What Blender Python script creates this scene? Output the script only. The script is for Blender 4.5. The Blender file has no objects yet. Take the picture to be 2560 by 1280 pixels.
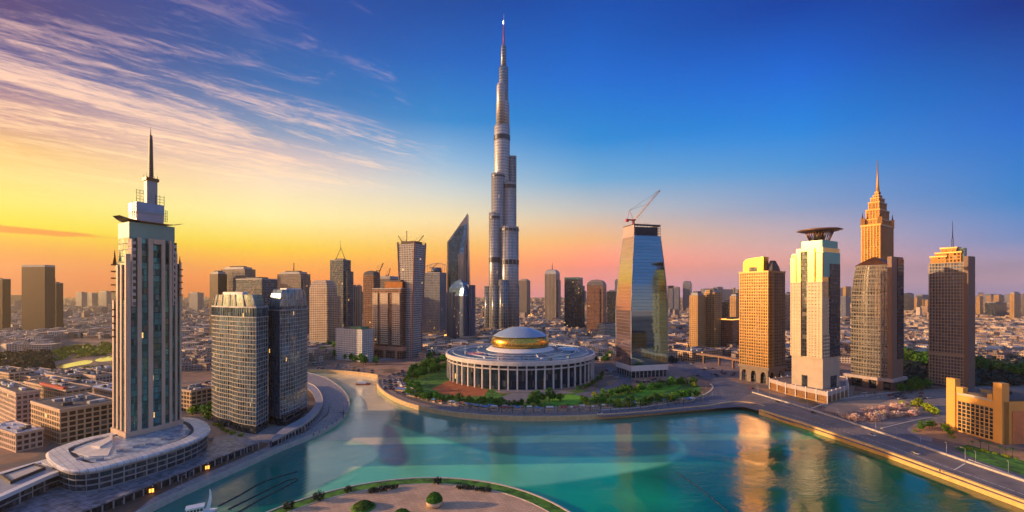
import bpy, math, random
from mathutils import Vector, Matrix
from mathutils.geometry import tessellate_polygon
R = math.radians
sc = bpy.context.scene
col = sc.collection
random.seed(7)

# ---------------------------------------------------------------- camera
F, HZ, CH, GZ = 1100.0, 735.0, 100.0, 3.0      # focal length in px of a 2560 px frame, horizon row, camera height, land level
cam_d = bpy.data.cameras.new('camera'); cam = bpy.data.objects.new('camera', cam_d); col.objects.link(cam)
cam.location = (0, 0, CH); cam.rotation_euler = (R(90), 0, 0)
cam_d.sensor_width = 36; cam_d.lens = 36*F/2560; cam_d.shift_y = (HZ-640)/2560
cam_d.clip_start = 1; cam_d.clip_end = 60000
sc.camera = cam
sc.view_settings.view_transform = 'Standard'; sc.view_settings.look = 'None'
sc.view_settings.exposure = 0.7; sc.view_settings.gamma = 1.0
try:
    sc.cycles.max_bounces = 6; sc.cycles.diffuse_bounces = 2; sc.cycles.glossy_bounces = 4
    sc.cycles.transmission_bounces = 2; sc.cycles.volume_bounces = 1; sc.cycles.transparent_max_bounces = 4
    sc.cycles.use_denoising = True
    sc.cycles.sample_clamp_indirect = 4.0
    sc.cycles.caustics_reflective = False; sc.cycles.caustics_refractive = False
except Exception: pass

# ---------------------------------------------------------------- sun
SUN_AZ, SUN_EL = -92.0, 12.0                    # degrees, azimuth from the view axis (negative = left)
sd = Vector((math.sin(R(SUN_AZ))*math.cos(R(SUN_EL)), math.cos(R(SUN_AZ))*math.cos(R(SUN_EL)), math.sin(R(SUN_EL))))
sl = bpy.data.lights.new('sun', 'SUN'); so = bpy.data.objects.new('sun', sl); col.objects.link(so)
sl.energy = 5.0; sl.color = (1.0, 0.60, 0.28); sl.angle = R(0.6)
so.rotation_euler = sd.to_track_quat('Z', 'Y').to_euler(); so.location = sd*500

# ---------------------------------------------------------------- colour helper
def lin(c):
    o = []
    for v in c[:3]:
        v = v/255.0
        o.append(v/12.92 if v <= 0.04045 else ((v+0.055)/1.055)**2.4)
    return (o[0], o[1], o[2], 1.0)

class N:                                        # tiny node writer
    def __init__(s, nt): s.nt = nt; nt.nodes.clear()
    def n(s, t, **k):
        x = s.nt.nodes.new(t)
        for a, b in k.items(): setattr(x, a, b)
        return x
    def l(s, a, b): s.nt.links.new(a, b)
    def put(s, sock, v):
        if isinstance(v, bpy.types.NodeSocket): s.l(v, sock)
        else: sock.default_value = v
    def m(s, op, a, b=0.0, c=0.0, clamp=False):
        x = s.n('ShaderNodeMath', operation=op); x.use_clamp = clamp
        s.put(x.inputs[0], a); s.put(x.inputs[1], b)
        if op in ('MULTIPLY_ADD', 'COMPARE', 'SMOOTH_MIN'): s.put(x.inputs[2], c)
        return x.outputs[0]
    def mr(s, v, a, b, c=0.0, d=1.0, smooth=True):
        x = s.n('ShaderNodeMapRange'); x.interpolation_type = 'SMOOTHSTEP' if smooth else 'LINEAR'
        s.put(x.inputs['Value'], v)
        for k, q in (('From Min', a), ('From Max', b), ('To Min', c), ('To Max', d)): s.put(x.inputs[k], q)
        return x.outputs['Result']
    def mix(s, f, a, b, bt='MIX'):
        x = s.n('ShaderNodeMix', data_type='RGBA'); x.blend_type = bt
        s.put(x.inputs[0], f); s.put(x.inputs[6], a); s.put(x.inputs[7], b)
        return x.outputs[2]
    def ramp(s, f, stops, interp='LINEAR'):
        x = s.n('ShaderNodeValToRGB'); cr = x.color_ramp; cr.interpolation = interp
        stops = sorted(stops, key=lambda q: q[0])
        cr.elements[0].position = stops[0][0]; cr.elements[0].color = stops[0][1]
        cr.elements[1].position = stops[-1][0]; cr.elements[1].color = stops[-1][1]
        for p, c in stops[1:-1]:
            e = cr.elements.new(p); e.color = c
        s.put(x.inputs[0], f); return x.outputs['Color']
    def noise(s, vec, scale, detail=4, rough=0.55, dist=0.0):
        x = s.n('ShaderNodeTexNoise'); x.inputs['Scale'].default_value = scale; x.inputs['Detail'].default_value = detail
        x.inputs['Roughness'].default_value = rough; x.inputs['Distortion'].default_value = dist
        if vec is not None: s.l(vec, x.inputs['Vector'])
        return x.outputs['Fac']
    def xyz(s, v):
        x = s.n('ShaderNodeSeparateXYZ'); s.l(v, x.inputs[0]); return x.outputs
    def comb(s, a, b, c=0.0):
        x = s.n('ShaderNodeCombineXYZ'); s.put(x.inputs[0], a); s.put(x.inputs[1], b); s.put(x.inputs[2], c); return x.outputs[0]

# ---------------------------------------------------------------- world: sunset sky, by direction
w = bpy.data.worlds.new('World'); sc.world = w; w.use_nodes = True
n = N(w.node_tree)
tc = n.n('ShaderNodeTexCoord'); X, Y, Z = n.xyz(tc.outputs['Generated'])
az = n.m('MULTIPLY', n.m('ARCTAN2', X, Y), 57.29578)
el = n.m('MULTIPLY', n.m('ARCSINE', Z), 57.29578)
ef = n.m('DIVIDE', el, 60.0, clamp=True)
def col_at(px, rows):                           # (row in the photo, colour) -> (elevation/60, colour)
    st = []
    for y, c in rows:
        e = math.degrees(math.atan((HZ-y)/math.hypot(F, px-1280)))/60.0
        st.append((max(0.0, e), SKYFIT[px][len(st)]+(1,) if px in SKYFIT else lin(c)))
    top = st[0]; st.insert(0, (1.0, tuple(v*0.55 for v in top[1][:3])+(1,)))
    return st
SKYFIT = {0: [(0.0, 0.0086, 0.1225), (0.0, 0.0361, 0.2035), (0.3594, 0.1971, 0.2016), (0.6002, 0.3637, 0.1453), (0.6454, 0.5175, 0.175), (0.6353, 0.6512, 0.1284), (0.6593, 0.6493, 0.0), (0.6732, 0.332, 0.0), (0.7533, 0.0, 0.0), (0.6379, 0.0, 0.0)], 660: [(0.0, 0.0398, 0.2223), (0.0, 0.0934, 0.3014), (0.1257, 0.2072, 0.3512), (0.5295, 0.3944, 0.3725), (0.7058, 0.5557, 0.4099), (0.7728, 0.7152, 0.3181), (0.865, 0.6092, 0.0), (1.3261, 0.3163, 0.0), (1.0596, 0.1959, 0.0)], 1100: [(0.0, 0.0422, 0.2305), (0.0, 0.0843, 0.3604), (0.0066, 0.1707, 0.4362), (0.1846, 0.343, 0.5133), (0.4749, 0.5082, 0.4792), (0.7622, 0.6111, 0.3272), (0.8935, 0.4959, 0.075), (1.3107, 0.3828, 0.0043), (0.9488, 0.2577, 0.174)], 1470: [(0.0, 0.0478, 0.2843), (0.0, 0.1006, 0.4447), (0.0, 0.1753, 0.4739), (0.1048, 0.2954, 0.491), (0.4308, 0.4218, 0.3981), (0.8283, 0.419, 0.1488), (1.3066, 0.2954, 0.1794), (0.8992, 0.3491, 0.4566)], 2000: [(0.0, 0.0302, 0.2348), (0.0, 0.0917, 0.4635), (0.0, 0.1622, 0.5241), (0.0403, 0.2216, 0.4949), (0.1894, 0.2751, 0.4495), (0.5451, 0.3789, 0.387), (1.0218, 0.4447, 0.361), (0.5906, 0.4439, 0.6742)], 2560: [(0.0, 0.0156, 0.164), (0.0, 0.1016, 0.4456), (0.0076, 0.184, 0.4942), (0.1535, 0.2688, 0.5683), (0.8314, 0.5133, 0.68), (0.5664, 0.4436, 0.8248)]}
COLS = [
 (-49, 0,   [(0,(50,84,130)),(160,(95,108,150)),(300,(212,165,150)),(360,(250,200,135)),(430,(255,224,140)),(500,(255,238,125)),(560,(255,228,60)),(610,(255,192,15)),(680,(252,142,15)),(735,(242,140,60))]),
 (-29, 660, [(0,(22,86,158)),(200,(58,116,176)),(320,(145,158,188)),(390,(228,200,190)),(450,(253,225,192)),(540,(255,238,165)),(620,(254,208,70)),(690,(252,162,40)),(735,(242,152,80))]),
 (-9, 1100, [(0,(0,84,162)),(150,(14,108,190)),(300,(75,145,208)),(400,(155,188,218)),(480,(216,216,206)),(550,(252,224,170)),(620,(254,195,108)),(680,(252,164,98)),(735,(236,152,112))]),
 (10, 1470, [(0,(0,86,176)),(200,(8,114,208)),(350,(60,145,215)),(450,(130,176,213)),(530,(204,194,186)),(600,(248,184,132)),(660,(252,155,132)),(735,(224,152,152))]),
 (33, 2000, [(0,(0,74,164)),(180,(0,108,210)),(320,(32,136,220)),(420,(92,152,212)),(520,(148,162,196)),(600,(200,170,174)),(660,(210,158,154)),(735,(182,152,168))]),
 (49, 2560, [(0,(0,62,142)),(300,(20,112,202)),(500,(80,136,198)),(600,(132,146,190)),(700,(170,145,165)),(735,(162,142,168))]),
]
cur = None; prev = None
for a, px, rows in COLS:
    c = n.ramp(ef, col_at(px, rows))
    cur = c if cur is None else n.mix(n.mr(az, prev, a, smooth=False), cur, c)
    prev = a
# rest of the sky behind the viewer: soft violet band under blue, warm on the sunset side, its low glow boosted to gild haze and facades
SB = lambda c, k: tuple(v*k for v in lin(c)[:3])+(1,)
back = n.ramp(ef, [(0.0, SB((205,145,125), 1.0)), (0.04, SB((190,155,145), 1.0)), (0.13, SB((105,135,180), .9)), (0.35, SB((95,130,180), 1.0)), (1.0, SB((80,115,170), 1.1))])
warm = n.ramp(ef, [(0.0, SB((255,150,60), 3.5)), (0.08, SB((255,180,85), 3.2)), (0.2, SB((240,178,140), 1.5)), (0.4, SB((160,150,175), .9)), (1.0, SB((80,110,165), 1.0))])
bk = n.mix(n.mr(az, -110, -150), warm, back)
bk = n.mix(n.mr(az, 0, 1), bk, back)
cur = n.mix(n.mr(n.m('ABSOLUTE', az), 52, 78), cur, bk)
# cirrus: noise drawn out along the wind on a flat cloud layer
zc = n.m('MAXIMUM', Z, 0.02)
cx = n.m('DIVIDE', X, zc); cy = n.m('DIVIDE', Y, zc)
wa = R(44)                                      # wind direction on the layer, from +x
al = n.m('ADD', n.m('MULTIPLY', cx, math.cos(wa)), n.m('MULTIPLY', cy, math.sin(wa)))
ac = n.m('ADD', n.m('MULTIPLY', cx, -math.sin(wa)), n.m('MULTIPLY', cy, math.cos(wa)))
v1 = n.comb(n.m('MULTIPLY', al, 0.34), n.m('MULTIPLY', ac, 1.35), 3.1)
v2 = n.comb(n.m('MULTIPLY', al, 1.9), n.m('MULTIPLY', ac, 5.0), 7.7)
v3 = n.comb(n.m('MULTIPLY', cx, 0.5), n.m('MULTIPLY', cy, 0.5), 1.3)
s1 = n.noise(v1, 1.25, 10, 0.70, 1.9); s2 = n.noise(v2, 2.6, 8, 0.7, 1.6); s3 = n.noise(v3, 1.0, 3, 0.5, 0.2)
den = n.m('ADD', n.m('MULTIPLY', s1, 0.66), n.m('MULTIPLY', s2, 0.34))
thr = n.m('ADD', n.mr(az, -34, 0, 0.435, 0.59), n.m('MULTIPLY', n.m('SUBTRACT', s3, 0.5), -0.25))
cl = n.mr(n.m('SUBTRACT', den, thr), 0.0, 0.22)
cl = n.m('MULTIPLY', cl, n.mr(az, -4, -16)); cl = n.m('MULTIPLY', cl, n.mr(el, 7, 14))
cl = n.m('MULTIPLY', cl, n.mr(az, -150, -110)); cl = n.m('MULTIPLY', cl, n.mr(el, 16, 30, 1.0, 0.42))
ccol = n.ramp(ef, [(0.15, lin((255,226,150))), (0.28, lin((255,208,168))), (0.40, lin((235,190,180))), (0.52, lin((172,145,160))), (0.9, lin((80,90,125)))])
cur = n.mix(n.m('MULTIPLY', cl, 0.7), cur, ccol)
# one long low dark-orange cloud near the sunset
lx = n.m('DIVIDE', n.m('ADD', az, 51.0), 9.5); ly = n.m('DIVIDE', n.m('SUBTRACT', el, n.m('ADD', 4.55, n.m('MULTIPLY', az, -0.02))), 0.42)
nv = n.comb(n.m('MULTIPLY', az, 0.35), n.m('MULTIPLY', el, 2.5), 0)
rr = n.m('ADD', n.m('POWER', n.m('ABSOLUTE', lx), 2.0), n.m('POWER', n.m('ABSOLUTE', ly), 2.0))
rr = n.m('ADD', rr, n.m('MULTIPLY', n.m('SUBTRACT', n.noise(nv, 1.2, 5), 0.5), 1.6))
cur = n.mix(n.m('MULTIPLY', n.mr(rr, 1.0, 0.35), 0.8), cur, lin((215,95,25)))
# below the horizon
cur = n.mix(n.mr(el, -3.0, -12.0), cur, lin((120,95,90)))
bg = n.n('ShaderNodeBackground'); n.l(cur, bg.inputs['Color']); bg.inputs['Strength'].default_value = 1.0
ow = n.n('ShaderNodeOutputWorld'); n.l(bg.outputs[0], ow.inputs['Surface'])

# ---------------------------------------------------------------- materials
MATS = {}
def pmat(name, c, rough=0.7, metal=0.0, var=0.12, scale=0.15, spec=0.5, c2=None, bump=0.0, detail=5, emis=None, estr=0.0, randobj=0.0, tiles=0, trot=0.3):
    """Principled surface, colour broken up by object-space noise."""
    if name in MATS: return MATS[name]
    m = bpy.data.materials.new(name); m.use_nodes = True; n = N(m.node_tree)
    t = n.n('ShaderNodeTexCoord'); f = n.noise(t.outputs['Object'], scale, detail, 0.6)
    f = n.mr(f, 0.3, 0.7)
    a = tuple(max(0, v*(1-var)) for v in c[:3])+(1,); b = (c2[:3]+(1,)) if c2 else tuple(min(1, v*(1+var)) for v in c[:3])+(1,)
    cc = n.mix(f, a, b)
    if tiles:
        mp = n.n('ShaderNodeMapping'); mp.inputs['Rotation'].default_value = (0, 0, trot); n.l(t.outputs['Object'], mp.inputs['Vector'])
        br = n.n('ShaderNodeTexBrick'); br.inputs['Scale'].default_value = 1.0/tiles; br.inputs['Mortar Size'].default_value = 0.035; br.inputs['Brick Width'].default_value = 1.0; br.inputs['Row Height'].default_value = 0.5
        br.inputs['Color1'].default_value = (1, 1, 1, 1); br.inputs['Color2'].default_value = (.84, .84, .84, 1); br.inputs['Mortar'].default_value = (.58, .58, .58, 1); n.l(mp.outputs[0], br.inputs['Vector'])
        st = n.noise(t.outputs['Object'], scale*4, 8, .75); cc = n.mix(1.0, cc, br.outputs['Color'], 'MULTIPLY')
        cc = n.mix(n.m('MULTIPLY', n.mr(st, .52, .68), .35), cc, tuple(v*.45 for v in c[:3])+(1,))
    if randobj:
        oi = n.n('ShaderNodeObjectInfo'); h = n.n('ShaderNodeHueSaturation')
        n.l(n.mr(oi.outputs['Random'], 0, 1, 1-randobj, 1+randobj, False), h.inputs['Value'])
        n.l(n.mr(n.m('FRACT', n.m('MULTIPLY', oi.outputs['Random'], 7.3)), 0, 1, 0.5-randobj*0.06, 0.5+randobj*0.06, False), h.inputs['Hue'])
        n.l(cc, h.inputs['Color']); cc = h.outputs[0]
    p = n.n('ShaderNodeBsdfPrincipled'); n.l(cc, p.inputs['Base Color'])
    p.inputs['Roughness'].default_value = rough; p.inputs['Metallic'].default_value = metal
    p.inputs['Specular IOR Level'].default_value = spec
    if bump:
        bp = n.n('ShaderNodeBump'); bp.inputs['Strength'].default_value = bump; bp.inputs['Distance'].default_value = 0.5
        n.l(n.noise(t.outputs['Object'], scale*6, 4), bp.inputs['Height']); n.l(bp.outputs[0], p.inputs['Normal'])
    if emis:
        p.inputs['Emission Color'].default_value = emis[:3]+(1,); p.inputs['Emission Strength'].default_value = estr
    o = n.n('ShaderNodeOutputMaterial'); n.l(p.outputs[0], o.inputs['Surface'])
    MATS[name] = m; return m

def fmat(name, wall, glass, bay=3.0, fh=3.4, mu=0.15, mv=0.2, lit=0.0, gr=0.08, gm=0.75, wr=0.75, wm=0.0, wave=0.02, gvar=0.5, objrand=0.0, litcol=(1.0,0.55,0.15)):
    """Facade: wall grid round glass cells, from UVs in metres; every pane has its own tint, roughness and tilt."""
    if name in MATS: return MATS[name]
    m = bpy.data.materials.new(name); m.use_nodes = True; n = N(m.node_tree)
    t = n.n('ShaderNodeTexCoord'); U, V, _ = n.xyz(t.outputs['UV'])
    u = n.m('DIVIDE', U, bay); v = n.m('DIVIDE', V, fh)
    fu = n.m('FRACT', u); fv = n.m('FRACT', v)
    mask = n.m('MULTIPLY', n.m('GREATER_THAN', n.m('PINGPONG', fu, 0.5), mu/2), n.m('GREATER_THAN', n.m('PINGPONG', fv, 0.5), mv/2))
    geo = n.n('ShaderNodeNewGeometry'); nx, ny, nz = n.xyz(geo.outputs['True Normal'])
    mask = n.m('MULTIPLY', mask, n.m('LESS_THAN', n.m('ABSOLUTE', nz), 0.6))
    wn = n.n('ShaderNodeTexWhiteNoise', noise_dimensions='3D'); n.l(n.comb(n.m('FLOOR', u), n.m('FLOOR', v), n.m('MULTIPLY', nx, 3.0)), wn.inputs['Vector'])
    r1 = wn.outputs['Value']; rc = wn.outputs['Color']
    ga = tuple(x*(1-gvar) for x in glass[:3])+(1,); gb = tuple(min(1, x*(1+gvar)) for x in glass[:3])+(1,)
    gc = n.mix(r1, ga, gb); bl = n.m('MULTIPLY', n.m('GREATER_THAN', n.xyz(rc)[1], 0.86), 0.6); gc = n.mix(bl, gc, (0.20,0.17,0.15,1)) if wave > .01 else gc
    f = n.mr(n.noise(t.outputs['Object'], 0.06, 6, 0.65), 0.3, 0.7)
    wc = n.mix(f, tuple(x*0.82 for x in wall[:3])+(1,), tuple(min(1, x*1.12) for x in wall[:3])+(1,))
    cc = n.mix(mask, wc, gc)
    if objrand:
        oi = n.n('ShaderNodeObjectInfo'); h = n.n('ShaderNodeHueSaturation'); n.l(n.mr(oi.outputs['Random'], 0, 1, 1-objrand, 1+objrand, False), h.inputs['Value'])
        n.l(cc, h.inputs['Color']); cc = h.outputs[0]
    p = n.n('ShaderNodeBsdfPrincipled'); n.l(cc, p.inputs['Base Color'])
    n.l(n.mr(mask, 0, 1, wr, n.m('ADD', gr, n.m('MULTIPLY', r1, 0.05)), False), p.inputs['Roughness'])
    n.l(n.mr(mask, 0, 1, wm, n.m('MULTIPLY', gm, n.m('SUBTRACT', 1.0, bl)) if wave > .01 else gm, False), p.inputs['Metallic'])
    if wave <= .01: bl_off = 1
    if wave:                                    # panes are never quite coplanar
        vm = n.n('ShaderNodeVectorMath', operation='SUBTRACT'); n.l(rc, vm.inputs[0]); vm.inputs[1].default_value = (0.5, 0.5, 0.5)
        vs = n.n('ShaderNodeVectorMath', operation='SCALE'); n.l(vm.outputs[0], vs.inputs[0]); n.l(n.m('MULTIPLY', mask, wave), vs.inputs['Scale'])
        va = n.n('ShaderNodeVectorMath', operation='ADD'); n.l(geo.outputs['Normal'], va.inputs[0]); n.l(vs.outputs[0], va.inputs[1])
        vn = n.n('ShaderNodeVectorMath', operation='NORMALIZE'); n.l(va.outputs[0], vn.inputs[0]); n.l(vn.outputs[0], p.inputs['Normal'])
    if lit:
        p.inputs['Emission Color'].default_value = litcol+(1,)
        n.l(n.m('MULTIPLY', n.m('MULTIPLY', n.m('GREATER_THAN', n.m('FRACT', n.m('MULTIPLY', r1, 37.7)), 1-lit*0.16), mask), 0.8), p.inputs['Emission Strength'])
    o = n.n('ShaderNodeOutputMaterial'); n.l(p.outputs[0], o.inputs['Surface'])
    MATS[name] = m; return m

# ---------------------------------------------------------------- mesh builder
OFF = {}
def ccw(p):
    a = sum(p[i][0]*p[(i+1) % len(p)][1]-p[(i+1) % len(p)][0]*p[i][1] for i in range(len(p)))
    return list(p) if a > 0 else list(reversed(p))
def offs(p, d):
    """offset a closed CCW polygon outward by d (miter, limited)"""
    o = []; k = len(p)
    for i in range(k):
        a = Vector(p[i-1][:2]); b = Vector(p[i][:2]); c = Vector(p[(i+1) % k][:2])
        e1 = (b-a); e2 = (c-b)
        if e1.length < 1e-6 or e2.length < 1e-6: o.append((b.x, b.y)); continue
        e1.normalize(); e2.normalize()
        n1 = Vector((e1.y, -e1.x)); n2 = Vector((e2.y, -e2.x)); m = n1+n2
        if m.length < 1e-3: m = n1
        m.normalize(); s = d/max(0.4, m.dot(n1))
        o.append((b.x+m.x*s, b.y+m.y*s))
    return o
def scl(p, s, sy=None):
    cx = sum(q[0] for q in p)/len(p); cy = sum(q[1] for q in p)/len(p)
    return [(cx+(q[0]-cx)*s, cy+(q[1]-cy)*(sy or s)) for q in p]
def cen(p): return (sum(q[0] for q in p)/len(p), sum(q[1] for q in p)/len(p))
def circ(cx, cy, r, k=32, ry=None, a0=0.0):
    return [(cx+r*math.cos(a0+2*math.pi*i/k), cy+(ry or r)*math.sin(a0+2*math.pi*i/k)) for i in range(k)]

class MB:
    def __init__(s): s.v = []; s.f = []; s.uv = []; s.sm = []
    def face(s, pts, uv=None, smooth=False):
        b = len(s.v); s.v += [tuple(p) for p in pts]; s.f.append(tuple(range(b, b+len(pts))))
        s.uv.append(uv or [(p[0], p[1]) for p in pts]); s.sm.append(smooth)
    def loft(s, polys, zs, cap=True, bot=True, smooth=False, u0=0.0):
        k = len(polys[0]); per = [u0]
        base = polys[0]
        for i in range(k):
            a = base[i]; b = base[(i+1) % k]; per.append(per[-1]+math.hypot(b[0]-a[0], b[1]-a[1]))
        for j in range(len(polys)-1):
            A, B, za, zb = polys[j], polys[j+1], zs[j], zs[j+1]
            for i in range(k):
                q = (i+1) % k
                s.face([(A[i][0], A[i][1], za), (A[q][0], A[q][1], za), (B[q][0], B[q][1], zb), (B[i][0], B[i][1], zb)],
                       [(per[i], za), (per[i+1], za), (per[i+1], zb), (per[i], zb)], smooth)
        if cap: s.cap(polys[-1], zs[-1])
        if bot: s.cap(list(reversed(polys[0])), zs[0])
        return s
    def cap(s, p, z):
        if len(p) <= 4: s.face([(q[0], q[1], z) for q in p]); return
        up = sum(p[i][0]*p[(i+1) % len(p)][1]-p[(i+1) % len(p)][0]*p[i][1] for i in range(len(p))) > 0
        for t in tessellate_polygon([[Vector((q[0], q[1], 0)) for q in p]]):
            a, b, c = [p[i] for i in t]
            ar = (b[0]-a[0])*(c[1]-a[1])-(c[0]-a[0])*(b[1]-a[1])
            if (ar > 0) != up: b, c = c, b
            s.face([(a[0], a[1], z), (b[0], b[1], z), (c[0], c[1], z)])
    def prism(s, p, z0, z1, top=None, cap=True, bot=True, smooth=False):
        p = ccw(p); return s.loft([p, ccw(top) if top else p], [z0, z1], cap, bot, smooth)
    def ring(s, p, z0, z1, out, inn=0.0):
        """a closed band round polygon p, from inn to out beyond it"""
        a = offs(p, inn) if inn else list(p); b = offs(p, out); k = len(p); d = 0.0
        for i in range(k):
            q = (i+1) % k; L = math.hypot(b[q][0]-b[i][0], b[q][1]-b[i][1])
            s.face([(b[i][0], b[i][1], z0), (b[q][0], b[q][1], z0), (b[q][0], b[q][1], z1), (b[i][0], b[i][1], z1)], [(d, z0), (d+L, z0), (d+L, z1), (d, z1)])
            s.face([(b[i][0], b[i][1], z1), (b[q][0], b[q][1], z1), (a[q][0], a[q][1], z1), (a[i][0], a[i][1], z1)])
            s.face([(a[i][0], a[i][1], z0), (a[q][0], a[q][1], z0), (b[q][0], b[q][1], z0), (b[i][0], b[i][1], z0)])
            s.face([(a[q][0], a[q][1], z0), (a[i][0], a[i][1], z0), (a[i][0], a[i][1], z1), (a[q][0], a[q][1], z1)])
            d += L
        return s
    def box(s, c, sx, sy, sz, rz=0.0):
        """box with its base centre at c"""
        ca, sa = math.cos(rz), math.sin(rz); hx, hy = sx/2, sy/2
        p = [(c[0]+x*ca-y*sa, c[1]+x*sa+y*ca) for x, y in ((-hx, -hy), (hx, -hy), (hx, hy), (-hx, hy))]
        return s.prism(p, c[2], c[2]+sz)
    def cyl(s, c, r, h, k=12, r2=None, smooth=True):
        return s.loft([circ(c[0], c[1], r, k), circ(c[0], c[1], r2 if r2 is not None else r, k)], [c[2], c[2]+h], smooth=smooth)
    def lathe(s, c, prof, k=24, smooth=True, cap=True, bot=True):
        return s.loft([circ(c[0], c[1], max(r, 1e-3), k) for r, z in prof], [c[2]+z for r, z in prof], cap, bot, smooth)
    def tube(s, a, b, r, k=6, r2=None):
        a = Vector(a); b = Vector(b); d = (b-a)
        if d.length < 1e-6: return s
        d.normalize(); u = d.orthogonal().normalized(); w_ = d.cross(u); r2 = r if r2 is None else r2
        A = [a+(u*math.cos(2*math.pi*i/k)+w_*math.sin(2*math.pi*i/k))*r for i in range(k)]
        B = [b+(u*math.cos(2*math.pi*i/k)+w_*math.sin(2*math.pi*i/k))*r2 for i in range(k)]
        for i in range(k): s.face([A[i], A[(i+1) % k], B[(i+1) % k], B[i]], smooth=True)
        s.face(list(reversed(A))); s.face(B); return s
    def truss(s, a, b, wd, r, nseg=8):
        """square lattice boom from a to b"""
        a = Vector(a); b = Vector(b); d = (b-a).normalized(); u = d.orthogonal().normalized(); w_ = d.cross(u)
        cs = [(u+w_)*wd/2, (u-w_)*wd/2, (-u-w_)*wd/2, (w_-u)*wd/2]
        for c in cs: s.tube(a+c, b+c, r, 4)
        for i in range(nseg):
            p = a+(b-a)*(i/nseg); q = a+(b-a)*((i+1)/nseg)
            for j in range(4): s.tube(p+cs[j], q+cs[(j+1) % 4], r*0.6, 3)
        return s
    def grid(s, p, z0, z1, fh, bay, bw, bh, out, inset=None):
        """floor bands and upright mullions standing proud of a facade"""
        p = ccw(p)
        if bh:
            k = max(1, int(round((z1-z0)/fh)))
            for i in range(k+1):
                z = z0+(z1-z0)*i/k; s.ring(p, z-bh/2, z+bh/2, out, 0.0)
        if bw:
            P = [Vector(q[:2]) for q in p]; m = len(P); tot = 0; ed = []
            for i in range(m):
                a, b = P[i], P[(i+1) % m]; L = (b-a).length; ed.append((tot, L, a, b)); tot += L
            cnt = max(3, int(round(tot/bay)))
            short = all(L < bay*2.2 for _, L, _, _ in ed)
            pos = []
            if short:
                for i in range(cnt):
                    dd = tot*i/cnt
                    for (t0, L, a, b) in ed:
                        if t0 <= dd < t0+L: pos.append((a+(b-a)*((dd-t0)/L), (b-a).normalized())); break
            else:
                for (t0, L, a, b) in ed:
                    e = (b-a).normalized(); c_ = max(1, int(round(L/bay)))
                    for i in range(c_+1):
                        dd = min(max(L*i/c_, bw/2), L-bw/2)
                        if L > bw: pos.append((a+e*dd, e))
            o2 = out-0.06
            for q, e in pos:
                nn = Vector((e.y, -e.x)); a = q-e*bw/2; b = q+e*bw/2; a2 = a+nn*o2; b2 = b+nn*o2
                s.face([(a2.x, a2.y, z0), (b2.x, b2.y, z0), (b2.x, b2.y, z1), (a2.x, a2.y, z1)])
                s.face([(a.x, a.y, z0), (a2.x, a2.y, z0), (a2.x, a2.y, z1), (a.x, a.y, z1)])
                s.face([(b2.x, b2.y, z0), (b.x, b.y, z0), (b.x, b.y, z1), (b2.x, b2.y, z1)])
                s.face([(a.x, a.y, z1), (a2.x, a2.y, z1), (b2.x, b2.y, z1), (b.x, b.y, z1)])
        return s
    def build(s, name, mat, parent=None, loc=None):
        if parent is not None: o0 = OFF[parent.name]
        else:
            if loc is None:
                xs = [v[0] for v in s.v]; ys = [v[1] for v in s.v]; zs = [v[2] for v in s.v]
                loc = ((min(xs)+max(xs))/2, (min(ys)+max(ys))/2, min(zs))
            o0 = Vector(loc)
        me = bpy.data.meshes.new(name)
        me.from_pydata([(v[0]-o0[0], v[1]-o0[1], v[2]-o0[2]) for v in s.v], [], s.f)
        uvl = me.uv_layers.new(name='UVMap'); i = 0; flat = []
        for u in s.uv:
            for q in u: flat += [q[0], q[1]]
        uvl.data.foreach_set('uv', flat)
        me.polygons.foreach_set('use_smooth', s.sm)
        me.materials.append(mat); me.update()
        if any(s.sm):                           # weld smooth surfaces so that they shade as one
            import bmesh
            bm = bmesh.new(); bm.from_mesh(me); bmesh.ops.remove_doubles(bm, verts=bm.verts, dist=0.0005); bm.to_mesh(me); bm.free()
        o = bpy.data.objects.new(name, me); col.objects.link(o)
        if parent is not None: o.parent = parent; OFF[o.name] = o0
        else: o.location = o0; OFF[o.name] = o0
        return o

def thing(name, label, cat, loc, group=None):
    o = bpy.data.objects.new(name, None); col.objects.link(o); o.location = loc; o.empty_display_size = 2
    o['label'] = label; o['category'] = cat
    if group: o['group'] = group
    OFF[o.name] = Vector(loc); return o
def tag(o, label, cat, group=None, kind=None):
    if label: o['label'] = label
    if cat: o['category'] = cat
    if group: o['group'] = group
    if kind: o['kind'] = kind
    return o
def dup(root, loc, rz=None, scale=None, label=None):
    def cp(o, par):
        c = o.copy(); col.objects.link(c)
        if par is not None: c.parent = par
        for ch in KIDS.setdefault(o.name, list(o.children)): cp(ch, c)
        return c
    c = cp(root, None); c.location = loc; OFF[c.name] = Vector(loc)
    if rz is not None: c.rotation_euler = (0, 0, rz)
    if scale: c.scale = scale if hasattr(scale, '__len__') else (scale,)*3
    if label: c['label'] = label
    return c
KIDS = {}

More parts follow.
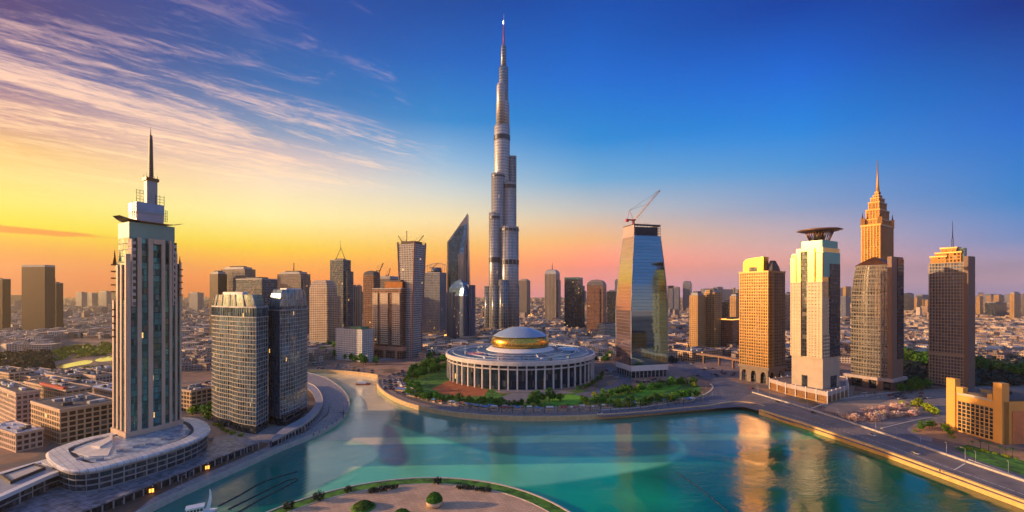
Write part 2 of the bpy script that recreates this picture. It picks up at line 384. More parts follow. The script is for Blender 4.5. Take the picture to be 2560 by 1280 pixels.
# ---------------------------------------------------------------- from a row of the photo to the ground
def G(px, py, z=GZ):
    d = (CH-z)*F/(py-HZ); return ((px-1280)/F*d, d)
def ztop(py, d): return CH+(HZ-py)*d/F
def dist(py, z=GZ): return (CH-z)*F/(py-HZ)
def rect(pL, pC, pR, d, th, Lb=None, La=None):
    """footprint of a block: near corner seen at column pC at distance d, faces running to columns pL and pR; turned by th degrees"""
    th = R(th); tL, tC, tR = [(q-1280)/F for q in (pL, pC, pR)]; xc = tC*d
    la = La or (xc-tL*d)/(math.cos(th)+tL*math.sin(th))
    lb = Lb or (tR*d-xc)/(math.sin(th)-tR*math.cos(th))
    C = Vector((xc, d)); a = Vector((-math.cos(th), math.sin(th)))*la; b = Vector((math.sin(th), math.cos(th)))*lb
    return [tuple(C), tuple(C+b), tuple(C+a+b), tuple(C+a)]
def sub(rc, u0, u1, v0, v1):
    """part of a rectangle: u runs along the left face (0 at the near corner), v along the right face"""
    C = Vector(rc[0]); b = Vector(rc[1])-C; a = Vector(rc[3])-C
    return [tuple(C+a*u+b*v) for u, v in ((u0, v0), (u0, v1), (u1, v1), (u1, v0))]
def smooth_poly(pts, k=6, closed=False):
    """Catmull-Rom through the points"""
    o = []; m = len(pts)
    rng = range(m) if closed else range(m-1)
    for i in rng:
        g = (lambda j: pts[j % m]) if closed else (lambda j: pts[min(max(j, 0), m-1)])
        p0, p1, p2, p3 = [Vector(g(j)[:2]) for j in (i-1, i, i+1, i+2)]
        for q in range(k):
            t = q/k; o.append(tuple(0.5*((2*p1)+(p2-p0)*t+(2*p0-5*p1+4*p2-p3)*t*t+(3*p1-p0-3*p2+p3)*t**3)))
    if not closed: o.append(tuple(pts[-1][:2]))
    return o
def inside(pt, poly):
    x, y = pt; c = False; j = len(poly)-1
    for i in range(len(poly)):
        xi, yi = poly[i][0], poly[i][1]; xj, yj = poly[j][0], poly[j][1]
        if (yi > y) != (yj > y) and x < (xj-xi)*(y-yi)/(yj-yi)+xi: c = not c
        j = i
    return c
BLOCK = []                                      # (x, y, r) kept free of scattered things
def block(p, m=4):
    c = cen(p); BLOCK.append((c[0], c[1], max(math.hypot(q[0]-c[0], q[1]-c[1]) for q in p)+m))
def free(x, y, r=0): return all((x-a)**2+(y-b)**2 > (c+r)**2 for a, b, c in BLOCK)
# ================================================================ the setting: ground, lake, quays, roads
W0 = lambda px, py: G(px, py, 0.0)
# shore as seen: left promenade, channel, peninsula, bridge road
left_shore = smooth_poly([(-190, -120), (-186, 80), W0(380, 1280), W0(500, 1222), W0(620, 1168), W0(700, 1130), W0(770, 1102), W0(825, 1075), W0(858, 1050), W0(874, 1022), W0(868, 995), W0(845, 970), W0(812, 950), W0(770, 937)], 5)
far_bank = smooth_poly([W0(740, 931), W0(800, 932), W0(860, 935), W0(915, 941), W0(944, 946)], 4)
pen = smooth_poly([W0(944, 955), W0(943, 968), W0(960, 988), W0(1005, 1012), W0(1080, 1033), W0(1180, 1047), W0(1300, 1053), W0(1450, 1051), W0(1600, 1041), W0(1700, 1031), W0(1775, 1024), W0(1815, 1017), W0(1850, 1014), W0(1885, 1018), W0(1910, 1025)], 5)
road_shore = [W0(1897, 1036), W0(2000, 1069), W0(2200, 1138), W0(2400, 1213), W0(2560, 1274)]
dx, dy = road_shore[-1][0]-road_shore[-2][0], road_shore[-1][1]-road_shore[-2][1]
k = (road_shore[-1][1]+120)/-dy
road_shore.append((road_shore[-1][0]+dx*k, -120))
lake = left_shore+far_bank+pen+road_shore
lake_ccw = ccw(lake)

def sheet(name, pts, z, mat, holes=(), kind='structure'):
    polys = [[Vector((p[0], p[1], 0)) for p in pts]]+[[Vector((p[0], p[1], 0)) for p in h] for h in holes]
    flat = [p for q in polys for p in q]; mb = MB()
    for t in tessellate_polygon(polys):
        a, b, c = [flat[i] for i in t]
        if (b-a).cross(c-a).z < 0: b, c = c, b
        mb.face([(a.x, a.y, z), (b.x, b.y, z), (c.x, c.y, z)])
    o = mb.build(name, mat, loc=(0, 0, 0)); o['kind'] = kind; return o

# ground: dusty city ground, pale lots, brown earth, dark green patches
def ground_mat():
    m = bpy.data.materials.new('city_ground'); m.use_nodes = True; n = N(m.node_tree)
    t = n.n('ShaderNodeTexCoord'); ob = t.outputs['Object']
    vo = n.n('ShaderNodeTexVoronoi'); vo.inputs['Scale'].default_value = 0.018; n.l(ob, vo.inputs['Vector'])
    lots = n.ramp(n.xyz(vo.outputs['Color'])[0], [(0.0, lin((110,84,72))), (0.3, lin((165,130,106))), (0.55, lin((135,110,98))), (0.75, lin((172,138,110))), (0.9, lin((66,66,50))), (1.0, lin((175,150,125)))], 'CONSTANT')
    f1 = n.noise(ob, 0.012, 8, 0.7); f2 = n.noise(ob, 0.09, 6, 0.7); f3 = n.noise(ob, 0.0022, 4, 0.6)
    c = n.mix(n.mr(f2, 0.35, 0.65), lots, lin((145,110,92)))
    c = n.mix(n.m('MULTIPLY', n.mr(f1, 0.52, 0.62), 0.7), c, lin((48,52,34)))
    c = n.mix(n.m('MULTIPLY', n.mr(f3, 0.5, 0.65), 0.5), c, lin((150,118,92)))
    # street lines between the blocks
    v2 = n.n('ShaderNodeTexVoronoi', feature='DISTANCE_TO_EDGE'); v2.inputs['Scale'].default_value = 0.009; n.l(ob, v2.inputs['Vector'])
    c = n.mix(n.m('MULTIPLY', n.mr(v2.outputs['Distance'], 0.055, 0.04), 0.75), c, lin((92,90,92)))
    p = n.n('ShaderNodeBsdfPrincipled'); n.l(c, p.inputs['Base Color']); p.inputs['Roughness'].default_value = 0.9
    o = n.n('ShaderNodeOutputMaterial'); n.l(p.outputs[0], o.inputs['Surface']); return m
big = [(-13000, -400), (13000, -400), (13000, 12000), (-13000, 12000)]
# the lake reaches the front edge of the land, so cut it as a bay of the outline
k0 = left_shore[0]; k1 = road_shore[-1]
hole = [tuple(p) for p in lake_ccw]
sheet('ground', big, GZ, ground_mat(), [list(reversed(hole))])

# water: calm lake, one sheet, tinted emerald, sage and lilac, with sky and tower reflections painted into the colour
import numpy as np
def water_mat(name, c, rough, bump=0.25, ior=1.6, c2=None, sc_=0.35, attr=None):
    m = bpy.data.materials.new(name); m.use_nodes = True; n = N(m.node_tree)
    t = n.n('ShaderNodeTexCoord'); ob = t.outputs['Object']
    a = n.noise(ob, 0.012, 4, 0.5, 0.4)
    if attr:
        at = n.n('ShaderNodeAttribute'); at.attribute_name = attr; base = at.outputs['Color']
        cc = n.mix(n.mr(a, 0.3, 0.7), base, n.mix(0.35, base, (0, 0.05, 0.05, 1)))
    else: cc = n.mix(n.mr(a, 0.35, 0.65), c, c2 or tuple(v*0.6 for v in c[:3])+(1,))
    p = n.n('ShaderNodeBsdfPrincipled'); n.l(cc, p.inputs['Base Color'])
    p.inputs['IOR'].default_value = ior; p.inputs['Roughness'].default_value = rough
    mp = n.n('ShaderNodeMapping'); mp.inputs['Rotation'].default_value = (0, 0, 0.15); mp.inputs['Scale'].default_value = (1.0, 1.8, 1.0); n.l(ob, mp.inputs['Vector'])
    calm = n.mr(n.noise(ob, 0.02, 3, 0.5, 0.8), 0.40, 0.60, 0.25, 1.25)
    h = n.m('ADD', n.m('MULTIPLY', n.noise(mp.outputs[0], sc_, 3, 0.5, 0.3), 1.0), n.m('ADD', n.m('MULTIPLY', n.noise(mp.outputs[0], sc_*4.5, 3, 0.6), 0.35), n.m('MULTIPLY', n.noise(mp.outputs[0], 0.13, 4, 0.6, 0.6), 1.6)))
    bp = n.n('ShaderNodeBump'); bp.inputs['Strength'].default_value = bump; bp.inputs['Distance'].default_value = 0.30
    n.l(n.m('MULTIPLY', h, calm), bp.inputs['Height']); n.l(bp.outputs[0], p.inputs['Normal'])
    o = n.n('ShaderNodeOutputMaterial'); n.l(p.outputs[0], o.inputs['Surface']); return m
def pw(pts, k=5): return smooth_poly([W0(*p) for p in pts], k, True)
DEEP = (0.0, 0.13, 0.055); TEAL = (0.0, 0.42, 0.17); MINT = (0.16, 0.70, 0.36); SAGE = (0.70, 0.88, 0.42); PALE = (0.98, 0.80, 0.46); LILA = (0.10, 0.30, 0.20)  # PALE paints the sunset sky's reflection into the base colour
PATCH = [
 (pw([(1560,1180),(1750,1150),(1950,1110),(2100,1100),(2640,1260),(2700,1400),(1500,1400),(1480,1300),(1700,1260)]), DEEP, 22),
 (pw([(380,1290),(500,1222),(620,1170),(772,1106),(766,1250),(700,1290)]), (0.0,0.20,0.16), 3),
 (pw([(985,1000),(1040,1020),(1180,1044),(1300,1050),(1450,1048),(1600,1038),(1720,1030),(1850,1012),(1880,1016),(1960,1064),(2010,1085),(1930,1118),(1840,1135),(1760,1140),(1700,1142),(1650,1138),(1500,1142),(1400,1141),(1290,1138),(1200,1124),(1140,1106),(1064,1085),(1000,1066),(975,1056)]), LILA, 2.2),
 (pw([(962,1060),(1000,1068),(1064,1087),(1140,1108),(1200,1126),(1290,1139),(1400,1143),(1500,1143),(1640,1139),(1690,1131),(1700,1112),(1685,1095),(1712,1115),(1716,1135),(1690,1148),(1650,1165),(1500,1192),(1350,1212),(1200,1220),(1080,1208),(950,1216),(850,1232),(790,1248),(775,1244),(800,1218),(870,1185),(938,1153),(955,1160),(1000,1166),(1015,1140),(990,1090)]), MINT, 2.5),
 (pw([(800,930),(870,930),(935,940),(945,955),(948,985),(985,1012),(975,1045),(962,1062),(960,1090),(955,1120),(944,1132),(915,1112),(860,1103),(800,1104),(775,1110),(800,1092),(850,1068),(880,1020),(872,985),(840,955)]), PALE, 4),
 (pw([(962,1062),(985,1070),(1015,1120),(1020,1150),(1000,1164),(962,1158),(944,1132),(955,1100)]), (0.14,0.22,0.22), 3),  # dark stretch: a tower's reflection painted into the water colour
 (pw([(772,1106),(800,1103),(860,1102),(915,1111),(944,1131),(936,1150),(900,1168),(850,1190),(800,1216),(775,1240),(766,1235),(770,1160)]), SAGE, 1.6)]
def sdist(X_, Y_, poly):
    P_ = np.array(poly); Q_ = np.roll(P_, -1, 0); best = np.full(X_.shape, 1e18); ins = np.zeros(X_.shape, bool)
    for (ax, ay), (bx, by) in zip(P_, Q_):
        dx_, dy_ = bx-ax, by-ay; l2 = dx_*dx_+dy_*dy_
        if l2 < 1e-9: continue
        t_ = np.clip(((X_-ax)*dx_+(Y_-ay)*dy_)/l2, 0, 1); best = np.minimum(best, (X_-ax-t_*dx_)**2+(Y_-ay-t_*dy_)**2)
        if by != ay: ins ^= ((ay > Y_) != (by > Y_)) & (X_ < dx_*(Y_-ay)/dy_+ax)
    return np.where(ins, 1, -1)*np.sqrt(best)
def build_water():
    xs = np.concatenate([np.array([-330]), np.arange(-200, 260, 2.0), np.array([430])]); ys = np.concatenate([np.array([-160, 0, 100]), np.arange(170, 400, 1.6), np.arange(402, 640, 4)])
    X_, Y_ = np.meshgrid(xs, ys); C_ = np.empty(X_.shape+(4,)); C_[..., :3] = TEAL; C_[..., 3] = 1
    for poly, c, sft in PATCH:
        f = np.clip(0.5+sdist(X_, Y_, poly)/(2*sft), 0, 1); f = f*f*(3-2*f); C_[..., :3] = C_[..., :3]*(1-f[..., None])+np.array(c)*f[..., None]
    nx_, ny_ = len(xs), len(ys); me = bpy.data.meshes.new('water')
    vs = [(float(a), float(b_), 0.0) for a, b_ in zip(X_.ravel(), Y_.ravel())]
    fs = [(j*nx_+i, j*nx_+i+1, (j+1)*nx_+i+1, (j+1)*nx_+i) for j in range(ny_-1) for i in range(nx_-1)]
    me.from_pydata(vs, [], fs); ca = me.color_attributes.new('patch', 'FLOAT_COLOR', 'POINT'); ca.data.foreach_set('color', C_.reshape(-1).astype(np.float32))  # attribute holds the water tints together with the painted reflections
    me.materials.append(water_mat('lake_water', None, 0.04, 0.32, 1.55, attr='patch')); o = bpy.data.objects.new('water', me); col.objects.link(o); o['kind'] = 'structure'
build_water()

# quays and pavings
quay = pmat('quay_stone', (0.60,0.40,0.20), 0.6, 0, 0.15, 0.4)
quayp = pmat('quay_stone_pale', (0.44,0.42,0.40), 0.6, 0, 0.12, 0.4)
def wall_along(name, pts, wid, z0, z1, mat, side=1):
    """a wall of real thickness along a line; side=1 puts the thickness to the left of travel"""
    P = [Vector(p[:2]) for p in pts]; k = len(P); Q = []
    for i in range(k):
        d = (P[min(i+1, k-1)]-P[max(i-1, 0)])
        d = d.normalized() if d.length else Vector((1, 0))
        Q.append(P[i]+Vector((-d.y, d.x))*wid*side)
    mb = MB(); L = 0
    for i in range(k-1):
        a, b, c, d = P[i], P[i+1], Q[i+1], Q[i]; e = (b-a).length
        if side > 0: a, b, c, d = b, a, d, c
        mb.face([(a.x,a.y,z0),(b.x,b.y,z0),(b.x,b.y,z1),(a.x,a.y,z1)], [(L,z0),(L+e,z0),(L+e,z1),(L,z1)])
        mb.face([(a.x,a.y,z1),(b.x,b.y,z1),(c.x,c.y,z1),(d.x,d.y,z1)])
        mb.face([(c.x,c.y,z0),(d.x,d.y,z0),(d.x,d.y,z1),(c.x,c.y,z1)])
        L += e
    for p, q in ((P[0], Q[0]), (P[-1], Q[-1])):
        mb.face([(p.x,p.y,z0),(q.x,q.y,z0),(q.x,q.y,z1),(p.x,p.y,z1)])
    o = mb.build(name, mat); return o
# orientation: lake travel order left_shore (going away), far bank (right), peninsula, road back
tag(wall_along('quay_wall', left_shore, 0.9, -1.5, GZ+0.35, quayp, 1), 'grey stone quay wall along the promenade below the white-roofed podium', 'quay wall')
tag(wall_along('quay_wall', far_bank, 1.6, -1.5, GZ+1.2, quay, 1), 'brown quay wall closing the far end of the channel', 'quay wall')
tag(wall_along('quay_wall', pen, 1.6, -1.5, GZ+0.8, quay, 1), 'long curved golden quay wall round the peninsula of the domed hall', 'quay wall')
tag(wall_along('quay_wall', road_shore, 2.2, -1.5, GZ+1.2, pmat('golden_parapet', (0.72,0.46,0.17), .55, 0, .1, .3), 1), 'straight golden parapet wall between the lake and the diagonal road', 'quay wall')

asph = pmat('asphalt', lin((122,112,108)), 0.7, 0, 0.22, 0.12, detail=10)
asphd = pmat('asphalt_blue', lin((92,96,108)), 0.65, 0, 0.22, 0.1, detail=10)
pave = pmat('promenade_stone', lin((158,150,148)), 0.55, 0, 0.22, 0.35, detail=8, tiles=4.5, trot=.5)
pavew = pmat('warm_paving', lin((168,142,122)), 0.65, 0, 0.2, 0.3, detail=8, tiles=5)
brown = pmat('brown_paving', lin((112,82,66)), 0.7, 0, 0.15, 0.3)
kerb = pmat('kerb_stone', lin((190,180,170)), 0.6, 0, 0.1, 0.5)
white = pmat('road_paint', (0.72,0.70,0.66), 0.5, 0, 0.1, 1.0)
lawn = pmat('lawn', lin((38,92,22)), 0.9, 0, 0.5, 0.22, c2=lin((85,145,42)), detail=9)
earth = pmat('red_earth', lin((165,92,55)), 0.9, 0, 0.2, 0.2)
sand = pmat('sand_plaza', lin((205,170,138)), 0.8, 0, 0.16, 0.12, detail=8, tiles=3.2)
def off_line(pts, d):
    P = [Vector(p[:2]) for p in pts]; k = len(P); o = []
    for i in range(k):
        e = (P[min(i+1, k-1)]-P[max(i-1, 0)]).normalized(); o.append(tuple(P[i]+Vector((-e.y, e.x))*d))
    return o
def strip(name, pts, d0, d1, z, mat): return sheet(name, off_line(pts, d0)+list(reversed(off_line(pts, d1))), z, mat)
gp = lambda L_, z=GZ: [G(x, y, z) for x, y in L_]
# left promenade plaza
sheet('pavement', off_line(left_shore, 0.9)+list(reversed(gp([(-300,1700),(100,1280),(250,1230),(420,1180),(520,1130),(540,1080),(640,1075),(768,1040),(790,1010),(780,975),(768,950)]))), GZ+0.05, pave)
sheet('path', gp([(380,1245),(500,1190),(600,1147),(665,1118),(672,1108),(640,1104),(520,1150),(200,1290),(150,1420),(0,1700),(60,1700),(230,1370)]), GZ+0.10, brown)
sheet('path', gp([(700,1100),(780,1068),(822,1030),(826,1005),(816,1040),(760,1082)]), GZ+0.10, brown)
sheet('pavement', gp([(525,1095),(700,1062),(768,1035),(770,1000),(540,1040),(460,1010),(440,1060)]), GZ+0.08, pavew)
# peninsula: pavement rim, road, lawns
strip('pavement', pen[:-6], 1.6, 9.0, GZ+0.05, pavew)
strip('road', pen[20:-12], 3.5, 13.5, GZ+0.08, asph)
strip('pavement', pen[4:-12], 15.0, 30.0, GZ+0.07, pmat('market_ground', lin((150,132,118)), 0.85, 0, 0.35, 0.5, detail=9))
sheet('lawn', gp([(1000,965),(1030,935),(1060,918),(1130,905),(1250,985),(1480,975),(1560,965),(1500,1010),(1350,1018),(1200,1010),(1080,995),(1020,985)]), GZ+0.10, lawn)
sheet('ground', gp([(1080,972),(1120,952),(1180,958),(1220,975),(1210,990),(1160,992),(1100,985)]), GZ+0.14, earth)
sheet('path', gp([(1230,1000),(1290,980),(1400,976),(1440,982),(1330,992),(1320,1006),(1260,1010)]), GZ+0.16, pmat('path_stone', lin((125,122,128)), 0.6, 0, 0.12, 0.3))
sheet('road', smooth_poly(gp([(1440,985),(1520,965),(1545,945),(1515,920),(1540,925),(1580,950),(1560,975),(1500,992),(1445,995)]), 5, True), GZ+0.15, asphd)
sheet('lawn', smooth_poly(gp([(1375,1000),(1400,990),(1440,988),(1458,998),(1440,1010),(1385,1012)]), 5, True), GZ+0.18, pmat('bright_lawn', lin((95,160,36)), 0.9, 0, 0.15, 0.25))
sheet('lawn', smooth_poly(gp([(1480,990),(1580,972),(1690,955),(1740,960),(1752,980),(1700,1002),(1600,1015),(1500,1018)]), 5, True), GZ+0.12, lawn)
sheet('lawn', smooth_poly(gp([(1590,976),(1650,966),(1700,962),(1690,972),(1640,984),(1596,990)]), 5, True), GZ+0.16, pmat('bright_lawn', (0,0,0)))
# junction and roads on the right
sheet('road', smooth_poly(gp([(1780,1022),(1700,1028),(1600,1036),(1500,1042),(1500,1028),(1600,1020),(1700,1005),(1765,988),(1785,968),(1760,945),(1700,925),(1675,905),(1700,900),(1760,925),(1850,958),(1900,975),(1960,995),(2060,1030),(2000,1060),(1915,1034),(1895,1022),(1850,1018)]), 4, True), GZ+0.12, asphd)
sheet('road', gp([(1880,983),(2090,1048),(2330,1128),(2560,1206),(3300,1480),(4400,1950),(3300,1950),(2560,1262),(2400,1203),(2200,1130),(2000,1062),(1905,1030),(1830,1010)]), GZ+0.16, asph)
sheet('pavement', gp([(2040,1005),(2150,985),(2290,975),(2560,960),(2560,1020),(2340,1060),(2330,1105),(2200,1075),(2110,1045)]), GZ+0.06, pmat('grey_lot', lin((135,125,122)), 0.8, 0, 0.25, 0.15))
sheet('pavement', gp([(2100,1035),(2060,1025),(2080,1008),(2160,1000),(2260,1000),(2300,1020),(2180,1060)]), GZ+0.10, pmat('sandy_lot', lin((185,152,125)), 0.85, 0, 0.15, 0.2))
sheet('road', smooth_poly(gp([(2205,1070),(2290,1050),(2320,1048),(2270,1068),(2280,1085),(2330,1110),(2420,1140),(2560,1185),(2560,1196),(2400,1150),(2290,1112)]), 4, True), GZ+0.14, asphd)
sheet('lawn', gp([(2385,1120),(2420,1112),(2600,1165),(2900,1260),(2900,1330),(2560,1190),(2440,1150)]), GZ+0.17, lawn)
sheet('ground', gp([(2290,1085),(2280,1070),(2340,1055),(2375,1080),(2500,1118),(2700,1150),(2700,1180),(2560,1158),(2400,1110)]), GZ+0.12, pmat('sandy_garden', lin((176,132,92)), 0.85, 0, 0.2, 0.3))
sheet('pavement', gp([(1560,935),(1680,950),(1760,930),(1880,960),(2130,990),(2140,960),(1900,905),(1680,870),(1540,900)]), GZ+0.04, pmat('dusk_paving', lin((145,122,112)), 0.8, 0, 0.35, 0.3, detail=8))

# road markings (thin painted sheets), kerbs
def dashes(a, b, n_, fill, wdt, z):
    mb = MB(); A = Vector(a); B = Vector(b); e = (B-A).normalized(); q = Vector((-e.y, e.x))*wdt/2
    for i in range(n_):
        s = A+(B-A)*(i/n_); t_ = s+(B-A)*(fill/n_)
        mb.face([(s.x-q.x, s.y-q.y, z), (t_.x-q.x, t_.y-q.y, z), (t_.x+q.x, t_.y+q.y, z), (s.x+q.x, s.y+q.y, z)])
    return mb
o = dashes(G(1962,1032), G(2190,1104), 22, 0.6, 0.45, GZ+0.20).build('road_marking', white, loc=(0,0,0)); o['kind'] = 'structure'
o = dashes(G(2190,1104), G(2700,1288), 26, 0.8, 0.45, GZ+0.20).build('road_marking', white, loc=(0,0,0)); o['kind'] = 'structure'
o = dashes(G(2385,1176), G(2412,1160), 1, 1, 0.6, GZ+0.20).build('road_marking', white, loc=(0,0,0)); o['kind'] = 'structure'
for a, b in (((1905,995),(2050,1043)), ((1940,1035),(2300,1160)), ((2300,1160),(2650,1290))):
    o = dashes(G(*a), G(*b), 1, 1, 0.25, GZ+0.20).build('road_marking', white, loc=(0,0,0)); o['kind'] = 'structure'
mid_ = off_line(pen[20:-12], 8.5)
for a_, b_ in zip(mid_[::1], mid_[1::1]):
    o = dashes(a_, b_, 2, .5, .3, GZ+.14).build('road_marking', white, loc=(0,0,0)); o['kind'] = 'structure'
for dd_ in (4.2, 12.8):
    e1_ = off_line(pen[20:-12], dd_); o = sheet('road_marking', off_line(pen[20:-12], dd_-.12)+list(reversed(off_line(pen[20:-12], dd_+.12))), GZ+.14, white)
for a, b in (((1720,930),(1880,975)), ((1700,915),(1860,962)), ((1660,1016),(1800,985)), ((1800,985),(1890,990))):
    o = dashes(G(*a), G(*b), 9, .5, .3, GZ+.18).build('road_marking', white, loc=(0,0,0)); o['kind'] = 'structure'
bar_pts = gp([(1880,982),(1980,1012),(2090,1046),(2330,1127),(2440,1165),(2560,1205),(3300,1475)])
tag(wall_along('road_barrier', bar_pts, 1.6, GZ, GZ+1.1, kerb, 1), 'long pale concrete barrier along the landward side of the diagonal road', 'barrier')
tag(wall_along('kerb', smooth_poly(gp([(1500,1026),(1600,1019),(1700,1004),(1762,987),(1784,970),(1778,960)]), 5), 1.6, GZ, GZ+0.35, kerb, 1), 'curved pale kerb along the park side of the shore road', 'kerb')
tag(wall_along('kerb', smooth_poly(gp([(2030,1022),(2090,1002),(2160,990),(2250,980)]), 5), 1.2, GZ, GZ+0.4, kerb, 1), 'pale kerb curving off behind the sandy lot', 'kerb')
tag(wall_along('kerb', smooth_poly(gp([(2205,1072),(2290,1052),(2330,1045)]), 5), 1.0, GZ, GZ+0.4, kerb, 1), 'short pale kerb beside the dry pink bushes', 'kerb')
tag(wall_along('kerb', gp([(2420,1150),(2560,1200),(2800,1290)]), 0.8, GZ, GZ+0.6, kerb, 1), 'straight pale kerb below the lawn of the yellow building', 'kerb')

# far roads
def road_px(pts, hw, z=GZ+0.10, mat=None): 
    L_ = smooth_poly(gp(pts), 5); return strip('road', L_, -hw, hw, z, mat or pmat('far_road', lin((150,140,140)), 0.8, 0, 0.1, 0.1))
road_px([(1300,797),(1400,830),(1480,862),(1545,885),(1600,905)], 10)
road_px([(900,905),(1100,880),(1300,842),(1600,835),(2000,870)], 9)
road_px([(2100,880),(2260,905),(2420,925),(2600,940)], 12)
road_px([(2250,925),(2420,950),(2600,965)], 9)
road_px([(-100,868),(120,850),(260,838),(500,842)], 9)
road_px([(-100,905),(60,880),(150,872)], 8)
# far pond mirroring the sunset
pond = pmat('pond_mirror', (.95,.92,.85), .12, 1.0, .05, .05)
sheet('water', smooth_poly(gp([(140,918),(175,908),(215,901),(232,903),(222,910),(190,915),(160,921)]), 4, True), GZ+0.2, pond)
sheet('water', smooth_poly(gp([(238,903),(245,897),(285,888),(310,886),(305,896),(262,904)]), 4, True), GZ+0.2, pond)

# round park island in the lake
IC = (-42.0, 154.0)
mb = MB(); mb.prism(circ(IC[0], IC[1], 80, 96), -1.5, 2.0); o = mb.build('island_ground', sand, loc=(0,0,0)); o['kind'] = 'structure'
mb = MB(); mb.ring(circ(IC[0], IC[1], 80, 96), -1.5, 2.35, 0.9, 0.0); tag(mb.build('island_kerb', kerb), 'pale stone kerb round the sandy park island', 'kerb')
mb = MB()
A = circ(IC[0], IC[1], 79.9, 96); B = circ(IC[0], IC[1], 73.2, 96)
o = sheet('lawn', A, 2.05, lawn, [list(reversed(B))])
mb = MB(); mb.ring(circ(IC[0], IC[1], 72.8, 96), 2.0, 2.25, 0.35, 0.0); tag(mb.build('lawn_edging', kerb), 'thin pale edging between the island lawn ring and the sand', 'kerb')
sheet('path', circ(IC[0]+10, 186, 22, 40, 11), 2.06, pmat('pale_sand', lin((212,182,150)), 0.8, 0, 0.08, 0.2))
BLOCK.append((10, 528, 98))
# ================================================================ palette of facades
sil = (0.30, 0.31, 0.33)
M_pier = pmat('pier_stone', lin((196,168,146)), 0.6, 0, 0.08, 0.08)
M_white = pmat('white_panel', lin((214,212,212)), 0.45, 0, 0.06, 0.12)
M_greyp = pmat('grey_panel', lin((150,152,160)), 0.5, 0, 0.1, 0.1)
M_dark = pmat('dark_steel', lin((52,50,54)), 0.5, 0.3, 0.2, 0.3)
M_roofdk = pmat('dark_roofing', lin((78,76,80)), 0.8, 0, 0.25, 0.15)
M_bronze = pmat('bronze', lin((110,72,40)), 0.35, 0.7, 0.2, 0.2)
M_bluglass = fmat('curtain_blue', (0.12,0.14,0.17), (0.10,0.20,0.26), 2.2, 3.4, 0.06, 0.10, lit=0.012)
M_tealglass = fmat('curtain_teal', (0.05,0.09,0.11), (0.03,0.15,0.17), 2.6, 3.6, 0.05, 0.12, lit=0.03)
M_darkglass = fmat('curtain_dark', (0.10,0.10,0.11), (0.05,0.06,0.08), 2.0, 3.2, 0.08, 0.16, lit=0.02)
M_paneg = fmat('pane_dark', (0.05,0.05,0.06), (0.04,0.055,0.075), 1.6, 1.6, 0.0, 0.0, gm=0.4)

def base_of(p, z=GZ): c = cen(p); return (c[0], c[1], z)
def antenna(root, c, z0, z1, r, name='antenna', mat=None):
    return MB().cyl((c[0], c[1], z0), r, (z1-z0), 6, r*0.25).build(name, mat or M_dark, root)
def lattice_mast(x, y, z0, z1, wd, r, nseg): return MB().truss((x, y, z0), (x, y, z1), wd, r, nseg)

def crane(x, y, z, s, boom_dir, label, mat, boom_len=40, boom_ang=50, mast=10, mat2=None, lines=0.12):
    """luffing tower crane; boom_dir is the heading (degrees from +x) of the boom"""
    t = thing('tower_crane', label, 'crane', (x, y, z)); a = R(boom_dir); cx, cy = math.cos(a), math.sin(a)
    lattice_mast(x, y, z, z+mast*s, 1.9*s, 0.34*s, 5).build('mast', mat, t)
    zz = z+mast*s
    mb = MB(); mb.box((x-cx*4*s, y-cy*4*s, zz), 10*s, 2.4*s, 1.4*s, a); mb.box((x-cx*8*s, y-cy*8*s, zz-1.6*s), 3*s, 3*s, 3.2*s, a); mb.build('counterweight_deck', mat, t)
    mb = MB(); mb.box((x+cx*1.5*s, y+cy*1.5*s+1.6*s, zz), 2.2*s, 1.6*s, 2.4*s, a); mb.build('cab', mat, t)
    tip = (x+cx*boom_len*math.cos(R(boom_ang))*s, y+cy*boom_len*math.cos(R(boom_ang))*s, zz+boom_len*math.sin(R(boom_ang))*s)
    bm_ = MB().truss((x+cx*1.5*s, y+cy*1.5*s, zz+1*s), tip, 1.7*s, 0.30*s, 12)
    bm_ = bm_.build('boom', mat2 or mat, t); MB().box((tip[0], tip[1], tip[2]-1.2*s), 1.6*s, 1.6*s, 1.2*s).build('pulley_head', M_dark, bm_)
    ap = (x-cx*5*s, y-cy*5*s, zz+12*s)
    mb = MB(); mb.tube((x-cx*8*s, y-cy*8*s, zz+1*s), ap, 0.22*s, 4); mb.tube((x, y, zz+1*s), ap, 0.22*s, 4); mb.build('a_frame', mat, t)
    mb = MB(); mb.tube(ap, tip, lines*s, 4); mb.tube(ap, (x+(tip[0]-x)*.55, y+(tip[1]-y)*.55, zz+(tip[2]-zz)*.55), lines*s, 4); mb.build('pendant_line', M_dark, t)
    return t
M_red = pmat('crane_red', lin((190,40,30)), 0.5, 0, 0.1, 1.0)
M_cranew = pmat('crane_white', lin((215,205,200)), 0.5, 0, 0.1, 1.0)

# ================================================================ tall stone and glass tower on the left, with its podium
zp = 18.0
P0, P1, P2 = [Vector(G(*q, zp)) for q in ((284,1080), (318,1094), (452,1060))]
P3 = P0+(P2-P1)
rc = [tuple(P1), tuple(P2), tuple(P3), tuple(P0)]          # near corner, right, back, left ; u = left face, v = front face
c0 = cen(rc); t = thing('stone_glass_tower', 'tall beige pier and green glass tower with a needle spire on the white podium', 'tower', (c0[0], c0[1], zp)); block(rc, 25)
fw = (P2-P1).length; e = (P2-P1).normalized(); nrm = Vector((e.y, -e.x)); el_ = (P0-P1).normalized()
def bulge(p, v0=0.0, v1=1.0, amt=1.6, k=9):
    """front face bowed outwards"""
    A, B = Vector(p[0]), Vector(p[1]); o = [tuple(A)]
    for i in range(1, k): q = A+(B-A)*(i/k); o.append(tuple(q+nrm*amt*math.sin(math.pi*i/k)))
    return ccw(o+[p[1], p[2], p[3]])
zA, zB, zC = ztop(750, 266), ztop(640, 266), ztop(562, 266)
